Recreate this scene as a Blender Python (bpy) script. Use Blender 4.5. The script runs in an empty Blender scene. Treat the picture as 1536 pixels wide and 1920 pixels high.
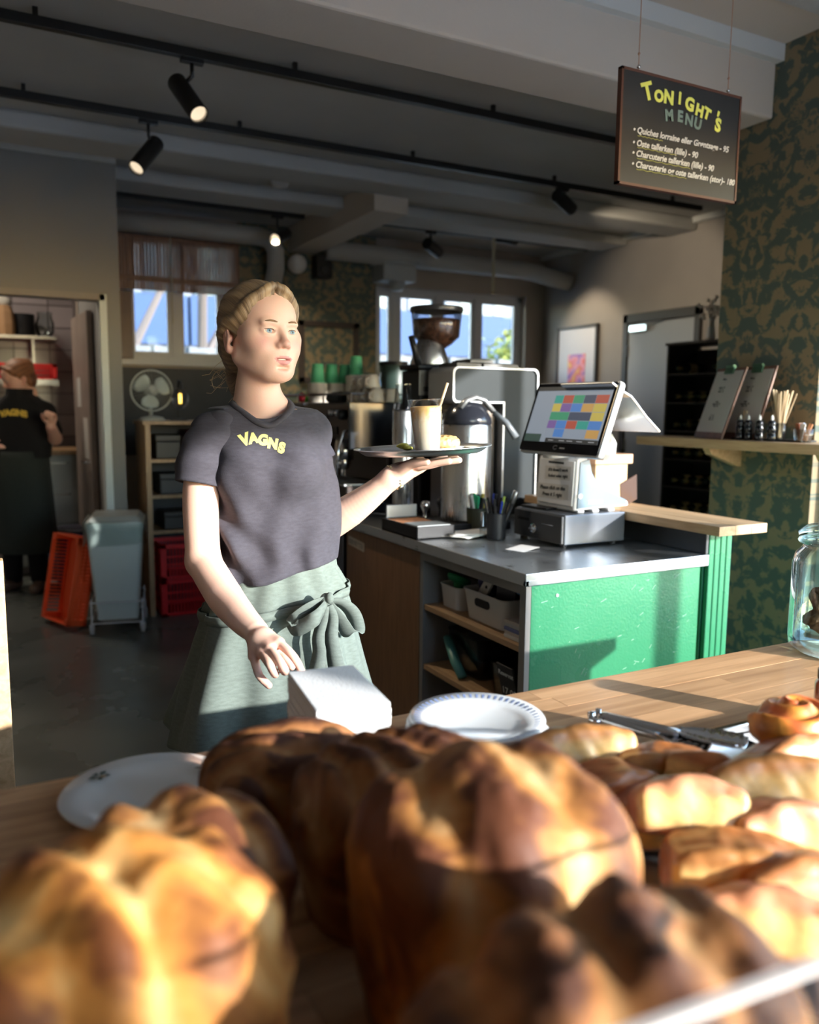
import bpy, bmesh, math, random
import numpy as np
from mathutils import Vector, Matrix, Quaternion
from mathutils.bvhtree import BVHTree
PI=math.pi
R=math.radians
sc=bpy.context.scene
COL=sc.collection

# ------------------------------------------------------------------ camera
YAW,PITCH,ROLL,CAMH=R(27.9),R(7.3),R(.5),1.42
FPX=1535.0
_fw=Vector((math.sin(YAW)*math.cos(PITCH),math.cos(YAW)*math.cos(PITCH),-math.sin(PITCH)))
_r0=Vector((math.cos(YAW),-math.sin(YAW),0))
_u0=_r0.cross(_fw)
_rt=(_r0*math.cos(ROLL)+_u0*math.sin(ROLL)).normalized()
_up=_rt.cross(_fw)
CAM=Vector((0,0,CAMH))
cd=bpy.data.cameras.new('camera'); cam=bpy.data.objects.new('camera',cd); COL.objects.link(cam)
cam.matrix_world=Matrix.Translation(CAM)@Matrix((_rt,_up,-_fw)).transposed().to_4x4()
cd.sensor_fit='HORIZONTAL'; cd.sensor_width=36.0; cd.lens=36.0*FPX/1536
cd.clip_start=.02; cd.clip_end=200
cd.dof.use_dof=True; cd.dof.focus_distance=1.85; cd.dof.aperture_fstop=3.4
sc.camera=cam
# ------------------------------------------------------------------ world, sun, exposure
SUND=Vector((-.5,.86,-.25)).normalized()
wd=bpy.data.worlds.new('sky'); sc.world=wd; wd.use_nodes=True
nt=wd.node_tree; bg=nt.nodes['Background']
sky=nt.nodes.new('ShaderNodeTexSky'); sky.sky_type='NISHITA'; sky.sun_disc=False
sky.sun_elevation=R(14.5); sky.sun_rotation=math.atan2(.5,-.86); sky.air_density=1.0; sky.dust_density=.15; sky.ozone_density=1.5
nt.links.new(sky.outputs[0],bg.inputs[0]); bg.inputs[1].default_value=1.35
sl=bpy.data.lights.new('sun','SUN'); sl.energy=11.0; sl.angle=R(.9); sl.color=(1,.955,.88)
so=bpy.data.objects.new('sun',sl); COL.objects.link(so); so.rotation_euler=SUND.to_track_quat('-Z','Y').to_euler(); so.location=(6,-8,6)
sc.view_settings.view_transform='Standard'; sc.view_settings.look='None'; sc.view_settings.gamma=1.0
sc.view_settings.use_curve_mapping=False; sc.view_settings.exposure=0.28
sc.cycles.max_bounces=8; sc.cycles.diffuse_bounces=5; sc.cycles.glossy_bounces=4; sc.cycles.transmission_bounces=6; sc.cycles.transparent_max_bounces=16
sc.cycles.use_denoising=True; sc.cycles.sample_clamp_indirect=6.0
sc.cycles.caustics_reflective=False; sc.cycles.caustics_refractive=False
def portal(name,loc,d,sx,sy):
    l=bpy.data.lights.new(name,'AREA'); l.shape='RECTANGLE'; l.size=sx; l.size_y=sy
    l.cycles.is_portal=True
    o=bpy.data.objects.new(name,l); COL.objects.link(o); o.location=loc
    o.rotation_euler=Vector(d).to_track_quat('-Z','Z').to_euler(); return o
def area(name,loc,d,sx,sy,e,col=(1,1,1)):
    l=bpy.data.lights.new(name,'AREA'); l.shape='RECTANGLE'; l.size=sx; l.size_y=sy; l.energy=e; l.color=col
    o=bpy.data.objects.new(name,l); COL.objects.link(o); o.location=loc
    o.rotation_euler=Vector(d).to_track_quat('-Z','Z').to_euler(); return o
portal('daylight_portal_street',(1.55,-1.62,1.3),(0,1,0),2.9,2.1)
portal('daylight_portal_corner',(3.47,.42,1.3),(-1,0,0),3.7,2.0)
portal('daylight_portal_yard',(1.45,7.45,2.3),(0,-1,0),1.4,1.1)
portal('daylight_portal_far',(4.35,7.45,2.15),(0,-1,0),1.8,.9)

# ------------------------------------------------------------------ measuring helpers: where a sight line meets a plane of the room
def _ray(px,py): return _fw+_rt*((px-768)/FPX)-_up*((py-960)/FPX)
def onz(px,py,z): d=_ray(px,py); return CAM+d*((z-CAMH)/d.z)
def ony(px,py,y): d=_ray(px,py); return CAM+d*(y/d.y)
def onx(px,py,x): d=_ray(px,py); return CAM+d*(x/d.x)
MF=Matrix.Rotation(-YAW,4,'Z')       # viewer frame (X right, Y away, Z up) -> room
def G(px,py,Y):                       # point in the viewer frame at distance Y
    d=MF.inverted()@_ray(px,py); return Vector((0,0,CAMH))+d*(Y/d.y)
def GW(px,py,Y): return MF@G(px,py,Y)

# ------------------------------------------------------------------ materials
MATS={}
def principled(name):
    m=bpy.data.materials.new(name); m.use_nodes=True
    return m,m.node_tree,m.node_tree.nodes['Principled BSDF']
def mat(name,col,rough=.5,metal=0,var=0,vscale=8,bump=0,bscale=60,spec=None,stretch=None,rvar=0,sub=0,coat=0,rnd=0):
    if name in MATS: return MATS[name]
    m,nt,b=principled(name); N=nt.nodes; L=nt.links
    b.inputs['Base Color'].default_value=(*col,1); b.inputs['Roughness'].default_value=rough; b.inputs['Metallic'].default_value=metal
    if spec is not None: b.inputs['Specular IOR Level'].default_value=spec
    if sub: 
        b.inputs['Subsurface Weight'].default_value=sub; b.inputs['Subsurface Radius'].default_value=(1,.35,.2); b.inputs['Subsurface Scale'].default_value=.008
    if coat: b.inputs['Coat Weight'].default_value=coat; b.inputs['Coat Roughness'].default_value=.12
    tc=N.new('ShaderNodeTexCoord'); mp=N.new('ShaderNodeMapping'); L.new(tc.outputs['Object'],mp.inputs[0])
    if stretch: mp.inputs['Scale'].default_value=stretch
    last=None
    if var or rvar:
        n=N.new('ShaderNodeTexNoise'); n.inputs['Scale'].default_value=vscale; n.inputs['Detail'].default_value=4; L.new(mp.outputs[0],n.inputs[0])
        if var:
            r=N.new('ShaderNodeMapRange'); r.inputs[1].default_value=.3; r.inputs[2].default_value=.7; r.inputs[3].default_value=1-var; r.inputs[4].default_value=1+var
            L.new(n.outputs[0],r.inputs[0])
            mx=N.new('ShaderNodeMix'); mx.data_type='RGBA'; mx.blend_type='MULTIPLY'; mx.inputs[0].default_value=1
            mx.inputs[6].default_value=(*col,1); L.new(r.outputs[0],mx.inputs[7]); L.new(mx.outputs[2],b.inputs['Base Color']); last=mx
        if rvar:
            r=N.new('ShaderNodeMapRange'); r.inputs[1].default_value=.3; r.inputs[2].default_value=.7; r.inputs[3].default_value=max(.02,rough-rvar); r.inputs[4].default_value=rough+rvar
            L.new(n.outputs[0],r.inputs[0]); L.new(r.outputs[0],b.inputs['Roughness'])
    if rnd:
        oi=N.new('ShaderNodeObjectInfo'); r=N.new('ShaderNodeMapRange'); r.inputs[3].default_value=1-rnd; r.inputs[4].default_value=1+rnd; L.new(oi.outputs['Random'],r.inputs[0])
        mx=N.new('ShaderNodeMix'); mx.data_type='RGBA'; mx.blend_type='MULTIPLY'; mx.inputs[0].default_value=1
        mx.inputs[6].default_value=(*col,1)
        if last: L.new(last.outputs[2],mx.inputs[6])
        L.new(r.outputs[0],mx.inputs[7]); L.new(mx.outputs[2],b.inputs['Base Color'])
    if bump:
        n=N.new('ShaderNodeTexNoise'); n.inputs['Scale'].default_value=bscale; n.inputs['Detail'].default_value=3; L.new(mp.outputs[0],n.inputs[0])
        bp=N.new('ShaderNodeBump'); bp.inputs['Strength'].default_value=bump; bp.inputs['Distance'].default_value=.004; L.new(n.outputs[0],bp.inputs['Height']); L.new(bp.outputs[0],b.inputs['Normal'])
    MATS[name]=m; return m
def glass(name,tint=(1,1,1),refl=.12,rough=.03):
    if name in MATS: return MATS[name]
    m=bpy.data.materials.new(name); m.use_nodes=True; nt=m.node_tree; N=nt.nodes; L=nt.links
    N.remove(N['Principled BSDF']); out=N['Material Output']
    t=N.new('ShaderNodeBsdfTransparent'); t.inputs[0].default_value=(*tint,1)
    g=N.new('ShaderNodeBsdfGlossy'); g.inputs['Roughness'].default_value=rough
    f=N.new('ShaderNodeLayerWeight'); f.inputs[0].default_value=.22
    mr=N.new('ShaderNodeMapRange'); mr.inputs[3].default_value=refl*.12; mr.inputs[4].default_value=min(1,refl*2.6)
    L.new(f.outputs['Fresnel'],mr.inputs[0])
    x=N.new('ShaderNodeMixShader'); L.new(mr.outputs[0],x.inputs[0]); L.new(t.outputs[0],x.inputs[1]); L.new(g.outputs[0],x.inputs[2]); L.new(x.outputs[0],out.inputs[0])
    MATS[name]=m; return m
def emis(name,col,s):
    if name in MATS: return MATS[name]
    m=bpy.data.materials.new(name); m.use_nodes=True; b=m.node_tree.nodes['Principled BSDF']
    b.inputs['Base Color'].default_value=(*[c*.5 for c in col],1); b.inputs['Emission Color'].default_value=(*col,1); b.inputs['Emission Strength'].default_value=s
    MATS[name]=m; return m
def wood(name,c1,c2,axis=0,scale=1.0,rough=.42,rnd=.12,coat=0.0):
    if name in MATS: return MATS[name]
    m,nt,b=principled(name); N=nt.nodes; L=nt.links
    tc=N.new('ShaderNodeTexCoord'); oi=N.new('ShaderNodeObjectInfo')
    ad=N.new('ShaderNodeVectorMath'); ad.operation='ADD'; L.new(tc.outputs['Object'],ad.inputs[0])
    ml=N.new('ShaderNodeMath'); ml.operation='MULTIPLY'; ml.inputs[1].default_value=37.0; L.new(oi.outputs['Random'],ml.inputs[0]); L.new(ml.outputs[0],ad.inputs[1])
    mp=N.new('ShaderNodeMapping'); s=[14*scale]*3; s[axis]=1.1*scale; mp.inputs['Scale'].default_value=s; L.new(ad.outputs[0],mp.inputs[0])
    n=N.new('ShaderNodeTexNoise'); n.inputs['Scale'].default_value=3; n.inputs['Detail'].default_value=7; n.inputs['Roughness'].default_value=.6; n.inputs['Distortion'].default_value=.7; L.new(mp.outputs[0],n.inputs[0])
    cr=N.new('ShaderNodeValToRGB'); e=cr.color_ramp.elements; e[0].position=.32; e[0].color=(*c2,1); e[1].position=.62; e[1].color=(*c1,1); L.new(n.outputs[0],cr.inputs[0])
    r=N.new('ShaderNodeMapRange'); r.inputs[3].default_value=1-rnd; r.inputs[4].default_value=1+rnd; L.new(oi.outputs['Random'],r.inputs[0])
    mx=N.new('ShaderNodeMix'); mx.data_type='RGBA'; mx.blend_type='MULTIPLY'; mx.inputs[0].default_value=1; L.new(cr.outputs[0],mx.inputs[6]); L.new(r.outputs[0],mx.inputs[7])
    L.new(mx.outputs[2],b.inputs['Base Color']); b.inputs['Roughness'].default_value=rough
    if coat: b.inputs['Coat Weight'].default_value=coat; b.inputs['Coat Roughness'].default_value=.2
    bp=N.new('ShaderNodeBump'); bp.inputs['Strength'].default_value=.12; bp.inputs['Distance'].default_value=.002; L.new(n.outputs[0],bp.inputs['Height']); L.new(bp.outputs[0],b.inputs['Normal'])
    MATS[name]=m; return m
def steel(name,col=(.55,.56,.57),rough=.28,axis=0,var=.25):
    if name in MATS: return MATS[name]
    m,nt,b=principled(name); N=nt.nodes; L=nt.links
    b.inputs['Metallic'].default_value=1; b.inputs['Base Color'].default_value=(*col,1)
    tc=N.new('ShaderNodeTexCoord'); mp=N.new('ShaderNodeMapping'); s=[60]*3; s[axis]=2; mp.inputs['Scale'].default_value=s; L.new(tc.outputs['Object'],mp.inputs[0])
    n=N.new('ShaderNodeTexNoise'); n.inputs['Scale'].default_value=4; n.inputs['Detail'].default_value=3; L.new(mp.outputs[0],n.inputs[0])
    r=N.new('ShaderNodeMapRange'); r.inputs[3].default_value=rough*(1-var); r.inputs[4].default_value=rough*(1+var)*1.2; L.new(n.outputs[0],r.inputs[0])
    n2=N.new('ShaderNodeTexNoise'); n2.inputs['Scale'].default_value=9; n2.inputs['Detail'].default_value=5; L.new(tc.outputs['Object'],n2.inputs[0])
    ad=N.new('ShaderNodeMath'); ad.operation='MULTIPLY_ADD'; ad.inputs[1].default_value=.25; L.new(n2.outputs[0],ad.inputs[0]); L.new(r.outputs[0],ad.inputs[2])
    sb=N.new('ShaderNodeMath'); sb.operation='SUBTRACT'; sb.inputs[1].default_value=.11; L.new(ad.outputs[0],sb.inputs[0]); L.new(sb.outputs[0],b.inputs['Roughness'])
    bp=N.new('ShaderNodeBump'); bp.inputs['Strength'].default_value=.05; bp.inputs['Distance'].default_value=.001; L.new(n.outputs[0],bp.inputs['Height']); L.new(bp.outputs[0],b.inputs['Normal'])
    MATS[name]=m; return m
def wallpaper(name,h):              # damask: noise mirrored about vertical axes, h = horizontal axis
    m,nt,b=principled(name); N=nt.nodes; L=nt.links
    tc=N.new('ShaderNodeTexCoord'); sp=N.new('ShaderNodeSeparateXYZ'); L.new(tc.outputs['Object'],sp.inputs[0])
    pp=N.new('ShaderNodeMath'); pp.operation='PINGPONG'; pp.inputs[1].default_value=.27; L.new(sp.outputs[h],pp.inputs[0])
    p2=N.new('ShaderNodeMath'); p2.operation='WRAP'; p2.inputs[1].default_value=.62; p2.inputs[2].default_value=0; L.new(sp.outputs['Z'],p2.inputs[0])
    cb=N.new('ShaderNodeCombineXYZ'); L.new(pp.outputs[0],cb.inputs[0]); L.new(sp.outputs['Z'],cb.inputs[1])
    n=N.new('ShaderNodeTexNoise'); n.inputs['Scale'].default_value=15; n.inputs['Detail'].default_value=5; n.inputs['Roughness'].default_value=.6; n.inputs['Distortion'].default_value=.5; L.new(cb.outputs[0],n.inputs[0])
    cr=N.new('ShaderNodeValToRGB'); e=cr.color_ramp.elements; e[0].position=.48; e[0].color=(.080,.110,.092,1); e[1].position=.53; e[1].color=(.25,.195,.115,1); L.new(n.outputs[0],cr.inputs[0])
    L.new(cr.outputs[0],b.inputs['Base Color']); b.inputs['Roughness'].default_value=.75
    MATS[name]=m; return m

# ------------------------------------------------------------------ mesh building
class MB:
    def __init__(s): s.v=[]; s.f=[]; s.M=Matrix()
    def add(s,vs,fs):
        o=len(s.v); s.v+= [tuple(s.M@Vector(p)) for p in vs]; s.f+=[tuple(i+o for i in f) for f in fs]; return s
    def box(s,c,d,rot=None):
        M=Matrix.Translation(c)
        if rot is not None: M=M@(rot if isinstance(rot,Matrix) else Matrix.Rotation(rot,4,'Z'))
        x,y,z=d[0]/2,d[1]/2,d[2]/2
        vs=[M@Vector((a*x,b*y,e*z)) for a in(-1,1) for b in(-1,1) for e in(-1,1)]
        return s.add(vs,[(0,1,3,2),(4,6,7,5),(0,4,5,1),(2,3,7,6),(0,2,6,4),(1,5,7,3)])
    def bb(s,x0,x1,y0,y1,z0,z1): return s.box(((x0+x1)/2,(y0+y1)/2,(z0+z1)/2),(x1-x0,y1-y0,z1-z0))
    def lathe(s,prof,n=24,M=None,caps=True,sx=1,sy=1):
        M=M or Matrix(); vs=[];fs=[]
        for r,z in prof:
            for i in range(n):
                a=2*PI*i/n; vs.append(M@Vector((r*sx*math.cos(a),r*sy*math.sin(a),z)))
        for j in range(len(prof)-1):
            for i in range(n):
                k=(i+1)%n; fs.append((j*n+i,j*n+k,(j+1)*n+k,(j+1)*n+i))
        if caps:
            fs.append(tuple(range(n-1,-1,-1))); m=(len(prof)-1)*n; fs.append(tuple(m+i for i in range(n)))
        return s.add(vs,fs)
    def cyl(s,a,b,r,r2=None,n=16):
        a=Vector(a);b=Vector(b);d=b-a
        M=Matrix.Translation(a)@d.to_track_quat('Z','Y').to_matrix().to_4x4()
        return s.lathe([(r,0),(r if r2 is None else r2,d.length)],n,M)
    def ball(s,c,r,n=16,m=9,rot=None):
        if not hasattr(r,'__len__'): r=(r,r,r)
        M=Matrix.Translation(c)
        if rot is not None: M=M@rot
        M=M@Matrix.Diagonal((*r,1))
        return s.lathe([(math.sin(PI*(j+.02)/(m+.04)),-math.cos(PI*(j+.02)/(m+.04))) for j in range(m+1)],n,M)
    def tube(s,pts,r,n=8,closed=False,flat=None):
        pts=[Vector(p) for p in pts]; k=len(pts); vs=[];fs=[]
        up=Vector((0,0,1)); prev=None
        for i,p in enumerate(pts):
            if closed: t=(pts[(i+1)%k]-pts[i-1])
            else: t=pts[min(i+1,k-1)]-pts[max(i-1,0)]
            t.normalize()
            if prev is None:
                a=up.cross(t)
                if a.length<.1: a=Vector((1,0,0)).cross(t)
            else: a=prev-t*prev.dot(t)
            a.normalize(); prev=a; b=t.cross(a)
            rr=r[i] if hasattr(r,'__len__') else r
            for j in range(n):
                g=2*PI*j/n; vs.append(p+(a*math.cos(g)*(flat or 1)+b*math.sin(g))*rr)
        for i in range(k if closed else k-1):
            q=(i+1)%k
            for j in range(n):
                l=(j+1)%n; fs.append((i*n+j,i*n+l,q*n+l,q*n+j))
        if not closed: fs.append(tuple(range(n-1,-1,-1))); fs.append(tuple((k-1)*n+j for j in range(n)))
        return s.add(vs,fs)
    def prism(s,poly,h,M=None):      # poly in local xy, extruded along local z
        M=M or Matrix(); n=len(poly)
        vs=[M@Vector((x,y,0)) for x,y in poly]+[M@Vector((x,y,h)) for x,y in poly]
        fs=[tuple(range(n-1,-1,-1)),tuple(range(n,2*n))]+[(i,(i+1)%n,(i+1)%n+n,i+n) for i in range(n)]
        return s.add(vs,fs)
    def grid(s,rows,closed=False,thick=0):
        nr=len(rows);nc=len(rows[0]); vs=[p for r in rows for p in r]; fs=[]
        for i in range(nr-1):
            for j in range(nc if closed else nc-1):
                k=(j+1)%nc; fs.append((i*nc+j,i*nc+k,(i+1)*nc+k,(i+1)*nc+j))
        return s.add(vs,fs)
    def mesh(s,name,smooth=False):
        me=bpy.data.meshes.new(name); me.from_pydata(s.v,[],s.f); me.update()
        bm=bmesh.new(); bm.from_mesh(me); bmesh.ops.recalc_face_normals(bm,faces=bm.faces); bm.to_mesh(me); bm.free()
        if smooth: me.shade_smooth()
        return me
def obj(name,mb,m,parent=None,smooth=False,bev=0,loc=None,sub=0,solid=0,kind=None,auto=None,label=None):
    me=mb.mesh(name,smooth) if isinstance(mb,MB) else mb
    o=bpy.data.objects.new(name,me); COL.objects.link(o)
    if m and not me.materials: me.materials.append(m)
    if parent: o.parent=parent
    if loc is not None: o.location=loc
    if solid: md=o.modifiers.new('s','SOLIDIFY'); md.thickness=solid; md.offset=0
    if bev: md=o.modifiers.new('b','BEVEL'); md.width=bev; md.segments=2; md.limit_method='ANGLE'; md.angle_limit=R(40)
    if sub: md=o.modifiers.new('u','SUBSURF'); md.levels=md.render_levels=sub
    if auto is not None:
        me.shade_smooth(); me.set_sharp_from_angle(angle=R(auto))
    if kind: o['kind']=kind
    if label: o['label']=label
    return o
def tag(o,label,cat,group=None,kind=None):
    o['label']=label; o['category']=cat
    if group: o['group']=group
    if kind: o['kind']=kind
    return o
def thing(name,label,cat,loc=(0,0,0),rz=0,group=None,rot=None):
    o=bpy.data.objects.new(name,None); COL.objects.link(o); o.location=loc
    o.rotation_euler=rot or (0,0,rz); o.empty_display_size=.05
    return tag(o,label,cat,group)
def struct(name,mb,m,parent=None,**k):
    o=obj(name,mb,m,parent,**k)
    if not parent: o['kind']='structure'
    return o
def kids(o): return [c for c in bpy.data.objects if c.parent==o]
KC={}
def dup(root,loc,rz=None,label=None,group=None,scale=None):
    r=root.copy(); COL.objects.link(r); r.location=loc
    if rz is not None: r.rotation_euler=(r.rotation_euler[0],r.rotation_euler[1],rz)
    if scale: r.scale=scale
    if label: r['label']=label
    if group: r['group']=group
    if root not in KC: KC[root]=[(c,kids(c)) for c in kids(root)]
    for ch,gs in KC[root]:
        c=ch.copy(); COL.objects.link(c); c.parent=r
        for g in gs: d=g.copy(); COL.objects.link(d); d.parent=c
    return r
def text_mesh(s,size,bold=0,shear=0,align='CENTER',ext=.0004,spacing=1.0,res=3):
    c=bpy.data.curves.new('t','FONT'); c.body=s; c.size=size; c.offset=bold; c.shear=shear; c.align_x=align; c.align_y='CENTER'; c.extrude=ext; c.space_character=spacing; c.resolution_u=res
    o=bpy.data.objects.new('t',c); COL.objects.link(o)
    dg=bpy.context.evaluated_depsgraph_get(); me=bpy.data.meshes.new_from_object(o.evaluated_get(dg))
    bpy.data.objects.remove(o); me.materials.clear(); return me
def text(name,s,size,m,parent,M,**k):
    me=text_mesh(s,size,**k); me.transform(M); return obj(name,me,m,parent)

# ------------------------------------------------------------------ smooth solids: blended volumes meshed with surface nets
class Vol:
    def __init__(s): s.ops=[]
    def _add(s,fn,lo,hi,k,mode): s.ops.append((fn,np.array(lo)-k-.001,np.array(hi)+k+.001,k,mode)); return s
    def cone(s,a,b,ra,rb,k=.01,mode='+',flat=None):
        a=np.array(a,float); b=np.array(b,float); d=b-a; dd=float(d@d)+1e-12
        if flat is not None:
            ax,sc_=flat; ax=np.array(ax,float); ax/=np.linalg.norm(ax)
        def fn(p):
            q=p-a
            if flat is not None:
                t=np.clip(q@d/dd,0,1); e=q-t[:,None]*d; w=e@ax; e=e+np.outer(w*(1/sc_-1),ax)
                return (np.sqrt((e*e).sum(1))-(ra+(rb-ra)*t))*min(1,sc_)
            t=np.clip(q@d/dd,0,1); e=q-t[:,None]*d
            return np.sqrt((e*e).sum(1))-(ra+(rb-ra)*t)
        m=max(ra,rb)*(max(1,flat[1]) if flat else 1)
        return s._add(fn,np.minimum(a,b)-m,np.maximum(a,b)+m,k,mode)
    def ell(s,c,r,k=.01,mode='+',rot=None):
        c=np.array(c,float); r=np.array(r,float); Q=np.array(rot) if rot is not None else None
        def fn(p):
            q=p-c
            if Q is not None: q=q@Q
            k0=np.sqrt(((q/r)**2).sum(1)); k1=np.sqrt(((q/(r*r))**2).sum(1))+1e-9
            return k0*(k0-1)/k1
        m=r.max() if Q is not None else r
        return s._add(fn,c-m,c+m,k,mode)
    def fn(s,f,lo,hi,k=.01,mode='+'): return s._add(f,lo,hi,k,mode)
    def chain(s,pts,rs,k=.006,mode='+',sub=8):
        P=[np.array(p,float) for p in pts]; n=len(P); A_=[];r_=[]
        for i in range(n-1):
            p0,p1,p2,p3=P[max(i-1,0)],P[i],P[i+1],P[min(i+2,n-1)]; m=sub if n>2 else 1
            for j in range(m):
                f=j/m; A_.append(.5*((2*p1)+(p2-p0)*f+(2*p0-5*p1+4*p2-p3)*f*f+(3*p1-p0-3*p2+p3)*f**3)); r_.append(rs[i]+(rs[i+1]-rs[i])*f)
        A_.append(P[-1]); r_.append(rs[-1]); A_=np.array(A_); r_=np.array(r_)
        def fn(p):
            best=None
            for i in range(len(A_)-1):
                d=A_[i+1]-A_[i]; dd=float(d@d)+1e-12; q=p-A_[i]; t=np.clip(q@d/dd,0,1); e=q-t[:,None]*d
                v=np.sqrt((e*e).sum(1))-(r_[i]+(r_[i+1]-r_[i])*t); best=v if best is None else np.minimum(best,v)
            return best
        m=r_.max(); return s._add(fn,A_.min(0)-m,A_.max(0)+m,k,mode)
    def ev(s,P,cen=None,hb=0):
        # P: (B,n,3) blocks
        B,n,_=P.shape; D=np.full((B,n),.2)
        c=P.mean(1)
        for fn,lo,hi,k,mode in s.ops:
            sel=np.all((c>lo-hb-.02)&(c<hi+hb+.02),axis=1)
            if not sel.any(): continue
            d=fn(P[sel].reshape(-1,3)).reshape(-1,n); a=D[sel]
            if mode=='+':
                h=np.clip(.5+.5*(a-d)/k,0,1); a=a*(1-h)+d*h-k*h*(1-h)
            elif mode=='-':
                h=np.clip(.5-.5*(a+d)/k,0,1); a=a*(1-h)-d*h+k*h*(1-h)
            else:   # displacement
                a=a+d
            D[sel]=a
        return D
    def mesh(s,h,name='vol',n=8):
        lo=np.min([o[1] for o in s.ops if o[4]=='+'],0)-.01; hi=np.max([o[2] for o in s.ops if o[4]=='+'],0)+.01
        bs=h*n; nb=np.ceil((hi-lo)/bs).astype(int)
        idx=np.stack(np.meshgrid(*[np.arange(k) for k in nb],indexing='ij'),-1).reshape(-1,3)
        cen=lo+(idx+.5)*bs
        # coarse pass on block centres
        act=[]
        for i in range(0,len(cen),20000):
            d=s.ev(cen[i:i+20000][:,None,:],hb=bs)[:,0]; act.append(np.abs(d)<bs*1.25)
        idx=idx[np.concatenate(act)]
        g=np.stack(np.meshgrid(*[np.arange(n+1)]*3,indexing='ij'),-1).reshape(-1,3)
        keys=[];vp=[];E=[]
        off=np.array([[a,b,c] for a in(0,1) for b in(0,1) for c in(0,1)])
        BIG=1<<20
        def key(a): return (a[...,0]*BIG+a[...,1])*BIG+a[...,2]
        for i in range(0,len(idx),600):
            bi=idx[i:i+600]; gi=bi[:,None,:]*n+g[None]; P=lo+gi*h
            D=s.ev(P,hb=bs).reshape(-1,n+1,n+1,n+1); I=gi.reshape(-1,n+1,n+1,n+1,3)
            S=D<0
            # cells
            cs=[S[:,a:n+a,b:n+b,c:n+c] for a,b,c in off]; cnt=sum(x.astype(np.int8) for x in cs)
            m=(cnt>0)&(cnt<8)
            if not m.any(): continue
            base=I[:,:n,:n,:n][m]; dv=np.stack([D[:,a:n+a,b:n+b,c:n+c][m] for a,b,c in off],1)
            acc=np.zeros((len(base),3)); num=np.zeros(len(base))
            for p in range(8):
                for q in range(p+1,8):
                    if np.abs(off[p]-off[q]).sum()!=1: continue
                    x,y=dv[:,p],dv[:,q]; c=(x<0)!=(y<0)
                    t=np.where(c,x/np.where(c,x-y,1),0)
                    pos=off[p]+(off[q]-off[p])*t[:,None]; acc+=pos*c[:,None]; num+=c
            vp.append(lo+(base+acc/num[:,None])*h); keys.append(key(base))
            for ax in range(3):
                sl0=[slice(None),slice(0,n),slice(0,n),slice(0,n)]; sl1=list(sl0); sl1[ax+1]=slice(1,n+1)
                a=S[tuple(sl0)]; b=S[tuple(sl1)]; c=a!=b
                if c.any(): E.append((ax,I[:,:n,:n,:n][c],a[c]))
        keys=np.concatenate(keys); vp=np.concatenate(vp); o=np.argsort(keys); keys=keys[o]; vp=vp[o]
        F=[]
        for ax,b,ins in E:
            u,v=[(1,2),(2,0),(0,1)][ax]
            q=[]
            ok=np.ones(len(b),bool)
            for du,dv_ in ((0,0),(-1,0),(-1,-1),(0,-1)):
                bb=b.copy(); bb[:,u]+=du; bb[:,v]+=dv_; kk=key(bb); j=np.searchsorted(keys,kk); j=np.clip(j,0,len(keys)-1); ok&=keys[j]==kk; q.append(j)
            q=np.stack(q,1); q[~ins]=q[~ins][:,::-1]; F.append(q[ok])
        F=np.concatenate(F)
        me=bpy.data.meshes.new(name)
        me.vertices.add(len(vp)); me.vertices.foreach_set('co',vp.astype(np.float32).ravel())
        me.loops.add(F.size); me.loops.foreach_set('vertex_index',F.astype(np.int32).ravel())
        me.polygons.add(len(F)); me.polygons.foreach_set('loop_start',np.arange(0,F.size,4,dtype=np.int32))
        me.polygons.foreach_set('loop_total',np.full(len(F),4,np.int32))
        me.update(calc_edges=True); me.validate(); me.shade_smooth()
        return me
def vcol(me,f,name='Col'):
    n=len(me.vertices); co=np.empty(n*3,np.float32); me.vertices.foreach_get('co',co); co=co.reshape(-1,3).astype(float)
    c=f(co); a=me.color_attributes.new(name,'FLOAT_COLOR','POINT'); a.data.foreach_set('color',np.concatenate([c,np.ones((n,1))],1).astype(np.float32).ravel())
# ================================================================== THE SETTING
M_wall=mat('wall_taupe',(.34,.31,.285),.85,var=.05,vscale=3,bump=.15,bscale=90)
M_wallw=mat('wall_tan',(.40,.335,.275),.85,var=.05,vscale=3,bump=.1,bscale=90)
M_ceil=mat('ceiling_grey',(.50,.49,.475),.9,var=.06,vscale=2,bump=.35,bscale=120)
M_ceilr=mat('ceiling_rough',(.50,.50,.49),.95,var=.06,vscale=6,bump=1,bscale=170)
M_beam=mat('beam_plaster',(.60,.53,.46),.85,bump=.2,bscale=80)
M_corn=mat('cornice_white',(.62,.63,.62),.7)
M_floor=mat('floor_epoxy',(.13,.145,.135),.27,var=.18,vscale=1.6,bump=.06,bscale=40,rvar=.08)
M_floorw=wood('floor_boards',(.42,.30,.19),(.30,.20,.12),axis=0,scale=.6)
M_dark=mat('panel_dark',(.045,.045,.05),.6,var=.1)
M_white=mat('frame_white',(.62,.62,.64),.45)
M_black=mat('black_metal',(.012,.012,.013),.42)
M_pane=glass('window_glass',(.97,.98,1),.07)
WPx=wallpaper('damask_wallpaper_ns','Y'); WPy=wallpaper('damask_wallpaper_ew','X')

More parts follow.
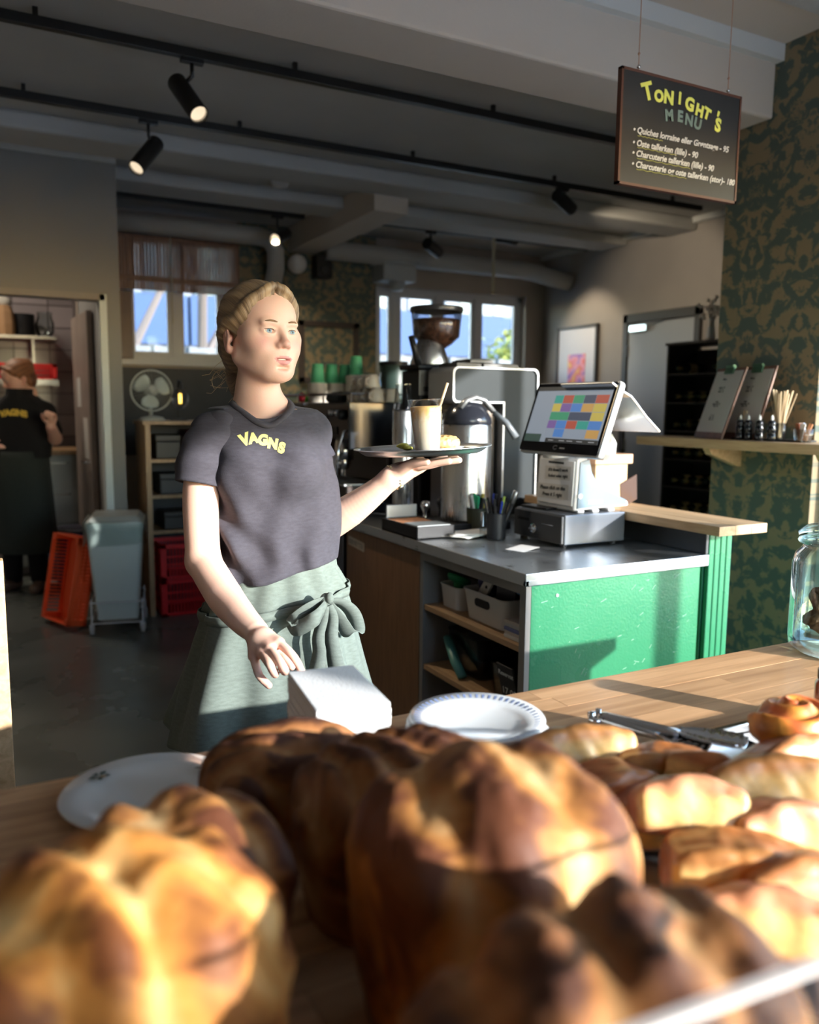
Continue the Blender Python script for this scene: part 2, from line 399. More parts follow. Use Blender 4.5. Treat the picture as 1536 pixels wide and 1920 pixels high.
fl=struct('floor',MB().bb(-2.3,5.6,1.05,8.4,-.06,0),M_floor)
struct('floor_cafe',MB().bb(-2.3,5.6,-1.6,1.05,-.06,-.001),M_floorw)
struct('ceiling',MB().bb(-2.3,5.6,2.78,8.4,3.0,3.08),M_ceil)
struct('ceiling_front',MB().bb(-2.3,3.5,2.33,2.78,3.0,3.08),M_beam)
struct('ceiling_near',MB().bb(-2.3,3.5,-1.8,2.33,2.985,3.08),M_ceilr)
b=struct('beam_front',MB().bb(-2.3,3.2,2.63,2.93,2.70,3.0),M_beam,bev=.012)
struct('trim_1',MB().bb(-2.3,3.2,2.59,2.63,2.93,2.999),M_corn)
struct('beam_middle',MB().bb(-2.3,5.4,5.12,5.45,2.90,3.0),M_ceil,bev=.02)
struct('beam_rear',MB().bb(-.9,5.4,5.95,6.3,2.91,3.0),M_ceil,bev=.02)
struct('beam_cross',MB().bb(2.56,2.83,5.40,7.2,2.79,3.0),M_beam,bev=.006)

# back wall with two openings
Y7=7.2
def bx(px,py=600,y=Y7): return ony(px,py,y).x
w1l,w1r=bx(150),bx(447); w2l,w2r=bx(705),bx(986)
bw=MB()
bw.bb(.8,w1l,Y7,Y7+.25,0,3); bw.bb(w1l,w1r,Y7,Y7+.25,0,1.78); bw.bb(w1l,w1r,Y7,Y7+.25,2.86,3)
bw.bb(w1r,w1r+.001,Y7,Y7+.25,0,3)
bw.bb(w1r,w2l,Y7+.01,Y7+.25,0,3)
bw.bb(w2l,w2r,Y7,Y7+.25,0,1.72); bw.bb(w2l,w2r,Y7,Y7+.25,2.57,3); bw.bb(w2r,5.6,Y7,Y7+.25,0,3)
struct('wall_back',bw,M_wallw)
struct('wallpaper_back',MB().bb(w1r,w2l,Y7-.002,Y7+.01,0,3),WPy)
struct('panel_below_window',MB().bb(.93,w1r,Y7-.02,Y7,1.0,1.73),M_dark)
def window(n,x0,x1,z0,z1,mulls,y):
    t=bpy.data.objects.new('window_%d'%n,None); COL.objects.link(t); t['kind']='structure'
    f=MB(); w=.055
    f.bb(x0,x0+w,y+.08,y+.15,z0,z1); f.bb(x1-w,x1,y+.08,y+.15,z0,z1); f.bb(x0,x1,y+.08,y+.15,z0,z0+w); f.bb(x0,x1,y+.08,y+.15,z1-w,z1)
    obj('window_frame',f,M_white,t,bev=.004)
    e=[x0+w]+[v for m in mulls for v in (m-.035,m+.035)]+[x1-w]
    for m in mulls: obj('mullion',MB().bb(m-.035,m+.035,y+.075,y+.155,z0+w,z1-w),M_white,t,bev=.004)
    for i in range(0,len(e),2):
        a,b=e[i],e[i+1]; s=MB(); q=.035
        s.bb(a,a+q,y+.09,y+.13,z0+w,z1-w); s.bb(b-q,b,y+.09,y+.13,z0+w,z1-w); s.bb(a+q,b-q,y+.09,y+.13,z0+w,z0+w+q); s.bb(a+q,b-q,y+.09,y+.13,z1-w-q,z1-w)
        sh=obj('sash',s,M_white,t,bev=.003)
        obj('pane',MB().bb(a+q,b-q,y+.105,y+.111,z0+w+q,z1-w-q),M_pane,sh)
    obj('window_sill',MB().bb(x0-.03,x1+.03,y-.05,y+.08,z0-.03,z0),M_white,t,bev=.004)
    return t
window(1,w1l,w1r,1.78,2.86,[bx(240),bx(334),bx(427)],Y7)
window(2,w2l,w2r,1.72,2.57,[bx(748),bx(829),bx(903)],Y7)

# far right wall with the grey door
struct('wall_right_far',MB().bb(5.4,5.6,2.6,7.2,0,3),M_wall)
struct('cornice_right_far',MB().bb(5.34,5.4,2.9,7.2,2.955,3.0),M_corn)
dy0,dy1=onx(1320,575,5.4).y,onx(1175,590,5.4).y
M_door=mat('door_grey',(.36,.37,.39),.5); M_dframe=mat('door_frame_dark',(.055,.05,.05),.5)
d=bpy.data.objects.new('door_1',None); COL.objects.link(d); d['kind']='structure'
f=MB(); f.bb(5.36,5.41,dy1-.06,dy1,0,2.28); f.bb(5.36,5.41,dy0,dy0+.06,0,2.28); f.bb(5.36,5.41,dy0,dy1,2.2,2.28); obj('door_frame',f,M_dframe,d,bev=.004)
lf=obj('door_leaf',MB().bb(5.375,5.4,dy0+.07,dy1-.07,.01,2.19),M_door,d,bev=.003)
obj('door_handle',MB().tube([(5.375,dy0+.15,1.05),(5.33,dy0+.15,1.05),(5.33,dy0+.27,1.05)],.01),steel('chrome',(.7,.7,.72),.15),lf,smooth=True)
obj('door_closer',MB().bb(5.33,5.375,dy1-.33,dy1-.12,2.12,2.17).tube([(5.35,dy1-.16,2.17),(5.30,dy1-.33,2.19),(5.35,dy1-.5,2.2)],.008),steel('chrome'),lf)
for z in (.4,1.1,1.95): obj('hinge',MB().cyl((5.368,dy1-.065,z-.05),(5.368,dy1-.065,z+.05),.012,n=10),steel('chrome'),lf)

# wallpapered stub wall on the right, glazed opening towards the camera side
ye=onx(1522,900,3.2).y
s=MB(); s.bb(3.2,3.42,ye,2.87,0,3); s.bb(3.2,3.42,-1.6,ye,2.33,3); s.bb(3.2,3.42,-1.6,ye,0,.32); s.bb(3.2,3.42,-1.6,-1.3,.32,2.33)
struct('wall_right',s,WPx)
struct('wall_right_return',MB().bb(3.42,5.6,2.62,2.87,0,3),M_wall)
struct('wall_front',MB().bb(-2.3,.55,-1.75,-1.5,0,3).bb(.55,3.42,-1.75,-1.5,0,.32).bb(.55,2.80,-1.75,-1.5,2.37,3).bb(2.80,3.42,-1.75,-1.5,2.75,3),M_wall)  # unseen wall; stepped opening is shaped to set where sun and shadow fall
def glazing(name,pts,ax,z0,z1,c):
    t=bpy.data.objects.new(name,None); COL.objects.link(t); t['kind']='structure'
    f=MB()
    for p in pts:
        (f.bb(p-.03,p+.03,c-.04,c+.04,z0,z1) if ax==0 else f.bb(c-.04,c+.04,p-.03,p+.03,z0,z1))
    a,b=pts[0],pts[-1]
    for z in (z0+.03,z1-.03): (f.bb(a,b,c-.04,c+.04,z-.03,z+.03) if ax==0 else f.bb(c-.04,c+.04,a,b,z-.03,z+.03))
    obj('window_frame',f,M_white,t)
    for i in range(len(pts)-1):
        p,q=pts[i]+.03,pts[i+1]-.03
        obj('pane',(MB().bb(p,q,c-.003,c+.003,z0+.06,z1-.06) if ax==0 else MB().bb(c-.003,c+.003,p,q,z0+.06,z1-.06)),M_pane,t)
glazing('window_3',[.58,1.2,2.02],0,.32,2.39,-1.62)
t=bpy.data.objects.new('window_5',None); COL.objects.link(t); t['kind']='structure'  # unseen glazing fitted to the step, left without a bar so sun passes
obj('window_frame',MB().bb(3.14,3.2,-1.66,-1.58,.32,2.75).bb(2.05,3.14,-1.66,-1.58,.32,.38).bb(2.80,3.14,-1.66,-1.58,2.70,2.75),M_white,t)
obj('pane',MB().bb(2.05,3.14,-1.623,-1.617,.38,2.39),M_pane,t); obj('pane',MB().bb(2.80,3.14,-1.623,-1.617,2.39,2.70),M_pane,t)
glazing('window_4',[-1.27,-.1,1.15,ye-.03],1,.32,2.33,3.31)

# left wall, kitchen partition with opening, kitchen shell
struct('wall_left',MB().bb(-2.45,-2.3,-1.75,8.6,0,3),M_wall)
K=5.75
pr=ony(237,900,K).x; jl=ony(204,700,K).x-.01
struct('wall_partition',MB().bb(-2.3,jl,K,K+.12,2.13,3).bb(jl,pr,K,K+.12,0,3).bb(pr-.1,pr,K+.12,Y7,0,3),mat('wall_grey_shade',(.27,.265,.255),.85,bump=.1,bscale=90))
struct('trim_2',MB().bb(-2.3,pr,K-.02,K,2.95,2.999),M_corn)
struct('trim_3',MB().bb(jl-.035,jl+.012,K-.012,K+.13,0,2.13),mat('jamb_white',(.6,.66,.66),.5),bev=.003)
struct('trim_4',MB().bb(-2.3,jl,K-.012,K+.13,2.09,2.13),M_wall)
M_kw=mat('kitchen_wall',(.20,.17,.165),.6)
struct('wall_kitchen_back',MB().bb(-2.3,.95,8.4,8.6,0,3),M_kw)
struct('wall_kitchen_right',MB().bb(pr-.02,pr+.1,Y7,8.4,0,3),M_kw)
# big wall tiles of the kitchen
wt=bpy.data.objects.new('wall_kitchen_tiling',None); COL.objects.link(wt); wt['kind']='structure'
tm=MB().bb(-.145,.145,-.006,.006,-.095,.095).mesh('tile'); tm.materials.append(mat('tile_glaze',(.42,.37,.38),.18,rnd=.25))
for i in range(8):
    for j in range(8):
        o=bpy.data.objects.new('tile',tm); COL.objects.link(o); o.parent=wt; o.location=(-1.3+i*.3,8.392+.002*((i*3+j)%3),1.02+j*.2)

# outdoors seen through the high windows
M_gr=mat('yard_ground',(.35,.36,.33),.9,var=.2,vscale=1)
struct('ground_outside',MB().bb(-30,40,7.46,60,-.3,-.1),M_gr)
struct('pavement_street',MB().bb(-30,30,-30,-1.76,-.3,-.1).bb(5.61,40,-1.76,7.46,-.3,-.1).bb(3.43,5.61,-1.76,2.6,-.3,-.1),mat('pavement_light',(.60,.58,.54),.9,var=.1,vscale=2))  # unseen street paving, coloured pale to bounce sunlight up onto the ceiling
# pipes under the ceiling at the back
M_pipe=mat('pipe_painted',(.46,.45,.43),.5)
def pipe(pts,r,lab):
    o=obj('pipe',MB().tube(pts,r,14),M_pipe,smooth=True); return tag(o,lab,'pipe')
pipe([(.95,6.94,2.84),(2.2,6.94,2.84),(2.3,6.94,2.82),(2.36,6.96,2.74),(2.38,7.02,2.6),(2.38,7.10,2.48)],.075,'thick painted pipe running above the slatted blind and bending down')
pipe([(2.85,7.0,2.80),(4.95,7.0,2.80),(5.08,6.95,2.78),(5.16,6.86,2.74),(5.395,6.75,2.68)],.085,'thick painted pipe along the ceiling above the far window, bending at the corner')
# ================================================================== OUTDOORS
def facade():
    t=thing('apartment_building','white and blue banded apartment block seen through the far window','building',(0,0,0))
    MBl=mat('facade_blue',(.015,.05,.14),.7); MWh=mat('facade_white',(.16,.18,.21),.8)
    bx0,bx1,y=-3,37,26
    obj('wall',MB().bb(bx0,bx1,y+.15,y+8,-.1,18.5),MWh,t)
    band=MB().bb(-1.45,1.45,-.12,.12,-.75,.75).mesh('balcony_front'); band.materials.append(MBl)
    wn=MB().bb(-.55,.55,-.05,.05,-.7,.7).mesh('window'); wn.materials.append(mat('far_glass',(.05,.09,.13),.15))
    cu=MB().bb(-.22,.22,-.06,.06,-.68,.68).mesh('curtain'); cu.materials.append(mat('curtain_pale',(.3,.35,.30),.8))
    for j in range(6):
        for i in range(13):
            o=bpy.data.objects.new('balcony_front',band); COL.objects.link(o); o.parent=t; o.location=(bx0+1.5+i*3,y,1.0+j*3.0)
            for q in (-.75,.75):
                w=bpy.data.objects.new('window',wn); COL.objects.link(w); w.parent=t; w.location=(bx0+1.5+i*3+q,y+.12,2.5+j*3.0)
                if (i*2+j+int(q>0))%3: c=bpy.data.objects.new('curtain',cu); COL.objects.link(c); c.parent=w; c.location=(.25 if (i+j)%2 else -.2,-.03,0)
    obj('roof',MB().bb(bx0-.3,bx1+.3,y-.3,y+8.3,18.5,18.8),MWh,t)
facade()
rnd=random.Random(5)
def tree(x,y,h,lab,leafcol,seed,bare=True,grp=None):
    r=random.Random(seed); t=thing('yard_tree',lab,'tree',(x,y,-.1),group=grp)
    tr=MB(); tips=[]
    def br(p,d,l,rad,n):
        q=p+d*l; tr.cyl(p,q,rad,rad*.65,6)
        if n==0: tips.append(q); return
        for _ in range(3 if n>1 else 4):
            e=(d+Vector((r.uniform(-1,1),r.uniform(-1,1),r.uniform(-.1,.9)))*.75).normalized(); br(q,e,l*.72,rad*.6,n-1)
    br(Vector((0,0,0)),Vector((0,0,1)),h*.3,h*.022,4)
    obj('trunk',tr,mat('bark_pale',(.12,.10,.09),.9),t)
    lv=MB()
    for q in tips:
        for _ in range(7):
            c=q+Vector((r.gauss(0,.3),r.gauss(0,.3),r.gauss(0,.3))); a=Vector((r.uniform(-1,1),r.uniform(-1,1),r.uniform(-1,1))).normalized()*.1; b=a.cross(Vector((r.uniform(-1,1),r.uniform(-1,1),1))).normalized()*.07
            lv.add([c-a,c+b,c+a,c-b],[(0,1,2,3)])
    obj('foliage',lv,mat('leaves_%d'%seed,leafcol,.7,var=.3),t,kind='stuff')
tree(2.3,15,7,'pale leafy tree behind the left pane of the blind window',(.10,.15,.08),1,grp=None)
tree(4.3,17.5,8,'bare-branched reddish tree behind the right pane of the blind window',(.17,.12,.11),2)
tree(.9,20,8,'tree far back in the yard left of the pale leafy tree',(.09,.13,.10),3)
tree(10.5,15.0,3.2,'low yellow-green tree in front of the banded apartment block',(.22,.25,.05),4)
f=MB()
for i in range(26): f.bb(-2+i*.45,-2+i*.45+.06,12.0,12.06,-.1,2.25)
f.bb(-2.2,9.6,11.98,12.08,2.1,2.2); f.bb(-2.2,9.6,11.98,12.08,1.7,1.76)
t=thing('yard_fence','pale post and rail fence across the yard outside the blind window','fence')
t2=obj('rail',MB().bb(-2.2,9.6,12.0,12.06,2.12,2.24).bb(-2.2,9.6,12.0,12.06,1.2,1.3),mat('fence_pale',(.16,.17,.17),.8),t)
pm=MB().bb(-.05,.05,-.03,.03,0,2.35).mesh('post'); pm.materials.append(MATS['fence_pale'])
for i in range(24):
    o=bpy.data.objects.new('post',pm); COL.objects.link(o); o.parent=t; o.location=(-2+i*.48,11.96,-.1)

# ================================================================== BLIND
t=thing('slatted_blind','brown wooden slatted roller blind half drawn over the left back window','blind',((w1l+w1r)/2,Y7-.12,2.94))
obj('head_rail',MB().bb(-.62,.62,-.03,.03,-.05,.0),wood('blind_brown',(.24,.11,.06),(.13,.055,.03),2),t)
x0=w1l+.02; n=47; dx=(w1r-w1l-.04)/n
sm=MB().bb(-.0122,.0122,-.004,.004,-.56,0).mesh('slat'); sm.materials.append(MATS['blind_brown'])
for i in range(n):
    o=bpy.data.objects.new('slat',sm); COL.objects.link(o); o.parent=t; o.location=(x0+dx*(i+.5)-(w1l+w1r)/2,0,-.03)
for z in (-.16,-.50): obj('batten',MB().bb(-.60,.60,-.012,-.004,z-.022,z+.022),MATS['blind_brown'],t)
obj('cord',MB().tube([(.05,-.02,-.02),(.05,-.03,-.4),(.052,-.03,-.85)],.005,6),mat('cord_cream',(.55,.5,.36),.8),t)

# ================================================================== TRACKS AND SPOTS
def track(x0,x1,y,lab):
    o=obj('lighting_track',MB().bb(x0,x1,y-.019,y+.019,2.925,2.965),M_black,bev=.002); tag(o,lab,'track')
    c=MB()
    x=x0+.3
    while x<x1: c.bb(x-.01,x+.01,y-.01,y+.01,2.96,3.0); x+=1.1
    obj('bracket',c,M_black,o); return o
track(-2.2,3.42,3.82,'long black lighting track closest to the front beam')
track(-2.2,5.0,4.72,'long black lighting track second behind the front beam')
track(.98,2.45,6.5,'short black lighting track in front of the slatted blind')
track(2.95,5.3,6.4,'short black lighting track above the far window')
M_lampin=emis('lamp_reflector',(1,.82,.58),.75)
def spot(px,py,px2,py2,y,hx,L,lab,on=True,r=.042,face=None,power=40,aim=None):
    # hook on the track at pixel hx, body from (px,py) back end to (px2,py2) lens end, around the track line
    hk=ony(*hx,y); hk.z=2.925
    t=thing('spotlight',lab,'spotlight',hk,group=None)
    a=ony(px,py,y)-hk; 
    b=ony(px2,py2,y)-hk; 
    d=(b-a); flat=d.length; dy=math.sqrt(max(0,L*L-flat*flat))*(face or -1); b=b+Vector((0,dy/2,0)); a=a-Vector((0,dy/2,0))
    d=(b-a).normalized(); m=(a+b)/2
    obj('adapter',MB().bb(-.05,.05,-.017,.017,-.02,.0),M_black,t,bev=.002)
    j=a+(b-a)*.22
    obj('stem',MB().tube([(0,0,0),(0,0,j.z*.6),j+Vector((0,0,.01))],.009,8).ball(j,.016,8,6),M_black,t,smooth=True)
    M=Matrix.Translation(a)@d.to_track_quat('Z','Y').to_matrix().to_4x4()
    obj('lamp_head',MB().lathe([(r*.96,0),(r,.006),(r,(b-a).length),(r*.9,(b-a).length),(r*.8,(b-a).length-.03),(.001,(b-a).length-.03)],28,M),M_black,t,auto=35)
    M2=Matrix.Translation(b-d*.012)@d.to_track_quat('Z','Y').to_matrix().to_4x4()
    obj('lens',MB().lathe([(.001,-.012),(r*.86,-.004),(r*.86,.002)],24,M2,caps=False),M_lampin if on else mat('lens_grey',(.1,.1,.1),.3),t,smooth=True)
    if on:
        l=bpy.data.lights.new('spot_bulb','SPOT'); l.energy=power; l.spot_size=R(60); l.spot_blend=.6; l.color=(1,.83,.6); l.shadow_soft_size=.03
        o=bpy.data.objects.new('spot_bulb',l); COL.objects.link(o); o.location=hk+b+d*.01; o.rotation_euler=(aim-o.location if aim else d).to_track_quat('-Z','Y').to_euler()
spot(338,143,366,225,3.82,(360,122),.235,'black cylinder spotlight tilted down on the front track, nearest the camera',r=.043)
spot(297,263,252,320,4.72,(278,238),.235,'black cylinder spotlight on the second track above the kitchen opening',r=.044)
spot(543,435,510,452,6.5,(520,402),.22,'black cylinder spotlight on the short track in front of the blind',r=.046,face=-1,power=110,aim=Vector((2.75,7.2,1.75)))
spot(1038,368,1078,390,4.72,(1055,340),.21,'black cylinder spotlight hanging closest to the menu board',r=.046,face=1)
spot(795,458,828,472,6.4,(808,432),.21,'black cylinder spotlight above the left of the far window',r=.05,face=1,power=80,aim=Vector((4.6,4.3,.9)))
spot(940,445,968,452,6.4,(935,445),.16,'pale round spotlight on the short track above the far window',r=.045,face=1,power=90,aim=Vector((5.4,6.4,1.9)))
# pendant cable in front of far window
a=ony(922,450,6.4); b_=ony(922,548,6.4)
t=thing('pendant_cord','cream pendant cord hanging from the ceiling in front of the far window','cord',(a.x,6.36,3.0))
obj('ceiling_rose',MB().lathe([(.001,-.04),(.03,-.04),(.035,0)],16),mat('brass_dull',(.45,.33,.15),.35,1),t)
obj('cord',MB().cyl((0,0,-.03),(0,0,b_.z-3.0),.014,n=8),MATS['cord_cream'],t)
obj('hook',MB().bb(-.008,.008,-.008,.008,b_.z-3.02,b_.z-3.0),MATS['brass_dull'],t)
# smoke detector, wall globe, speaker
p=onz(525,338,3.0)
o=obj('smoke_detector',MB().lathe([(.001,-.045),(.05,-.045),(.062,-.02),(.065,0)],24,Matrix.Translation(p)),M_white,smooth=True); tag(o,'small white smoke detector on the ceiling left of the cross beam','detector')
p=ony(557,495,Y7-.1)
t=thing('wall_globe','white round globe lamp on the wallpapered back wall','lamp',p)
obj('globe',MB().ball((0,0,0),.085,24,14),mat('opal',(.75,.73,.72),.3),t,smooth=True); obj('wall_mount',MB().cyl((0,.05,0),(0,.1,0),.045,n=16),M_white,t)
p=ony(604,501,Y7-.1)
t=thing('wall_speaker','small black loudspeaker on the wallpapered wall beside the globe lamp','loudspeaker',p)
obj('cabinet',MB().bb(-.075,.075,-.07,.06,-.1,.1),M_black,t,bev=.008); obj('woofer',MB().lathe([(.001,0),(.03,.01),(.055,0)],20,Matrix.Translation((0,-.068,-.03))@Matrix.Rotation(R(90),4,'X')),mat('rubber',(.03,.03,.03),.7),t,smooth=True); obj('wall_bracket',MB().bb(-.02,.02,.06,.1,-.02,.02),M_black,t)
# dark framed board on wallpaper
p0=ony(560,600,Y7-.03);p1=ony(672,720,Y7-.03)
t=thing('wall_frame','dark flat picture frame on the wallpapered back wall behind the woman','frame',((p0.x+p1.x)/2,Y7-.03,(p0.z+p1.z)/2))
w,h=(p1.x-p0.x)/2,(p0.z-p1.z)/2
obj('frame',MB().bb(-w,w,-.015,.015,h-.05,h).bb(-w,w,-.015,.015,-h,-h+.05).bb(-w,-w+.05,-.015,.015,-h,h).bb(w-.05,w,-.015,.015,-h,h),mat('frame_dark',(.05,.035,.03),.5),t,bev=.003)
obj('backing',MB().bb(-w+.04,w-.04,.005,.012,-h+.04,h-.04),WPy,t)
# duct box by the far window
p=ony(740,505,Y7-.14)
t=thing('air_duct','pale grey ventilation box above the left end of the far window','duct',p)
obj('duct_body',MB().bb(-.17,.17,-.12,.13,-.12,.03),mat('duct_grey',(.42,.44,.45),.5),t,bev=.01); obj('flange',MB().bb(-.19,.19,-.14,.13,.03,.055),mat('duct_grey',(.4,.4,.4)),t); obj('nozzle',MB().cyl((0,-.05,-.12),(0,-.05,-.2),.08,.06,16),MATS['duct_grey'],t,smooth=True)

# picture on the far right wall
q0=onx(1050,615,5.4); q1=onx(1122,705,5.4)
t=thing('framed_picture','framed print of a pink and orange abstract scene on the far right wall','picture',(5.375,(q0.y+q1.y)/2,1.80))
hw=(q0.y-q1.y)/2; 
obj('frame',MB().bb(-.015,.02,-hw,-hw+.025,-.44,.44).bb(-.015,.02,hw-.025,hw,-.44,.44).bb(-.015,.02,-hw,hw,.415,.44).bb(-.015,.02,-hw,hw,-.44,-.415),mat('frame_dark',(.05,.03,.03)),t,bev=.002)
obj('mat_board',MB().bb(0,.012,-hw+.02,hw-.02,-.42,.42),mat('mat_board',(.72,.70,.74),.6),t)
def printmat():
    m,nt,b=principled('abstract_print'); N=nt.nodes;L=nt.links
    tc=N.new('ShaderNodeTexCoord'); n=N.new('ShaderNodeTexNoise'); n.inputs['Scale'].default_value=9; n.inputs['Detail'].default_value=2; L.new(tc.outputs['Object'],n.inputs[0])
    cr=N.new('ShaderNodeValToRGB'); c=cr.color_ramp; c.elements[0].position=.35; c.elements[0].color=(.35,.12,.45,1); c.elements[1].position=.65; c.elements[1].color=(.95,.45,.12,1)
    for p_,q_ in ((.45,(.9,.35,.45,1)),(.55,(.8,.12,.1,1))): e=c.elements.new(p_); e.color=q_
    L.new(n.outputs[0],cr.inputs[0]); L.new(cr.outputs[0],b.inputs['Base Color']); return m
obj('print',MB().bb(-.004,.002,-hw*.45,hw*.4,-.30,.16),printmat(),t)

# ================================================================== MENU BOARD
hk2=onz(1366,35,2.985); 
bxy=2.03
a=ony(1163,132,bxy); b_=ony(1388,176,bxy); c_=ony(1158,345,bxy)
W_=(b_.x-a.x); zt=(a.z+b_.z)/2; zb=c_.z; Hh=zt-zb
ang=0.0
t=thing('menu_board',"black chalkboard sign reading Tonight's Menu hanging from the ceiling on strings",'sign',((a.x+b_.x)/2,bxy,zb),0)
obj('board',MB().bb(-W_/2+.006,W_/2-.006,-.007,.007,.006,Hh-.006),mat('chalkboard',(.016,.018,.02),.45,var=.3,vscale=5),t)
fr=MB().bb(-W_/2,-W_/2+.008,-.009,.009,0,Hh).bb(W_/2-.008,W_/2,-.009,.009,0,Hh).bb(-W_/2,W_/2,-.009,.009,0,.008).bb(-W_/2,W_/2,-.009,.009,Hh-.008,Hh)
obj('edge',fr,mat('board_edge',(.10,.035,.02),.5),t)
for x in (-W_*.36,W_*.39): 
    st=obj('string',MB().tube([(x,0,Hh),(x,0,Hh+.03),(x+.002,0,2.985-zb)],.0016,5),mat('twine_copper',(.45,.25,.16),.6),t)
    obj('screw_eye',MB().ball((x,0,Hh+.012),.006,8,6).ball((x,0,2.985-zb-.01),.007,8,6),mat('chrome_dot',(.6,.6,.6),.2,1),st,smooth=True)
    obj('knot',MB().ball((x,0,Hh+.05),.0045,6,5),MATS['twine_copper'],st)
Yw=mat('chalk_yellow',(.85,.85,.16),.8); Gw=mat('chalk_green',(.20,.28,.24),.8); Ww=mat('chalk_white',(.75,.75,.72),.8); Ow=mat('chalk_olive',(.42,.42,.12),.8)
FR=Matrix.Rotation(R(90),4,'X')           # text plane facing -Y
def tx(x,z,rot=0,y=-.0085): return Matrix.Translation((x,y,z))@FR@Matrix.Rotation(rot,4,'Z')
S=Hh/.34
def frac(u,v): return (-W_/2+W_*u, Hh*(1-v))
for ch,u,v,rot,sz in (('T',.205,.17,.35,.070),('O',.295,.185,.12,.046),('N',.375,.175,-.02,.054),('i',.465,.155,-.05,.052),('G',.55,.19,-.12,.054),('H',.635,.225,-.2,.048),('T',.70,.235,-.3,.046),("'",.79,.25,-.3,.05),('S',.80,.315,-.12,.056)):
    x,z=frac(u,v); text('letter',ch,sz*S,Yw,t,tx(x,z,rot),bold=.0028)
for ch,u,v,rot in (('M',.385,.33,.15),('E',.475,.315,-.0),('N',.55,.33,-.08),('U',.625,.345,-.2)):
    x,z=frac(u,v); text('letter',ch,.046*S,Gw,t,tx(x,z,rot),bold=.002)
for s,u,v in (('\u2022 Quiches lorraine eller Grøntsage - 95',.10,.515),('\u2022 Oste tallerken (lille) - 90',.10,.625),('\u2022 Charcuterie tallerken (lille) - 90',.10,.715),('\u2022 Charcuterie og oste tallerken (stor)- 180',.10,.81)):
    x,z=frac(u,v); o=text('lettering',s,.0262*S,Ww,t,tx(x,z,-.0),bold=.0006,shear=.25,align='LEFT')
for u0,u1,v in ((.14,.34,.56),(.14,.46,.66),(.14,.58,.755),(.14,.55,.85)):
    pts=[]
    for i in range(25):
        u=u0+(u1-u0)*i/24; x,z=frac(u,v+.004*math.sin(i*1.6)); pts.append((x,-.009,z))
    obj('underline',MB().tube(pts,.0011,4),Ow,t)
def P(px,py,t): return CAM+_ray(px,py)*t
M_steel=steel('brushed_steel',(.60,.63,.66),.27,axis=1,var=.15)
M_steelx=steel('brushed_steel_round',(.56,.56,.56),.25,axis=2)
M_chrome=mat('chrome_bright',(.75,.75,.76),.1,1)
M_plas=mat('white_plastic',(.72,.72,.72),.4); M_blk=mat('black_plastic',(.014,.014,.016),.45,spec=.25)
M_ply=wood('birch_edge',(.50,.32,.17),(.34,.20,.10),1,rough=.5)
M_oak=wood('oak_light',(.68,.46,.26),(.50,.31,.16),1,rough=.4)
M_grn=mat('green_paint',(.032,.205,.098),.28,var=.06,vscale=3,bump=.25,bscale=130,rvar=.05)
CT=.92
# ================================================================== STEEL COUNTER
t=thing('green_counter','green painted barista counter with steel top, open shelves and a brown door','counter',(1.46,2.0,0))
def L_(x,y,z=0): return Vector((x-1.46,y-2.0,z))
def lbb(m,x0,x1,y0,y1,z0,z1): return m.bb(x0-1.46,x1-1.46,y0-2.0,y1-2.0,z0,z1)
obj('worktop',lbb(lbb(MB(),1.455,2.235,1.99,4.75,.895,CT),1.455,1.47,1.99,4.75,.88,.9).bb(-.005,.775,-.01,.005,.88,.9),M_steel,t,bev=.003)
obj('backsplash',lbb(MB(),2.222,2.235,1.995,4.7,CT,1.008),mat('splash_grey',(.09,.095,.105),.35,.4,var=.2,vscale=6),t,bev=.004)
g=obj('green_panel',lbb(MB(),1.498,2.225,2.018,2.036,0,.879),M_grn,t,bev=.002)
r=random.Random(3); sm_=MB()
for i in range(34):
    x=r.uniform(.06,.74); z=r.uniform(.55,.86); a=r.uniform(-.3,1.2); l=r.uniform(.004,.026)
    sm_.box((x,.0172,z),(l,.0006,.0012),Matrix.Rotation(-a,4,'Y'))
obj('scratch',sm_,mat('scratch_pale',(.35,.55,.42),.5),g,kind='stuff')
obj('screw_cap',MB().cyl((.138,.0185,.835),(.138,.015,.835),.005,n=10),M_white,g)
M_cab=mat('cabinet_grey',(.23,.215,.20),.6,var=.08)
obj('end_panel',lbb(MB(),1.478,1.498,2.018,2.05,0,.879),M_cab,t,bev=.001)
obj('divider',lbb(MB(),1.478,2.05,2.675,2.70,0,.879),M_cab,t)
obj('back_panel',lbb(MB(),2.03,2.05,2.05,2.675,0,.879),M_cab,t)
obj('side_lining',lbb(MB(),1.498,2.03,2.036,2.05,0,.879),M_cab,t)
obj('top_rail',lbb(MB(),1.478,1.50,2.05,2.675,.845,.879),M_cab,t)
for z in (.655,.42,.12): obj('shelf',lbb(MB(),1.482,2.03,2.052,2.673,z,z+.02),M_ply,t,bev=.001)
dr=obj('door',lbb(MB(),1.476,1.496,2.705,3.40,.08,.872),wood('door_walnut',(.25,.125,.055),(.16,.075,.03),2,scale=1.6,rough=.35,rnd=0),t,bev=.002)
lb=obj('paper_label',MB().box((.0145,1.29,.815),(.001,.17,.04),Matrix.Rotation(.06,4,'X')),mat('tape_beige',(.55,.48,.38),.7),dr)
MX=Matrix.Rotation(R(90),4,'X'); 
def facenx(x,y,z,rot=0,tilt=0): # text plane facing -X
    return Matrix.Translation((x,y,z))@Matrix.Rotation(R(-90),4,'Z')@Matrix.Rotation(tilt,4,'X')@MX@Matrix.Rotation(rot,4,'Z')
text('lettering','SERVIETTER',.03,mat('ink_faded',(.30,.27,.24),.8),dr,facenx(.0135,1.29,.813,-.06),bold=.0006)
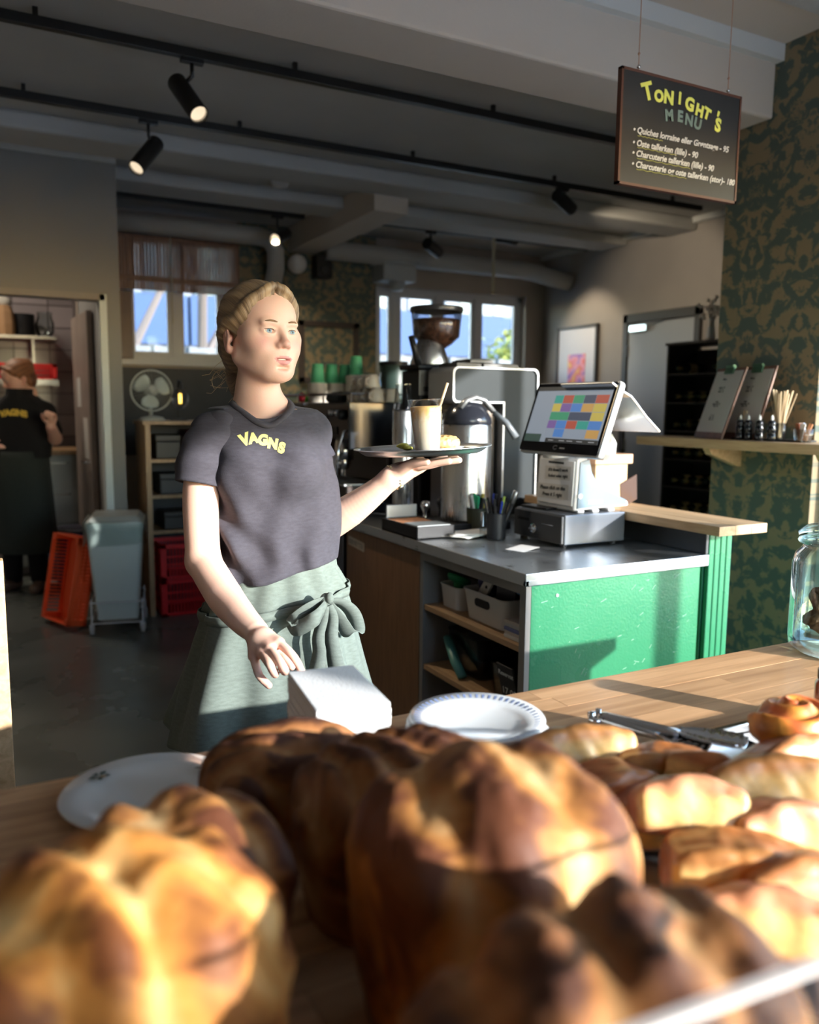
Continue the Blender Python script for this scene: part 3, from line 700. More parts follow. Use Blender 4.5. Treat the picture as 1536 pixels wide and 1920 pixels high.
obj('carcass',lbb(MB(),1.50,2.225,3.40,4.72,.0,.10).bb(.02,.765,.70,.703,0,.879).bb(.7,.765,.05,2.72,0,.879),M_cab,t)
obj('plinth',lbb(MB(),1.52,2.2,2.07,2.68,0,.118),M_cab,t)
# dishwasher beyond the door
t2=thing('undercounter_fridge','dark steel under-counter fridge beyond the brown cabinet door','fridge',(1.85,3.78,0))
obj('body',MB().bb(-.34,.33,-.34,.34,.12,.87),mat('fridge_dark',(.05,.055,.06),.4,.3),t2,bev=.006)
d_=obj('door',MB().bb(-.37,-.345,-.33,.33,.16,.86),mat('fridge_door',(.09,.095,.11),.3,.5),t2,bev=.004)
obj('handle',MB().tube([(-.37,-.28,.80),(-.40,-.28,.80),(-.40,.28,.80),(-.37,.28,.80)],.009),M_chrome,d_)
# ================================================================== RAISED OAK BAR
t=thing('oak_bar','raised oak bar board on a green fluted pedestal at the end of the counter','bar',(2.25,1.865,0))
for i,(a,b_) in enumerate(((-.116,-.040),(-.040,.038),(.038,.114))):
    obj('stave',MB().bb(a+.0002,b_-.0002,0,1.08,1.008,1.040+.0004*(i%2)),M_oak,t,bev=.0015)
for i in range(4):
    x=-.005+i*.0285; obj('flute',MB().bb(x,x+.0255,.135,.155,0,1.007),M_grn,t,bev=.004)
obj('pedestal',MB().bb(-.012,.112,.155,1.02,0,1.007),M_grn,t,bev=.002)
# wooden box at the bar's far end
t=thing('oak_box','square oak box with overhanging lid on the bar behind the till','box',(2.30,2.66,1.0415))
bm_=MB(); obj('box_body',MB().bb(-.085,.085,-.085,.085,0,.155),M_oak,t,bev=.002)
obj('lid',MB().bb(-.10,.10,-.10,.10,.155,.195),wood('oak_lid',(.66,.40,.25),(.5,.28,.16),0,rnd=0),t,bev=.003)
o=obj('card_stand',MB().box((0,0,.055),(.09,.004,.12),Matrix.Rotation(R(-24),4,'Y')@Matrix.Rotation(R(20),4,'X')),mat('smoked_acrylic',(.10,.06,.045),.25),loc=(2.27,2.44,1.0415)); tag(o,'dark brown card leaning in front of the oak box','card')
q=P(1133,825,2.95)
t=thing('paper_bag','crumpled white paper bag standing behind the till','bag',(q.x,q.y,1.237)); 
obj('bag_body',MB().lathe([(.03,0),(.042,.02),(.045,.06),(.03,.09),(.022,.10)],9,Matrix.Rotation(.5,4,'Z')),mat('paper_white',(.68,.66,.62),.8),t); obj('fold',MB().bb(-.024,.024,-.004,.004,.095,.115),MATS['paper_white'],t)
# ================================================================== CASH DRAWER + TILL
DX0,DX1,DY0,DY1=1.835,2.205,2.30,2.60
DX1=2.128
t=thing('cash_drawer','dark grey steel cash drawer with a lock, under the till','cash drawer',(DX0,DY0,CT))
M_dr=mat('drawer_paint',(.16,.175,.20),.28,.35,var=.05)
obj('case',MB().bb(.012,DX1-DX0,0,DY1-DY0,.012,.1205),M_dr,t,bev=.004)
f=obj('drawer_front',MB().bb(0,.012,.004,DY1-DY0-.004,.016,.116),mat('drawer_front',(.035,.037,.042),.4),t,bev=.003)
obj('lock',MB().lathe([(.018,0),(.018,.006),(.012,.009),(.011,.014),(.001,.015)],20,Matrix.Translation((0,.165,.055))@Matrix.Rotation(R(-90),4,'Y')).bb(-.022,-.012,.160,.170,.052,.058),M_chrome,f,smooth=False)
obj('media_slot',MB().bb(-.0015,.002,.05,.12,.076,.079),M_chrome,f); obj('badge',MB().bb(-.001,.002,.2,.27,.078,.088),M_blk,f)
for x in (.03,.26):
    for y in (.03,.27): obj('foot',MB().lathe([(.014,0),(.014,.012)],12,Matrix.Translation((x,y,0))),M_blk,t)
ZD=CT+.1215
def q_(px,py,y=2.33): return ony(px,py,y)
t=thing('till','touch screen till with white base, notes and a rear customer display','till',(1.9,2.33,ZD))
O=Vector((1.9,2.33,ZD))
prof=[(1078,950),(1085,852),(1104,846),(1108,872),(1118,893),(1135,909),(1160,921),(1180,931),(1181,940),(1130,944)]
pp=[(q_(*p).x-1.9,q_(*p).z-ZD) for p in prof]; zmin=min(p[1] for p in pp)
pp=[(x,z-zmin+.007) for x,z in pp]
MY=Matrix.Rotation(R(90),4,'X')   # poly xy -> xz, extrude -> -Y
M_blue=mat('till_side',(.16,.25,.33),.2,coat=.5); M_wh=mat('till_white',(.78,.77,.77),.3)
obj('base',MB().prism(pp,.225,Matrix.Translation((0,.23,0))@MY),M_wh,t,bev=.006)
cx_=sum(p[0] for p in pp)/len(pp); cz_=sum(p[1] for p in pp)/len(pp)
p2=[(cx_+(x-cx_)*.90,cz_+(z-cz_)*.90) for x,z in pp]
sd=obj('side_cover',MB().prism(p2,.004,Matrix.Translation((0,.004,0))@MY),M_blue,t,bev=.0015)
x0=pp[0][0];
obj('power_button',MB().cyl((x0+.022,.001,.062),(x0+.022,-.004,.062),.0095,n=18),M_chrome,sd)
obj('port_cover',MB().bb(x0+.06,x0+.13,-.0008,.001,.03,.045),mat('port_grey',(.2,.26,.32),.3),sd)
for x in (x0+.015,x0+.085,x0+.16): obj('foot',MB().bb(x,x+.03,.0,.225,0,.010),M_wh,t,bev=.003)
# receipt printer door with handwritten notes (front face, towards the barista)
a_=Vector((pp[0][0],0,pp[0][1])); b__=Vector((pp[1][0],0,pp[1][1]))
tilt=math.atan2((b__-a_).x,(b__-a_).z); mid=(a_+b__)/2
MFc=Matrix.Translation((mid.x,.118,mid.z))@Matrix.Rotation(tilt,4,'Y')@Matrix.Rotation(R(-90),4,'Z')@MX
hgt=(b__-a_).length
fd=obj('printer_door',MB().add([MFc@Vector((x,y,z)) for x in(-.105,.105) for y in(-hgt*.42,hgt*.46) for z in(0,.006)],[(0,1,3,2),(4,6,7,5),(0,4,5,1),(2,3,7,6),(0,2,6,4),(1,5,7,3)]),M_wh,t,bev=.003)
obj('paper_slot',MB().add([MFc@Vector((x,y,z)) for x in(-.045,.045) for y in(hgt*.38,hgt*.42) for z in(.004,.007)],[(0,1,3,2),(4,6,7,5),(0,4,5,1),(2,3,7,6),(0,2,6,4),(1,5,7,3)]),M_blk,fd)
ink=mat('ink_black',(.03,.03,.03),.7); tape=mat('tape_clear',(.62,.59,.55),.35)
for (cx,cy,w,h,l1,l2,sz) in ((.015,hgt*.2,.15,.05,"if it doesn't work","Robot oden right",.0165),(-.012,-hgt*.17,.19,.056,"Please click on the","Press it 5 right",.020)):
    Mn=MFc@Matrix.Translation((cx,cy,.0065))@Matrix.Rotation(.03,4,'Z')
    nn=obj('taped_note',MB().add([Mn@Vector((x,y,z)) for x in(-w/2,w/2) for y in(-h/2,h/2) for z in(0,.0006)],[(0,1,3,2),(4,6,7,5),(0,4,5,1),(2,3,7,6),(0,2,6,4),(1,5,7,3)]),tape,fd)
    for k,l in enumerate((l1,l2)): text('lettering',l,sz,ink,nn,Mn@Matrix.Translation((0,h*.22-k*h*.45,.001)),bold=.0005,shear=.2)
# screen
BL,BR,TR,TL=[Vector(v)-O for v in ((1.80,2.524,1.266),(1.80,2.088,1.266),(1.884,2.088,1.509),(1.884,2.524,1.509))]
ux=(BR-BL).normalized(); uy=(TL-BL).normalized(); un=ux.cross(uy)
MS=Matrix((ux,uy,un)).transposed().to_4x4(); MS.translation=BL
Ws=(BR-BL).length; Hs=(TL-BL).length
def rr(x0,x1,y0,y1,r,n=5):
    out=[]
    for cx,cy,a0 in ((x1-r,y0+r,-90),(x1-r,y1-r,0),(x0+r,y1-r,90),(x0+r,y0+r,180)):
        for i in range(n+1): a=R(a0+90*i/n); out.append((cx+r*math.cos(a),cy+r*math.sin(a)))
    return out
obj('screen_shell',MB().prism(rr(-.006,Ws+.006,-.006,Hs+.006,.016),.024,MS@Matrix.Translation((0,0,-.026))),mat('till_alu',(.72,.72,.73),.25,.3),t,bev=.005)
bz=obj('screen_glass',MB().prism(rr(0,Ws,0,Hs,.012),.004,MS@Matrix.Translation((0,0,-.002))),mat('screen_black',(.008,.008,.01),.08),t)
def em2(name,c,s=1.0): return emis(name,c,s)
Ms=lambda x0,x1,y0,y1,n,m,nm='screen_tile': obj(nm,MB().bb(x0,x1,y0,y1,n,n+.0003).mesh(nm),m,bz)
def rect(x0,x1,y0,y1,z,m,nm):
    mb=MB(); mb.M=MS; mb.bb(x0,x1,y0,y1,z,z+.0003); return obj(nm,mb,m,bz)
gx=lambda u:Ws*u; gy=lambda v:Hs*(1-v)
rect(gx(.03),gx(.97),gy(.86),gy(.05),.0021,em2('scr_pale',(.26,.31,.38),.55),'display')
rect(gx(.03),gx(.97),gy(.11),gy(.05),.0025,em2('scr_dark',(.02,.025,.03),.5),'title_bar')
rect(gx(.03),gx(.25),gy(.86),gy(.75),.0025,em2('scr_green',(.03,.07,.06),.5),'status_tile')
rect(gx(.32),gx(.97),gy(.86),gy(.80),.0025,MATS['scr_dark'],'button_row')
cols={'g':(.03,.22,.12),'r':(.32,.06,.04),'p':(.14,.08,.25),'b':(.05,.16,.42),'o':(.42,.24,.07),'d':(.035,.05,.09),'y':(.42,.34,.07),'t':(.02,.24,.2),'a':(.2,.24,.3)}
for k,c in cols.items(): em2('scr_'+k,c,.75)
layout=[(.29,.40,'t',0),(.40,.53,'r',0),(.53,.66,'g',0),(.66,.80,'d',0),(.80,.95,'r',0),
 (.29,.40,'y',1),(.40,.53,'p',1),(.53,.66,'b',1),(.66,.80,'o',1),(.80,.95,'y',1),
 (.29,.53,'g',2),(.53,.80,'d',2),(.80,.95,'y',2),(.29,.40,'p',3),(.40,.53,'b',3),(.53,.66,'r',3),(.66,.80,'t',3),(.80,.95,'b',3),
 (.29,.40,'a',4),(.40,.53,'b',4),(.53,.80,'a',4),(.80,.95,'o',4)]
for a1,b1,c,j in layout: rect(gx(a1)+.001,gx(b1)-.001,gy(.175+.122*(j+1))+.001,gy(.175+.122*j)-.001,.0027,MATS['scr_'+c],'screen_tile')
mb=MB(); 
for u in (.36,.5,.6,.72,.86): mb.bb(gx(u),gx(u)+.03,gy(.835),gy(.825),.0029,.0031)
mb.M=MS; mb.v=[tuple(MS@Vector(v)) for v in mb.v]; obj('status_text',mb,em2('scr_text',(.4,.42,.45),.5),bz)
mb=MB(); mb.M=MS; mb.tube([(gx(.48)+.011*math.cos(a),gy(.93)+.007*math.sin(a),.0023) for a in np.linspace(.6,5.6,14)],.0012,4); mb.bb(gx(.535),gx(.60),gy(.945),gy(.925),.002,.0025)
obj('logo',mb,mat('logo_grey',(.30,.30,.31),.4),bz)
# rear customer display: a bent sheet falling away to the customer side
prof=[(1150,715),(1166,728),(1176,735),(1186,741),(1196,754),(1215,780),(1240,808)]
def c_(px,py): v=ony(px,py,2.088)-O; return v
top=[c_(*p) for p in prof]; ylo,yhi=2.095-2.33,2.36-2.33
rows=[[Vector((v.x,y,v.z)) for v in top] for y in (ylo,yhi)]
n_=len(top); mb=MB(); d2=.007
mb.prism([(v.x,v.z) for v in top]+[(v.x-d2*.6,v.z-d2) for v in reversed(top)],.27,Matrix.Translation((0,yhi,0))@MY)
obj('customer_display',mb,mat('display_rear',(.50,.50,.50),.22,.9),t,bev=.002)
obj('neck',MB().tube([(.0,.10,.20),(-.005,.10,.26),(-.03,.06,.32)],[.05,.045,.03],12),M_wh,t,smooth=True)
o=obj('phone',MB().bb(-.035,.035,-.07,.07,0,.009),M_blk,loc=(1.90,2.52,ZD),bev=.003); tag(o,'black phone lying on the cash drawer beside the till','phone')
o.rotation_euler=(0,0,.15)
# ================================================================== THINGS ON THE STEEL TOP
def pens(mb_cols,base,h,r,n,seed,lean=.35,rad=.004,name='pen',labf=None,grp=None):
    rr_=random.Random(seed)
    for i in range(n):
        a=rr_.uniform(0,2*PI); q=r*.6*rr_.random(); l=h*rr_.uniform(.85,1.15)
        d=Vector((math.cos(a)*lean*rr_.uniform(.3,1),math.sin(a)*lean*rr_.uniform(.3,1),1)).normalized()
        c,cn=mb_cols[i%len(mb_cols)]
        m=mat('pen_'+cn.replace(' ','_'),c,.35)
        st=Vector(base)+Vector((math.cos(a)*q,math.sin(a)*q,.008))
        st=st-Vector((d.x,d.y,0))*l*.15
        t=thing(name,labf(cn,i),'pen',st,group=grp); M=d.to_track_quat('Z','Y').to_matrix().to_4x4()
        obj('barrel',MB().lathe([(rad*.3,0),(rad,.012),(rad,l*.72),(rad*.9,l*.73)],8,M),m,t,smooth=True)
        obj('cap',MB().lathe([(rad*1.15,l*.7),(rad*1.2,l*.98),(rad*.6,l)],8,M).box(M@Vector((rad*1.2,0,l*.86)),(.0025,.003,l*.2),M.to_3x3().to_4x4()),m if i%3 else M_blk,t)
c=Vector((1.755,2.60,CT))
t=thing('mesh_pen_cup','black mesh pen cup on the steel top in front of the cash drawer','pen cup',c)
obj('cup',MB().lathe([(.034,.0),(.036,.002),(.039,.10),(.0365,.10),(.034,.004),(.001,.004)],24),mat('cup_black',(.015,.016,.02),.5),t,auto=40)
obj('rim',MB().tube([(.0385*math.cos(a),.0385*math.sin(a),.10) for a in np.linspace(0,2*PI,25)[:-1]],.002,6,closed=True),M_blk,t)
pens([((.012,.012,.014),'black'),((.02,.05,.45),'blue'),((.012,.012,.014),'black'),((.7,.72,.75),'white'),((.02,.02,.03),'black'),((.35,.5,.08),'lime')],c,.155,.03,11,2,labf=lambda cn,i:'%s pen standing in the black mesh cup'%cn,grp='pens in the mesh cup')
t=thing('marker_black','thick black marker sticking up highest from the mesh cup','marker',c+Vector((.008,-.012,.006))); Mm=Vector((.25,-.22,1)).to_track_quat('Z','Y').to_matrix().to_4x4()
obj('barrel',MB().lathe([(.009,0),(.010,.14)],12,Mm),M_blk,t,smooth=True); obj('cap',MB().lathe([(.0105,.14),(.0108,.19),(.008,.192)],12,Mm),mat('cap_grey',(.3,.3,.3),.3,.8),t,smooth=True)
c2=Vector((1.79,2.80,CT))
t=thing('marker_cup','dark cup full of coloured markers beside the black pen cup','pen cup',c2)
obj('cup',MB().lathe([(.036,0),(.038,.002),(.042,.095),(.039,.095),(.036,.004),(.001,.004)],20),mat('cup_olive',(.05,.055,.03),.5),t,auto=40); obj('rim',MB().tube([(.041*math.cos(a),.041*math.sin(a),.095) for a in np.linspace(0,2*PI,21)[:-1]],.002,5,closed=True),M_blk,t)
pens([((.30,.03,.28),'purple'),((.02,.30,.13),'green'),((.60,.62,.62),'white'),((.03,.30,.40),'teal'),((.45,.35,.08),'ochre'),((.02,.02,.02),'black')],c2,.135,.036,14,6,rad=.0065,name='marker',labf=lambda cn,i:'%s marker standing in the dark olive cup'%cn,grp='markers in the olive cup')
v=onz(905,1008,CT)
t=thing('glue_bottle','small clear bottle with a silver cap beside the mesh pen cup','bottle',v)
obj('bottle',MB().lathe([(.011,0),(.012,.004),(.012,.04),(.008,.046)],14),glass('clear_plastic',(.85,.88,.88),.2),t,smooth=True); obj('cap',MB().lathe([(.009,.044),(.009,.10),(.007,.102)],14),M_chrome,t,auto=40)
# papers
mp=mat('paper_sheet',(.80,.79,.77),.75)
for i,(x,y,rz,w,h) in enumerate(((1.66,2.83,.5,.21,.297),(1.70,2.78,.25,.21,.297),(1.62,2.74,.75,.15,.21),(1.70,2.70,-.2,.21,.148))):
    rows=[]
    rg=random.Random(i)
    for a in range(9):
        rows.append([Vector((w*(b_/6-.5),h*(a/8-.5),.003*i+.0015+.006*(i%2)*max(0,math.sin(a*.6+b_*.5)))) for b_ in range(7)])
    o=obj('paper_sheet',MB().grid(rows),mp,loc=(x,y,CT+.001),smooth=True,solid=.0006); o.rotation_euler=(0,0,rz)
    tag(o,['lowest loose white paper sheet on the steel top','white paper sheet lying second in the loose pile','small white paper sheet lying crooked on the pile','topmost half sheet of white paper on the loose pile'][i],'paper','loose papers on the steel top')
o=obj('receipt_slip',MB().grid([[Vector((x,y,.0015+.003*math.sin(x*30))) for x in np.linspace(-.06,.06,7)] for y in (-.04,0,.04)]),mp,loc=(1.70,2.36,CT+.001),solid=.0005); tag(o,'white receipt slip lying in front of the cash drawer','receipt'); o.rotation_euler=(0,0,.3)
# clipboard with silver edge
o=obj('steel_tray_small',MB().bb(-.07,.07,-.05,.05,0,.004).bb(-.07,.07,-.05,-.046,0,.018).bb(-.07,.07,.046,.05,0,.018).bb(-.07,-.066,-.05,.05,0,.018).bb(.066,.07,-.05,.05,0,.018),M_chrome,loc=(1.86,2.99,CT),bev=.001); tag(o,'small shiny steel tray behind the papers','tray')
# tamping box
t=thing('knock_box','low black tamping box with a cork mat near the counter edge','knock box',(1.455,2.86,CT),0)
obj('tray',MB().bb(0,.17,-.17,.13,0,.008).bb(0,.17,-.17,-.16,0,.05).bb(0,.17,.12,.13,0,.05).bb(0,.008,-.17,.13,0,.05).bb(.162,.17,-.17,.13,0,.05),M_blk,t,bev=.002)
obj('mat_cork',MB().bb(.01,.16,-.02,.118,.008,.046),mat('cork_orange',(.50,.22,.10),.8,var=.3,vscale=60),t)
obj('steel_lip',MB().bb(.02,.16,.125,.135,.03,.10),mat('lip_grey',(.30,.32,.34),.35,.6),t,bev=.002); obj('sponge',MB().bb(.012,.155,-.155,-.05,.02,.040),mat('sponge_cream',(.66,.60,.36),.8),t,bev=.003); obj('sponge_clip',MB().bb(.01,.158,-.158,-.045,.040,.052),mat('clip_grey',(.4,.43,.44),.35,.5),t,bev=.002)
def tamper(x,y,m,lab,h=.10):
    t=thing('tamper',lab,'tamper',(x,y,CT+.001))
    obj('tamper_base',MB().lathe([(.029,0),(.0295,.01),(.028,.014),(.012,.02)],28),M_chrome,t,smooth=True)
    obj('handle',MB().lathe([(.012,.018),(.010,.035),(.0085,.055),(.014,.068),(.020,.08),(.0215,.09),(.017,.100),(.006,.105),(.001,.106)],24),m,t,smooth=True)
tamper(1.675,3.02,M_chrome,'shiny chrome coffee tamper standing beside the tamping box')
tamper(1.79,3.09,M_blk,'black handled coffee tamper standing behind the chrome one')
# kettle on black base
t=thing('insulated_server','tall brushed steel coffee server with a black handle on a black base','coffee server',(1.80,2.90,CT))
obj('warmer_base',MB().bb(-.15,.15,-.12,.13,0,.035),M_blk,t,bev=.004)
B0=.036
obj('server_body',MB().lathe([(.098,B0),(.103,B0+.006),(.103,.42),(.100,.43)],40),M_steelx,t,auto=35)
obj('lid',MB().lathe([(.100,.43),(.104,.435),(.100,.46),(.075,.50),(.05,.52),(.001,.525)],36),mat('lid_black',(.02,.022,.03),.18),t,smooth=True)
obj('lid_handle',MB().tube([(-.06,-.04,.50),(-.03,-.04,.53),(.01,-.045,.542),(.05,-.05,.53),(.092,-.055,.485)],.011,8,flat=1.8),mat('handle_grey',(.35,.36,.37),.3,.5),t,smooth=True)
obj('side_handle',MB().tube([(.08,-.08,.48),(.12,-.11,.44),(.15,-.14,.38)],[.012,.014,.016],10),mat('handle_dark',(.16,.18,.20),.3),t,smooth=True)
# brewer frame (C-shaped side)
x0,x1=ony(850,683,3.1).x,ony(1012,683,3.1).x; z1=1.60; zi=ony(940,757,3.1).z; xi=ony(944,757,3.1).x
t=thing('batch_brewer','large C-shaped grey coffee brewer with silver edges behind the server','coffee machine',(x0,3.1,CT))
Wd=x1-x0; Hh=z1-CT; zi-=CT; xi-=x0
def cprof(o): # inset o
    r=.03-o*.5; P_=[]
    def arc(cx,cy,r,a0,a1,n=5): 
        for i in range(n+1): a=R(a0+(a1-a0)*i/n); P_.append((cx+r*math.cos(a),cy+r*math.sin(a)))
    arc(Wd-o-r,Hh-o-r,r,0,90); arc(o+r,Hh-o-r,r,90,180); arc(o+r*.8,zi+o+r*.8,r*.8,180,270); P_.append((xi+o,zi+o)); P_.append((xi+o,.0+o)); P_.append((Wd-o,.0+o)); return P_
obj('side_panel',MB().prism(cprof(.010),.20,Matrix.Translation((0,.21,0))@MY),mat('brewer_grey',(.030,.037,.041),.6,0,var=.06,spec=.2),t)
fr=MB(); a=cprof(0); b_=cprof(.010); n=len(a)
vs=[(x,0,z) for x,z in a]+[(x,0,z) for x,z in b_]+[(x,.22,z) for x,z in a]+[(x,.22,z) for x,z in b_]
fs=[]
for i in range(n):
    j=(i+1)%n; fs+=[(i,j,n+j,n+i),(2*n+i,3*n+i,3*n+j,2*n+j),(i,2*n+i,2*n+j,j),(n+i,n+j,3*n+j,3*n+i)]
obj('edge_trim',fr.add(vs,fs),mat('trim_silver',(.30,.32,.34),.35,.6),t,bev=.002)
obj('brew_tower',MB().bb(.0,xi-.01,.05,.19,0,zi-.03),mat('brown_steel',(.14,.12,.11),.35,.5),t,bev=.004)
obj('foot',MB().bb(.02,Wd-.02,.02,.20,-.0,.012),M_blk,t)
for i,(a1,b1,z) in enumerate(((.03,.16,0),(.17,.36,0),(.10,.22,.016))):
    o=obj('black_tray',MB().bb(a1,b1,.02,.18,z,z+.014).bb(a1+.01,b1-.01,.03,.17,z+.0,z+.018),mat('tray_black',(.03,.035,.04),.4),loc=(x0,3.1,z1+.001),bev=.002); tag(o,['flat black tray on the brewer top, next to the grinder','wide flat black tray at the right end of the brewer top','thin black tray overlapping the other two on the brewer'][i],'tray')
# grinder
q=P(852,700,3.72)
t=thing('coffee_grinder','tall black coffee grinder with steel cone and glass hopper of beans','coffee grinder',(q.x,3.47,CT))
gxx=q.x
k=3.72/1535
zt=lambda py:P(852,py,3.72).z-CT
obj('grinder_body',MB().bb(-.10,.11,-.09,.10,0,zt(688)-.01),M_blk,t,bev=.01)
zc=zt(683)
obj('head_cap',MB().bb(-.115,.115,-.10,.10,zc-.02,zc+.004),M_blk,t,bev=.008)
obj('steel_cone',MB().lathe([(.093,zc+.003),(.095,zc+.012),(.058,zt(632)),(.052,zt(630))],36),M_steelx,t,auto=35)
hp=obj('hopper',MB().lathe([(.03,zt(652)),(.075,zt(640)),(.112,zt(625)),(.116,zt(605)),(.122,zt(576)),(.120,zt(576)),(.113,zt(605)),(.108,zt(626)),(.03,zt(649))],32,Matrix.Translation((.035,0,0)),caps=False),glass('hopper_glass',(.90,.90,.90),.2),t,smooth=True)
def beanmat():
    m=mat('coffee_beans',(.11,.05,.03),.4,var=.6,vscale=55,bump=1,bscale=90); return m
mb=MB().lathe([(.03,zt(650)),(.072,zt(638)),(.106,zt(624)),(.111,zt(605)),(.112,zt(592)),(.06,zt(590)),(.001,zt(589))],32,Matrix.Translation((.035,0,0)))
obj('bean_fill',mb,beanmat(),hp,smooth=True,kind='stuff')
obj('hopper_lid',MB().lathe([(.126,zt(577)),(.129,zt(573)),(.126,zt(568)),(.001,zt(566))],32,Matrix.Translation((.035,0,0))),mat('lid_smoke',(.03,.03,.035),.3),t,auto=40)
pl=obj('dial_plate',MB().bb(-.112,.01,-.105,-.095,zc-.14,zc-.025),mat('dial_grey',(.22,.21,.20),.4,.5),t,bev=.003)
text('lettering','000 : 0',.03,M_blk,pl,Matrix.Translation((-.05,-.1055,zc-.112))@MX,bold=.001)
obj('lever',MB().cyl((-.115,-.10,zc+.0),(-.165,-.12,zc+.125),.016,.014,12),M_blk,t,smooth=True)
# ================================================================== ESPRESSO MACHINE
EX,EY,EZ=1.62,3.60,CT
t=thing('espresso_machine','dark two group espresso machine with chrome knobs and steel cup rail','espresso machine',(EX,EY,EZ))
Md=mat('machine_brown',(.055,.038,.033),.35,.3); 
obj('drip_base',MB().bb(-.06,.5,0,1.1,.05,.12),Md,t,bev=.006)
obj('back_body',MB().bb(.16,.52,0,1.1,.12,.52),Md,t,bev=.01)
obj('head_body',MB().bb(-.02,.52,0,1.1,.34,.52),Md,t,bev=.012)
obj('top_rail',MB().tube([(-.03,0,.56),(-.03,1.1,.56),(.5,1.1,.56),(.5,0,.56)],.007,6,closed=True),M_chrome,t)
for y in (0,.36,.73,1.1): obj('post',MB().cyl((-.03,y,.52),(-.03,y,.56),.006,n=8),M_chrome,t)
obj('side_plate',MB().bb(-.05,.2,-.016,0,.30,.52),mat('plate_steel',(.03,.036,.045),.14,.2),t,bev=.003)
obj('drip_grille',MB().bb(-.055,.14,.03,1.07,.12,.126),M_steel,t)
rk=random.Random(2)
for gy in (.28,.80):
    gr=obj('group_head',MB().lathe([(.05,.0),(.05,.05),(.042,.10),(.03,.13)],20,Matrix.Translation((.05,gy,.23))),M_chrome,t,smooth=True)
    pf=obj('portafilter',MB().lathe([(.022,-.03),(.037,.0),(.037,.025)],20,Matrix.Translation((.05,gy,.21))).cyl((.02,gy,.215),(-.05,gy-.01,.21),.009,n=8),M_chrome,t,smooth=True)
    obj('handle',MB().tube([(-.05,gy-.01,.21),(-.10,gy-.015,.205),(-.18,gy-.02,.195)],[.011,.014,.016],10),M_blk,pf,smooth=True)
    obj('spout',MB().tube([(.05,gy-.015,.18),(.05,gy-.02,.16),(.05,gy-.02,.145)],.006,6).tube([(.05,gy+.015,.18),(.05,gy+.02,.16),(.05,gy+.02,.145)],.006,6),M_chrome,pf)
    for dy in (-.12,-.04,.05,.13):
        obj('knob',MB().lathe([(.016,0),(.018,.01),(.014,.03),(.001,.032)],14,Matrix.Translation((-.02,gy+dy,.44+.03*rk.random()))@Matrix.Rotation(R(-90),4,'Y')),M_chrome,t,smooth=True)
    obj('button_panel',MB().bb(-.027,-.018,gy-.09,gy+.09,.36,.40),M_blk,t,bev=.002)
for y in (.03,1.06):
    obj('steam_wand',MB().tube([(.0,y,.40),(-.06,y,.38),(-.09,y-.01,.30),(-.11,y-.03,.17)],.0065,8).ball((.0,y,.41),.02,10,8),M_chrome,t,smooth=True)
    obj('steam_knob',MB().lathe([(.024,0),(.026,.02),(.02,.04),(.001,.042)],16,Matrix.Translation((-.02,y+.06,.46))@Matrix.Rotation(R(-90),4,'Y')),M_blk,t,smooth=True)
for x in (.0,.44):
    for y in (.06,1.04): obj('foot',MB().cyl((x,y,0),(x,y,.05),.02,n=12),M_chrome,t)
TZ=EZ+.522
# things on top of the machine: position from the photo on the plane z=TZ
def mt(px,y=None,py=742,yy=3.75): v=ony(px,py,yy); return v.x,yy
cup_g=mat('cup_green',(.12,.52,.27),.5); stack_w=mat('lid_stack',(.62,.56,.48),.6)
def vzp(px,py,yy): return ony(px,py,yy)
bv0=vzp(583,742,4.40); bv1=vzp(640,742,4.40)
def lidstack(px,yy,r,n,lab,h=.011,py0=None):
    v=vzp(px,740,yy); t=thing('lid_stack',lab,'lids',(v.x,yy,TZ)); 
    m=MB().lathe([(r,0),(r,h*.6),(r*.9,h*.62),(r*.9,h*.98)],20).mesh('lid'); m.materials.append(stack_w); m.shade_smooth(); m.set_sharp_from_angle(angle=R(40))
    for i in range(n): o=bpy.data.objects.new('lid',m); COL.objects.link(o); o.parent=t; o.location=(0,0,h*i)
    return Vector((v.x,yy,TZ+h*n))
s1=lidstack(596,4.42,.058,10,'leftmost stack of pale paper lids on the espresso machine')
s2=lidstack(632,4.42,.058,10,'middle stack of pale paper lids beneath two green cups')
s3=lidstack(668,4.30,.062,14,'tallest stack of pale lids beneath the right green cup')
cm=MB().lathe([(.043,0),(.042,.004),(.033,.105),(.031,.107),(.001,.107)],24); 
def gcup(p,lab,dx=0,dy=0):
    t=thing('green_cup',lab,'cup',(p.x+dx,p.y+dy,p.z),group='green paper cups'); obj('cup_body',MB().lathe([(.040,.004),(.031,.105),(.029,.107),(.001,.107)],24),cup_g,t,smooth=True); obj('rim',MB().tube([(.040*math.cos(a),.040*math.sin(a),.003) for a in np.linspace(0,2*PI,21)[:-1]],.0028,6,closed=True),cup_g,t,smooth=True)
gcup(s1,'upturned green paper cup on the leftmost lid stack'); gcup(s2,'upturned green paper cup second from the left',-.028,.01); gcup(s2,'upturned green paper cup third from the left',.05,.0) ; gcup(s3,'upturned green paper cup on the tallest lid stack')
for px,yy,r,h,l in ((655,4.0,.032,.055,'left small steel pitcher on the machine'),(676,3.92,.034,.058,'right small steel pitcher on the machine')):
    v=vzp(px,740,yy); t=thing('steel_pitcher',l,'pitcher',(v.x,yy,TZ)); obj('body',MB().lathe([(r,0),(r*1.05,.01),(r*.85,h*.8),(r*.95,h),(r*.9,h),(r*.8,h*.8),(r*.95,.012),(.001,.006)],20),M_chrome,t,smooth=True); obj('handle',MB().tube([(-r,0,h*.85),(-r-.02,0,h*.7),(-r-.015,0,h*.3),(-r,0,h*.2)],.004,6),M_chrome,t)
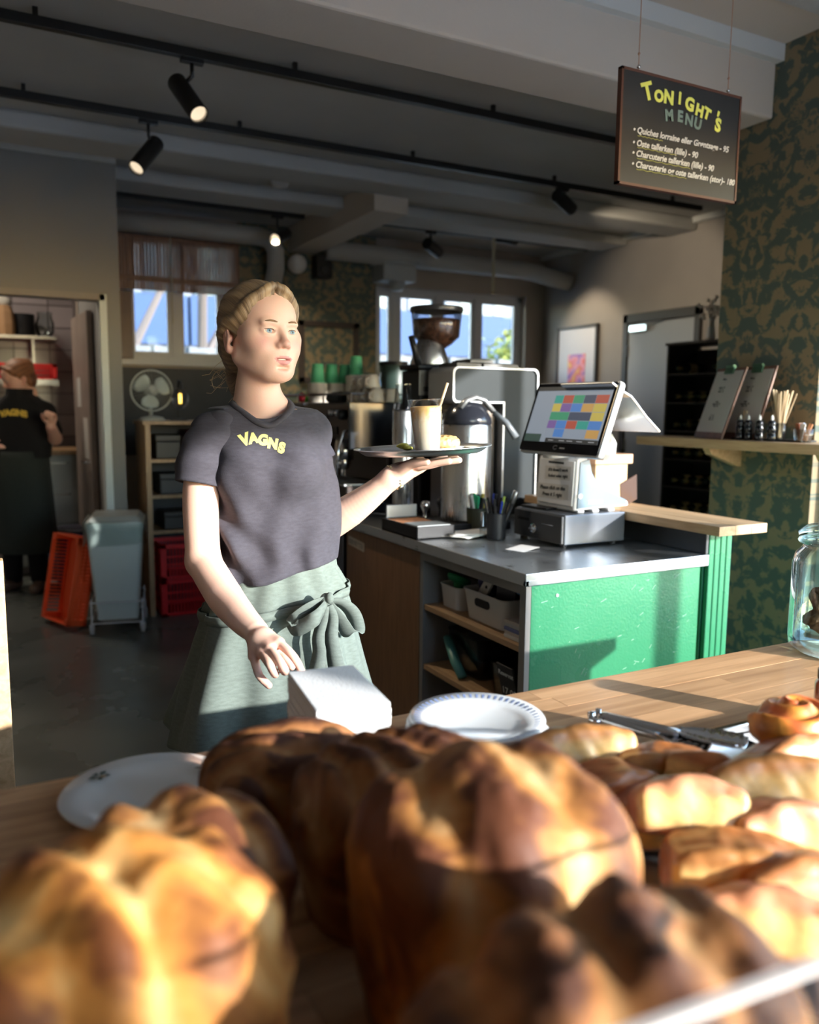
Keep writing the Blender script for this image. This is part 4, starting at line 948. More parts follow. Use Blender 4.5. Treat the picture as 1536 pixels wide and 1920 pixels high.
v=vzp(630,738,3.95); o=obj('dark_cloth',MB().ball((0,0,.02),(.055,.04,.032),16,9).ball((.03,.01,.03),(.035,.03,.025),12,7),mat('cloth_black',(.015,.015,.016),.9),loc=(v.x,3.95,TZ-.0),smooth=True); tag(o,'bunched black cloth on the espresso machine','cloth')
# stacked white cups lying in rows
cw=mat('cup_white',(.68,.60,.50),.4)
def wcup(x,y,z,lab,first=[None],rz=0):
    if first[0] is None:
        t=thing('coffee_cup',lab,'cup',(x,y,z),rz,group='stacked coffee cups')
        obj('cup_body',MB().lathe([(.037,.0),(.039,.003),(.030,.055),(.019,.066),(.001,.066)],20),cw,t,smooth=True)
        obj('handle',MB().tube([(-.036,0,.012),(-.055,0,.02),(-.056,0,.04),(-.032,0,.048)],.0045,6),cw,t,smooth=True); first[0]=t; return t
    return dup(first[0],(x,y,z),rz,lab)
rows_=[(0,0),(0,1),(0,2),(0,3),(1,0),(1,1),(1,2)]
names={(0,0):'nearest',(0,1):'second nearest',(0,2):'third nearest',(0,3):'farthest'}
for j,i in rows_:
    yy=3.56+i*.085+j*.04
    wcup(1.70,yy,TZ+j*.067,'upturned white coffee cup, %s in the %s row facing the barista'%(names[(0,i)],['lower','upper'][j]),rz=.5)
    if j==0: wcup(1.79,yy+.01,TZ,'upturned white coffee cup, %s in the lower row behind the front cups'%names[(0,i)],rz=-.6)
# glasses and steel canister to the left of the grinder
v=P(803,745,3.35); 
t=thing('glass_stack','stack of clear drinking glasses beside the grinder','glasses',(v.x,v.y,1.40))
v2=P(790,900,3.3)
t=thing('steel_canister','tall steel canister left of the grinder','canister',(1.70,3.28,CT))
obj('body',MB().lathe([(.045,0),(.047,.004),(.047,.48),(.044,.485)],28),M_steelx,t,auto=35); obj('rim',MB().tube([(.046*math.cos(a),.046*math.sin(a),.485) for a in np.linspace(0,2*PI,21)[:-1]],.003,6,closed=True),M_chrome,t)
bpy.data.objects.remove(bpy.data.objects['glass_stack'])
t=thing('tilted_glass','upturned clear glass on top of the steel canister','glass',(1.70,3.28,CT+.489)); obj('tumbler',MB().lathe([(.045,0),(.034,.11),(.001,.11)],20,caps=False),glass('clear_glass',(.93,.95,.95),.25),t,smooth=True); obj('base_disc',MB().lathe([(.034,.108),(.034,.115)],20),MATS['clear_glass'],t)

for px,c,nm in ((566,(.55,.02,.04),'red'),(576,(.05,.45,.06),'green')):
    v=ony(px,745,4.45); t=thing('pepper_ball','small glossy %s ball beside the leftmost lid stack'%nm,'ball',(v.x,4.45,TZ)); obj('ball_body',MB().ball((0,0,.026),.026,14,9),mat('ball_'+nm,c,.2),t,smooth=True); obj('cap',MB().cyl((0,0,.05),(0,0,.058),.005,n=8),M_blk,t)
v=ony(738,690,4.1)
t=thing('dark_canister','dark green-grey canister behind the upturned cups','canister',(v.x,4.1,TZ)); obj('canister_body',MB().lathe([(.075,0),(.078,.01),(.078,.20),(.07,.21),(.001,.21)],24),mat('canister_green',(.035,.06,.05),.4),t,auto=40); obj('lid',MB().lathe([(.08,.205),(.08,.225),(.001,.23)],24),M_blk,t,auto=40)
v=ony(706,700,3.95)
t=thing('blue_bottle','slim blue bottle leaning behind the steel pitchers','bottle',(v.x,3.98,TZ)); Mq=Matrix.Rotation(R(14),4,'Y'); obj('bottle_body',MB().lathe([(.014,0),(.016,.01),(.016,.10),(.007,.125)],14,Mq),mat('bottle_blue',(.08,.16,.28),.3),t,smooth=True); obj('spout',MB().lathe([(.006,.12),(.003,.165)],10,Mq),mat('spout_blue',(.12,.2,.3),.3),t)
# ================================================================== IN THE OPEN CABINET
def tub(loc,w,d,h,m,lab,rz=0,r=.03,name='storage_tub',slot=False,lip=True):
    t=thing(name,lab,'tub',loc,rz)
    def rrp(s,n=5): return rr(-w/2*s,w/2*s,-d/2*s,d/2*s,r*s,n)
    mb=MB(); lo=rrp(.88); hi=rrp(1); hi2=rrp(.96); lo2=rrp(.84); n=len(lo)
    vs=[(x,y,0) for x,y in lo]+[(x,y,h) for x,y in hi]+[(x,y,h) for x,y in hi2]+[(x,y,.004) for x,y in lo2]
    fs=[tuple(range(n-1,-1,-1))]+[(k*n+i,k*n+(i+1)%n,(k+1)*n+(i+1)%n,(k+1)*n+i) for k in range(3) for i in range(n)]+[tuple(3*n+i for i in range(n))]
    obj('tub_wall',mb.add(vs,fs),m,t,auto=40)
    if lip: obj('rim',MB().tube([(x,y,h) for x,y in rrp(1.01)],.003,6,closed=True),m,t)
    if slot: obj('grip_slot',MB().prism(rr(-.045,.045,-.014,.014,.013),.004,Matrix.Translation((-w/2*.965-.001,0,h*.68))@Matrix.Rotation(R(-90),4,'Z')@MX),M_blk,t)
    return t
Z1=.6755; Z2=.4405
M_tub=mat('tub_white',(.62,.60,.57),.45)
t=tub((1.60,2.575,Z1),.14,.15,.085,M_tub,'small white tub with a green strap on the upper cabinet shelf')
o=obj('green_strap',MB().tube([(.0+.035*math.cos(a),.03*math.sin(a)*1.2,.05+.035*math.sin(a*.5)*1.3) for a in np.linspace(0,2*PI,17)[:-1]],.008,6,closed=True,flat=2).tube([(-.02,-.03,.05),(.0,.0,.085),(.02,.04,.05)],.01,6,flat=1.8),mat('strap_green',(.02,.26,.10),.6),loc=(1.585,2.59,Z1+.02),smooth=True); tag(o,'coiled bright green strap in the small white tub','strap')
t=tub((1.62,2.33,Z1),.20,.27,.105,M_tub,'larger white tub with an oval grip slot on the upper shelf',slot=True)
o=obj('remote_control',MB().box((0,0,.07),(.012,.045,.19),Matrix.Rotation(R(38),4,'X')),mat('remote_white',(.6,.58,.55),.4),loc=(1.56,2.37,Z1+.04),bev=.004); tag(o,'white perforated bracket leaning out of the larger tub','bracket')
h_=MB()
for i in range(4): h_.cyl((-.0075,-.045+i*.03,.118-i*.036),(-.006,-.045+i*.03,.118-i*.036),.006,n=10)
obj('hole',h_,M_blk,o)
for i,(dx,dy,dz,c,l) in enumerate(((.0,.09,.06,(.03,.03,.14),'dark blue box standing in the larger white tub'),(-.02,-.06,.075,(.02,.02,.03),'black box lying across the larger white tub'),(-.0,-.12,.09,(.03,.14,.34),'bright blue packet lying on the larger white tub'))):
    o=obj('small_carton',MB().box((0,0,0),(.10,.09 if i<2 else .12,.07 if i<2 else .025),Matrix.Rotation(R(15*i-10),4,'X')@Matrix.Rotation(.2*i,4,'Z')),mat('carton_%d'%i,c,.45),loc=(1.64+dx,2.33+dy,Z1+.045+dz),bev=.002); tag(o,l,'box')
o=obj('dark_caddy',MB().bb(-.06,.06,-.04,.04,0,.10),M_blk,loc=(1.66,2.115,Z1+.0625),bev=.003); tag(o,'dark plastic box on top of the stacked booklets','box')
for i in range(5):
    o=obj('booklet',MB().bb(-.09,.09,-.055,.055,0,.0115),mat('booklet_%d'%(i%3),((.5,.5,.5),(.56,.5,.46),(.10,.12,.25))[i%3],.6),loc=(1.59+.004*(i%2),2.11,Z1+.0005+i*.0123),bev=.001); tag(o,'%s booklet in the pile at the right end of the upper shelf'%('lowest','second lowest','middle','second highest','topmost')[i],'booklet','booklets in the cabinet')
Mc=glass('tub_clear',(.72,.74,.74),.15)
t=tub((1.66,2.50,Z2),.22,.24,.15,Mc,'clear plastic tub with dark contents on the lower cabinet shelf',r=.03,name='clear_tub')
o=obj('dark_bundle',MB().ball((0,0,.10),(.085,.09,.07),16,9).ball((.02,.05,.13),(.05,.05,.04),12,7),mat('cloth_black2',(.015,.016,.022),.9),loc=(1.66,2.50,Z2+.0),smooth=True); tag(o,'black cloth bundle stuffed in the clear tub','cloth')
o=obj('tube_pack',MB().tube([(-.06,.09,.12),(-.08,.0,.05),(-.085,-.06,.012)],.012,8,flat=1.6),mat('pack_teal',(.10,.30,.26),.4),loc=(1.60,2.50,Z2),smooth=True); tag(o,'teal and white tube leaning against the clear tub','tube')
t=tub((1.62,2.22,Z2),.17,.18,.11,Mc,'smaller clear plastic tub behind the black reserved sign',name='clear_tub')
t=thing('reserved_sign','small black chalk sign leaning on the lower cabinet shelf','sign',(1.515,2.125,Z2),0)
Msn=Matrix.Rotation(R(-90),4,'Z')@Matrix.Rotation(R(14),4,'X')@MX
obj('sign_board',MB().prism([(-.045,0),(.045,0),(.045,.155),(-.045,.155)],.006,Msn@Matrix.Translation((0,0,-.004))),mat('chalkboard_small',(.012,.012,.014),.5),t,bev=.001)
text('lettering','Reservat',.024,Ww,t,Msn@Matrix.Translation((0,.125,.0026)),bold=.0004,shear=.25)
text('lettering','17 00',.036,Ww,t,Msn@Matrix.Translation((0,.06,.0026)),bold=.0003,shear=.2)
# ================================================================== WALL SHELF ON THE RIGHT
t=thing('wall_shelf','long oak wall shelf with wooden brackets on the damask wallpaper','shelf',(3.2,1.6,1.245))
for i,(a,b_) in enumerate(((-.26,-.18),(-.18,-.09),(-.09,-.001))): obj('stave',MB().bb(a,b_-.0003,0,1.52,0,.042+.0003*(i%2)),M_oak,t,bev=.0015)
for y in (1.13,.55): obj('bracket',MB().prism([(-.001,-.001),(-.22,-.001),(-.20,-.03),(-.02,-.09),(-.001,-.09)],.04,Matrix.Translation((0,y,0))@MY),M_oak,t,bev=.002)
SZ=1.2878
def clip(y0,x,rz,lab,tilt=.32):
    t=thing('clipboard',lab,'clipboard',(x,y0,SZ),rz); A=Matrix.Rotation(tilt,4,'Y')
    a=MB(); a.M=A; a.bb(-.004,.004,-.12,.12,.0,.34); obj('board',a,wood('clip_brown',(.22,.10,.06),(.14,.06,.035),2),t,bev=.001)
    a=MB(); a.M=A; a.bb(-.0065,-.0045,-.108,.112,.03,.325); pp_=obj('menu_paper',a,mat('menu_paper',(.55,.53,.50),.7),t)
    a=MB(); a.M=A; a.bb(-.014,-.004,-.035,.035,.31,.345); a.cyl((-.012,-.03,.345),(-.012,.03,.345),.007,n=8); obj('clip',a,mat('clip_green',(.10,.20,.12),.3,.4),t)
    B=A@Matrix.Translation((-.0068,0,0))@Matrix.Rotation(R(-90),4,'Z')@MX
    for k,(s_,z,sz) in enumerate((('Menu',.285,.014),('Brunch   95\nOst   45\nSkinke   45',.235,.010),('Kaffe\nCappuccino   42\nLatte   45',.165,.010),('Te   35\nJuice   30\nVand   20',.10,.010))): text('lettering',s_,sz,ink,pp_,B@Matrix.Translation((-.02,z,0)),bold=.0002)
p=onx(1330,800,3.03)
clip(2.72,3.0,R(-18),'brown clipboard holding a printed menu, leaning on the wall shelf')
clip(2.60,3.06,R(-14),'second clipboard mostly hidden behind the front menu clipboard',tilt=.28)
for i,px in enumerate((1388,1403,1424,1447)):
    p=onx(px,805,3.02)
    t=thing('syrup_bottle','%s small black bottle with a white tip on the wall shelf'%('leftmost','second','third','rightmost')[i],'bottle',(3.02,p.y,SZ),group='black bottles on the wall shelf')
    obj('bottle_body',MB().lathe([(.016,0),(.018,.004),(.018,.03),(.015,.034),(.018,.038),(.018,.06),(.014,.066),(.017,.072),(.015,.085),(.007,.09)],18),mat('bottle_black',(.01,.01,.012),.12),t,smooth=True)
    obj('tip',MB().lathe([(.006,.088),(.005,.105),(.001,.112)],12),mat('tip_white',(.8,.8,.78),.4),t,smooth=True)
o=obj('shelf_tray',MB().bb(-.05,.05,-.16,.2,0,.008),M_blk,loc=(3.09,2.42,SZ),bev=.002); tag(o,'low black tray behind the row of black bottles','tray')
stm=MB().bb(-.003,.003,-.001,.001,0,.16).mesh('stirrer'); stm.materials.append(mat('birch_stick',(.55,.42,.26),.7))
def bunch(px,py,x,n,h,seed,lab,glab,spread=.3,me=stm,cat='stirrer',nm='wooden_stirrer'):
    p=onx(px,py,x); r=random.Random(seed)
    t=thing('stick_holder',glab,'holder',(x,p.y,SZ+.0085 if x>3.05 else SZ))
    obj('holder_glass',MB().lathe([(.026,0),(.03,.07),(.028,.07),(.024,.004),(.001,.004)],20),MATS['clear_glass'],t,smooth=True); obj('base_disc',MB().lathe([(.024,0),(.024,.004)],20),MATS['clear_glass'],t)
    for i in range(n):
        a=r.uniform(0,2*PI); q=.014*math.sqrt(r.random()); o=bpy.data.objects.new(nm,me); COL.objects.link(o)
        o.location=(x+q*math.cos(a)*.6,p.y+q*math.sin(a)*.6,t.location.z+.006+.002*r.random()); o.scale=(1,1,h*r.uniform(.93,1.05)/.16)
        o.rotation_euler=(-math.sin(a)*spread*r.uniform(.2,1),math.cos(a)*spread*.5*r.uniform(.2,1),r.uniform(0,3)); tag(o,lab,cat,glab.replace('clear glass holding','sticks in'))
bunch(1462,800,3.08,26,.20,1,'wooden stirrer in the tall bundle on the wall shelf','clear glass holding the tall bundle of wooden stirrers',spread=.42)
bunch(1402,795,3.10,12,.115,2,'wooden stirrer in the shorter bundle behind the black bottles','clear glass holding the shorter bundle of stirrers')
sg=[]
for i,(c,nn_) in enumerate((((.58,.25,.10),'orange'),((.75,.72,.68),'white'),((.30,.08,.03),'brown'),((.35,.5,.75),'pale blue'))):
    m=MB().bb(-.009,.009,-.0015,.0015,0,.075).mesh('sachet'); m.materials.append(mat('sachet_%d'%i,c,.5)); sg.append((m,nn_))
p=onx(1507,808,3.05); t=thing('sachet_glass','square clear glass of sugar sachets at the right end of the wall shelf','glass',(3.05,p.y,SZ))
obj('holder_glass',MB().lathe([(.032,0),(.040,.055),(.038,.055),(.030,.004),(.001,.004)],16),MATS['clear_glass'],t,smooth=True); obj('base_disc',MB().lathe([(.03,0),(.03,.004)],16),MATS['clear_glass'],t)
r=random.Random(8)
for i in range(14):
    m,nn_=sg[i%4]; a=r.uniform(0,2*PI); o=bpy.data.objects.new('sugar_sachet',m); COL.objects.link(o); o.location=(3.05+.015*math.cos(a),p.y+.018*math.sin(a),SZ+.007); o.rotation_euler=(-math.sin(a)*.3,math.cos(a)*.3,r.uniform(-.5,.5)+1.57); tag(o,'%s sugar sachet standing in the square glass'%nn_,'sachet','sugar sachets in the glass')
# ================================================================== WINE RACK
t=thing('wine_rack','tall black wine rack full of bottles in front of the grey door','wine rack',(4.42,3.93,0))
rk_=MB().bb(0,.02,0,.02,0,1.87).bb(0,.02,.47,.49,0,1.87).bb(.28,.30,0,.02,0,1.87).bb(.28,.30,.47,.49,0,1.87)
obj('frame',rk_,M_black,t,bev=.002); obj('back',MB().bb(.285,.295,.02,.47,.05,1.85),M_black,t); obj('side_panel',MB().bb(.02,.28,.475,.485,.0,1.87),M_black,t); obj('top',MB().bb(-.01,.31,-.01,.50,1.87,1.89),M_black,t,bev=.002)
for j in range(9): obj('shelf',MB().bb(.0,.28,.0,.49,.06+j*.2,.07+j*.2),M_black,t)
r=random.Random(4); first=None
for j in range(9):
    for i in range(4):
        z=.0705+j*.2+.0405; y=3.93+.075+i*.113
        lab='dark wine bottle lying in the black rack, %s shelf, %s across'%(('lowest','second lowest','third lowest','fourth lowest','middle','fourth highest','third highest','second highest','highest')[j],('nearest','second','third','farthest')[i])
        if first is None:
            b0=thing('wine_bottle',lab,'bottle',(4.43,y,z),group='wine bottles in the rack')
            prb=[(.001,0),(.038,.002),(.039,.01),(.039,.18),(.030,.21),(.0145,.235),(.0145,.285),(.001,.287)]
            RB=Matrix.Translation((.288,0,0))@Matrix.Rotation(R(-90),4,'Y')
            prb=[(a_,z_*.97) for a_,z_ in prb]
            obj('bottle_glass',MB().lathe(prb,16,RB),mat('bottle_dark',(.012,.02,.012),.1),b0,smooth=True)
            obj('wine_label',MB().lathe([(.0395,.10),(.0395,.172)],16,RB,caps=False),mat('label_gold',(.70,.52,.24),.5,rnd=.4),b0)
            obj('capsule',MB().lathe([(.0152,.225),(.0152,.275),(.001,.276)],12,RB),mat('capsule_gold',(.50,.36,.15),.35,.3),b0); first=b0
        elif r.random()<.85: dup(first,(4.43,y,z),0,lab)
v=P(1330,620,5.2)
t=thing('blossom_vase','slim white vase with pale blossoms on top of the wine rack','vase',(4.50,4.10,1.8905))
obj('vase_body',MB().lathe([(.025,0),(.03,.03),(.018,.12),(.022,.16)],16),mat('vase_white',(.7,.72,.75),.3),t,smooth=True)
mb=MB(); r=random.Random(9)
for i in range(40): mb.ball((r.gauss(0,.035),r.gauss(0,.04),.21+r.gauss(0,.045)),.014,6,4)
obj('blossoms',mb,mat('blossom_pale',(.8,.72,.66),.7),t,smooth=True,kind='stuff'); obj('stem',MB().tube([(0,0,.1),(.0,.01,.22)],.003,5),mat('stem_brown',(.1,.07,.04),.7),t)
o=obj('blue_carton',MB().bb(0,.08,0,.05,0,.17),mat('carton_blue',(.07,.13,.36),.5),loc=(4.36,3.80,1.75),bev=.002); 
bpy.data.objects.remove(o)
# ================================================================== SHELF UNIT AT THE BACK LEFT
t=thing('shelf_unit','pine shelf unit with open bays standing beneath the left back window','shelf',(1.02,5.58,0))
M_pine=wood('pine_shelf',(.46,.29,.15),(.33,.19,.09),2)
Wu=.78
obj('side_panel',MB().bb(-.035,0,0,.36,0,1.29),M_pine,t,bev=.002); obj('side_panel',MB().bb(Wu,Wu+.035,0,.36,0,1.29),M_pine,t,bev=.002)
obj('top_board',MB().bb(-.05,Wu+.05,-.01,.37,1.29,1.315),M_pine,t,bev=.002)
for z in (1.04,.80,.56): obj('shelf',MB().bb(0,Wu,.0,.35,z,z+.022),M_pine,t,bev=.001)
obj('back_board',MB().bb(0,Wu,.35,.355,.02,1.29),M_dark,t)
def sh(px,py): return ony(px,py,5.6)
for (x,z,w,h,c,l) in ((1.06,1.0625,.16,.16,(.02,.02,.022),'black appliance on the top shelf of the pine unit, left'),(1.27,1.0625,.13,.19,(.10,.012,.02),'dark red box on the top shelf of the pine unit'),(1.08,.8225,.25,.14,(.018,.02,.03),'black case on the middle shelf of the pine unit'),(1.38,.8225,.15,.17,(.03,.04,.05),'grey case on the middle shelf of the pine unit'),(1.10,.5825,.2,.12,(.025,.02,.02),'dark box on the low shelf of the pine unit'),(1.5,1.0625,.15,.15,(.05,.045,.04),'dark brown box on the top shelf of the pine unit, right')):
    t=thing('storage_case',l,'case',(x,5.62,z)); m_=mat('case_%d'%int(x*1000+z*10),c,.45); obj('case_body',MB().bb(0,w,0,.22,0,h*.72),m_,t,bev=.006); obj('lid',MB().bb(-.004,w+.004,-.004,.224,h*.72,h),m_,t,bev=.006)
# fan
v=ony(285,735,5.72)
t=thing('desk_fan','white desk fan with round wire guard on the pine shelf unit','fan',(v.x,5.75,1.3155))
M_fan=mat('fan_grey',(.42,.45,.45),.4); fz=.20; rr0=.135
obj('fan_base',MB().lathe([(.085,0),(.088,.006),(.07,.022),(.02,.032),(.001,.033)],28),M_fan,t,smooth=True); obj('stem',MB().cyl((0,.03,.02),(0,.03,fz),.013,n=12),M_fan,t,smooth=True)
obj('motor',MB().cyl((0,.0,fz),(0,.09,fz),.042,.03,20),M_fan,t,smooth=True)
gd=MB()
gd.tube([(rr0*math.cos(a),-.02,fz+rr0*math.sin(a)) for a in np.linspace(0,2*PI,41)[:-1]],.006,6,closed=True)
for rr_ in (.035,): gd.tube([(rr_*math.cos(a),-.055,fz+rr_*math.sin(a)) for a in np.linspace(0,2*PI,17)[:-1]],.002,4,closed=True)
for i in range(36):
    a=2*PI*i/36; gd.tube([(.034*math.cos(a),-.055,fz+.034*math.sin(a)),(.09*math.cos(a+.1),-.052,fz+.09*math.sin(a+.1)),(rr0*math.cos(a+.2),-.02,fz+rr0*math.sin(a+.2))],.0012,3)
obj('wire_guard',gd,M_fan,t,smooth=True)
for i in range(3):
    a0=2*PI*i/3+.4; rows=[]
    for j in range(6):
        r_=.03+.088*j/5; w_=.5*math.sin(.5+2.1*j/5)+.25
        rows.append([Vector((r_*math.cos(a0+w_*s_),-.012+.02*s_,fz+r_*math.sin(a0+w_*s_))) for s_ in (-1,-.5,0,.5,1)])
    obj('blade',MB().grid(rows),mat('fan_blade',(.55,.62,.62),.35),t,smooth=True,solid=.002)
obj('hub',MB().lathe([(.03,0),(.028,.015),(.001,.02)],20,Matrix.Translation((0,-.03,fz))@MX),M_fan,t,smooth=True)
# filament bulb lamp
v=ony(338,748,5.66)
t=thing('filament_lamp','round clear glass lamp with a glowing yellow filament beside the fan','lamp',(v.x,5.66,1.3155))
cz=v.z-1.3155
obj('globe_glass',MB().lathe([(.02,cz+.075),(.04,cz+.06),(.058,cz+.025),(.058,cz-.015),(.045,cz-.05),(.02,cz-.066),(.001,cz-.068)],24,caps=False),glass('lamp_glass',(.85,.85,.9),.3),t,smooth=True)
obj('filament',MB().cyl((0,0,cz-.03),(0,0,cz+.035),.010,n=10),emis('filament',(1,.62,.10),4.0),t)
obj('lamp_neck',MB().lathe([(.018,cz+.075),(.018,cz+.10),(.008,cz+.12)],14).tube([(0,0,cz+.11),(.0,.05,cz+.13),(0,.07,cz),(0,.07,.004)],.004,6),M_blk,t); obj('lamp_base',MB().lathe([(.06,0),(.06,.008),(.001,.012)],20,Matrix.Translation((0,.06,0))),M_blk,t)
o=obj('dark_dish',MB().lathe([(.04,0),(.07,.012),(.067,.014),(.035,.004),(.001,.004)],24),mat('dish_dark',(.1,.12,.14),.3),loc=(1.42,5.70,1.3155),smooth=True); tag(o,'dark shallow dish on the pine shelf unit','dish')
# brown board beside window (hanging chopping board)
a=ony(220,545,7.15);b_=ony(250,672,7.15)
t=thing('wooden_board','dark brown wooden board hanging at the left edge of the back window','board',(a.x,7.14,b_.z))
obj('board_body',MB().bb(0,b_.x-a.x,-.02,.02,0,a.z-b_.z),wood('board_dark',(.12,.055,.03),(.07,.03,.02),2),t,bev=.004); obj('hook',MB().cyl((.06,0,a.z-b_.z),(.06,0,a.z-b_.z+.04),.004,n=6),M_black,t)
# crates
def crate(name,lab,loc,w,d,h,m,rot=(0,0,0),grp=None,nx=9,nz=2):
    t=thing(name,lab,'crate',loc,rot=rot,group=grp)
    mb=MB(); mb.bb(-w/2,w/2,-d/2,d/2,0,.006)
    for z0,z1 in ((0,.022),(h-.03,h)):
        mb.bb(-w/2,w/2,-d/2,-d/2+.008,z0,z1); mb.bb(-w/2,w/2,d/2-.008,d/2,z0,z1); mb.bb(-w/2,-w/2+.008,-d/2,d/2,z0,z1); mb.bb(w/2-.008,w/2,-d/2,d/2,z0,z1)
    for sx in (-1,1):
        for sy in (-1,1): mb.box((sx*(w/2-.02),sy*(d/2-.02),h/2),(.04,.04,h))
    obj('crate_frame',mb,m,t,bev=.002)
    sl=MB().bb(-.004,.004,-.002,.002,0,h-.05).mesh('slat'); sl.materials.append(m)
    for side in range(4):
        L0=(w if side%2==0 else d)-.10; n=int(L0/.022)
        for i in range(n):
            u=-L0/2+L0*(i+.5)/n; o=bpy.data.objects.new('slat',sl); COL.objects.link(o); o.parent=t
            o.location=((u,-d/2+.004,.02),(w/2-.004,u,.02),(u,d/2-.004,.02),(-w/2+.004,u,.02))[side]; o.rotation_euler=(0,0,(0,PI/2,0,PI/2)[side])
    mb=MB()
    for z in (h*.4,h*.62): mb.bb(-w/2+.03,w/2-.03,-d/2+.001,-d/2+.007,z,z+.012); mb.bb(-w/2+.001,-w/2+.007,-d/2+.03,d/2-.03,z,z+.012)
    obj('cross_bar',mb,m,t)
    return t
M_red=mat('crate_red',(.78,.012,.018),.4); M_or=mat('crate_orange',(.85,.10,.02),.45)
crate('red_crate','lower red plastic crate in the bottom bay of the pine unit',(1.27,5.70,.001),.44,.34,.25,M_red)
crate('red_crate','upper red plastic crate stacked in the pine unit bottom bay',(1.27,5.70,.2525),.44,.34,.24,M_red)
crate('orange_crate','orange plastic crate leaning on its side against the grey bin',(.55,5.66,.285),.56,.36,.13,M_or,rot=(0,R(-79),R(20)))
# bin on trolley
t=thing('waste_bin','grey plastic waste bin with liner on a white wire trolley','bin',(.765,5.44,0),R(-12))
M_bin=mat('bin_grey',(.56,.62,.60),.4)
def frus(s0,s1,z0,z1,w,d,mb): 
    a=rr(-w/2*s0,w/2*s0,-d/2*s0,d/2*s0,.03*s0,4); b=rr(-w/2*s1,w/2*s1,-d/2*s1,d/2*s1,.03*s1,4); n=len(a)
    return mb.add([(x,y,z0) for x,y in a]+[(x,y,z1) for x,y in b],[tuple(range(n-1,-1,-1)),tuple(range(n,2*n))]+[(i,(i+1)%n,n+(i+1)%n,n+i) for i in range(n)])
obj('bin_body',frus(.72,.97,.08,.66,.34,.42,MB()),M_bin,t,auto=40)
obj('rim',frus(1.0,1.02,.655,.70,.34,.42,MB()),M_bin,t,bev=.004)
ln=MB(); rows=[]
for j,z in enumerate((.712,.70,.66,.61,.565)):
    rows.append([Vector((x*(1+.02*math.sin(i*1.7+j)),y*(1+.02*math.sin(i*2.3+j)),z+(.012*math.sin(i*1.1) if j==4 else 0))) for i,(x,y) in enumerate(rr(-.18,.18,-.22,.22,.04,6))])
obj('bin_liner',ln.grid(rows,closed=True),glass('liner_film',(.8,.85,.84),.3,.3),t,smooth=True)
obj('lid',frus(1.0,.8,.70,.735,.34,.42,MB()),mat('bin_lid',(.36,.38,.36),.4),t,bev=.004)
w=MB()
for z in (.07,.20): w.tube([(x,y,z) for x,y in rr(-.155,.155,-.195,.195,.02,3)],.005,6,closed=True)
for sx in (-1,1):
    for sy in (-1,1): w.cyl((sx*.15,sy*.19,.06),(sx*.15,sy*.19,.22),.005,n=6)
obj('trolley_frame',w,M_white,t)
for sx in (-1,1):
    for sy in (-1,1): obj('caster',MB().cyl((sx*.15-.012,sy*.19,.026),(sx*.15+.012,sy*.19,.026),.026,n=16).bb(sx*.15-.015,sx*.15+.015,sy*.19-.008,sy*.19+.008,.03,.065),mat('caster_grey',(.5,.5,.5),.4),t)
# ================================================================== KITCHEN
kl=bpy.data.lights.new('kitchen_lamp','AREA'); kl.energy=16; kl.size=.5; kl.color=(1,.85,.68); ko=bpy.data.objects.new('kitchen_lamp',kl); COL.objects.link(ko); ko.location=(-.3,7.2,2.9)
t=thing('kitchen_ceiling_lamp','square kitchen ceiling lamp beyond the opening','lamp',(-.3,7.2,2.93)); obj('lamp_housing',MB().bb(-.27,.27,-.27,.27,0,.07),M_white,t); obj('diffuser',MB().bb(-.25,.25,-.25,.25,-.012,0),emis('diffuser',(1,.88,.72),2.0),t)
M_ks=steel('kitchen_steel',(.5,.5,.51),.3)
t=thing('kitchen_shelf_upper','upper steel wall shelf in the kitchen with jars on it','shelf',(0,7.95,1.98)); obj('board',MB().bb(-.5,.68,0,.42,0,.03),M_ks,t,bev=.003)
for x in (-.3,.5): obj('bracket',MB().prism([(0,0),(.35,0),(.35,-.2)],.02,Matrix.Translation((x,.42,0))@Matrix.Rotation(R(90),4,'Z')@MY@Matrix.Rotation(PI,4,'Y')),M_ks,t)
t=thing('kitchen_shelf_lower','lower steel wall shelf in the kitchen under a red tray','shelf',(0,7.95,1.60)); obj('board',MB().bb(-.5,.68,0,.42,0,.03),M_ks,t,bev=.003); obj('lip',MB().bb(-.5,.68,-.008,0,-.02,.035),M_ks,t)
crate('red_tray','red plastic bread tray on the lower kitchen shelf',(.42,8.14,1.6305),.50,.34,.14,M_red)
t=thing('flour_box','pale cardboard box on the upper kitchen shelf','box',(-.02,8.12,2.0105)); obj('box_body',MB().bb(-.14,.14,-.12,.12,0,.30),mat('box_cream',(.62,.52,.36),.7),t,bev=.003); obj('flap',MB().bb(-.14,.14,-.14,-.12,.22,.30),MATS['box_cream'],t)
t=thing('paper_sack','brown paper sack beside the box on the upper kitchen shelf','sack',(.27,8.12,2.0105)); obj('sack_body',MB().lathe([(.09,0),(.095,.1),(.085,.2),(.06,.26)],8),mat('kraft',(.42,.25,.13),.8),t,bev=.01); obj('sack_top',MB().ball((0,0,.29),(.07,.05,.05),10,7),mat('sack_white',(.6,.58,.52),.8),t,smooth=True)
t=thing('glass_pitcher','round clear glass jug on the upper kitchen shelf','jug',(.60,8.12,2.0105)); obj('jug_glass',MB().lathe([(.05,0),(.075,.05),(.078,.12),(.06,.18),(.066,.22)],20,caps=False),glass('jug_glass',(.75,.8,.8),.4),t,smooth=True); obj('base_disc',MB().lathe([(.05,0),(.05,.006)],16),MATS['jug_glass'],t)
o=obj('black_pot',MB().lathe([(.001,0),(.09,0),(.095,.01),(.095,.2),(.09,.2),(.09,.01)],24),M_blk,loc=(.43,8.2,2.0105),auto=40); tag(o,'black pot between the sack and the glass jug','pot')
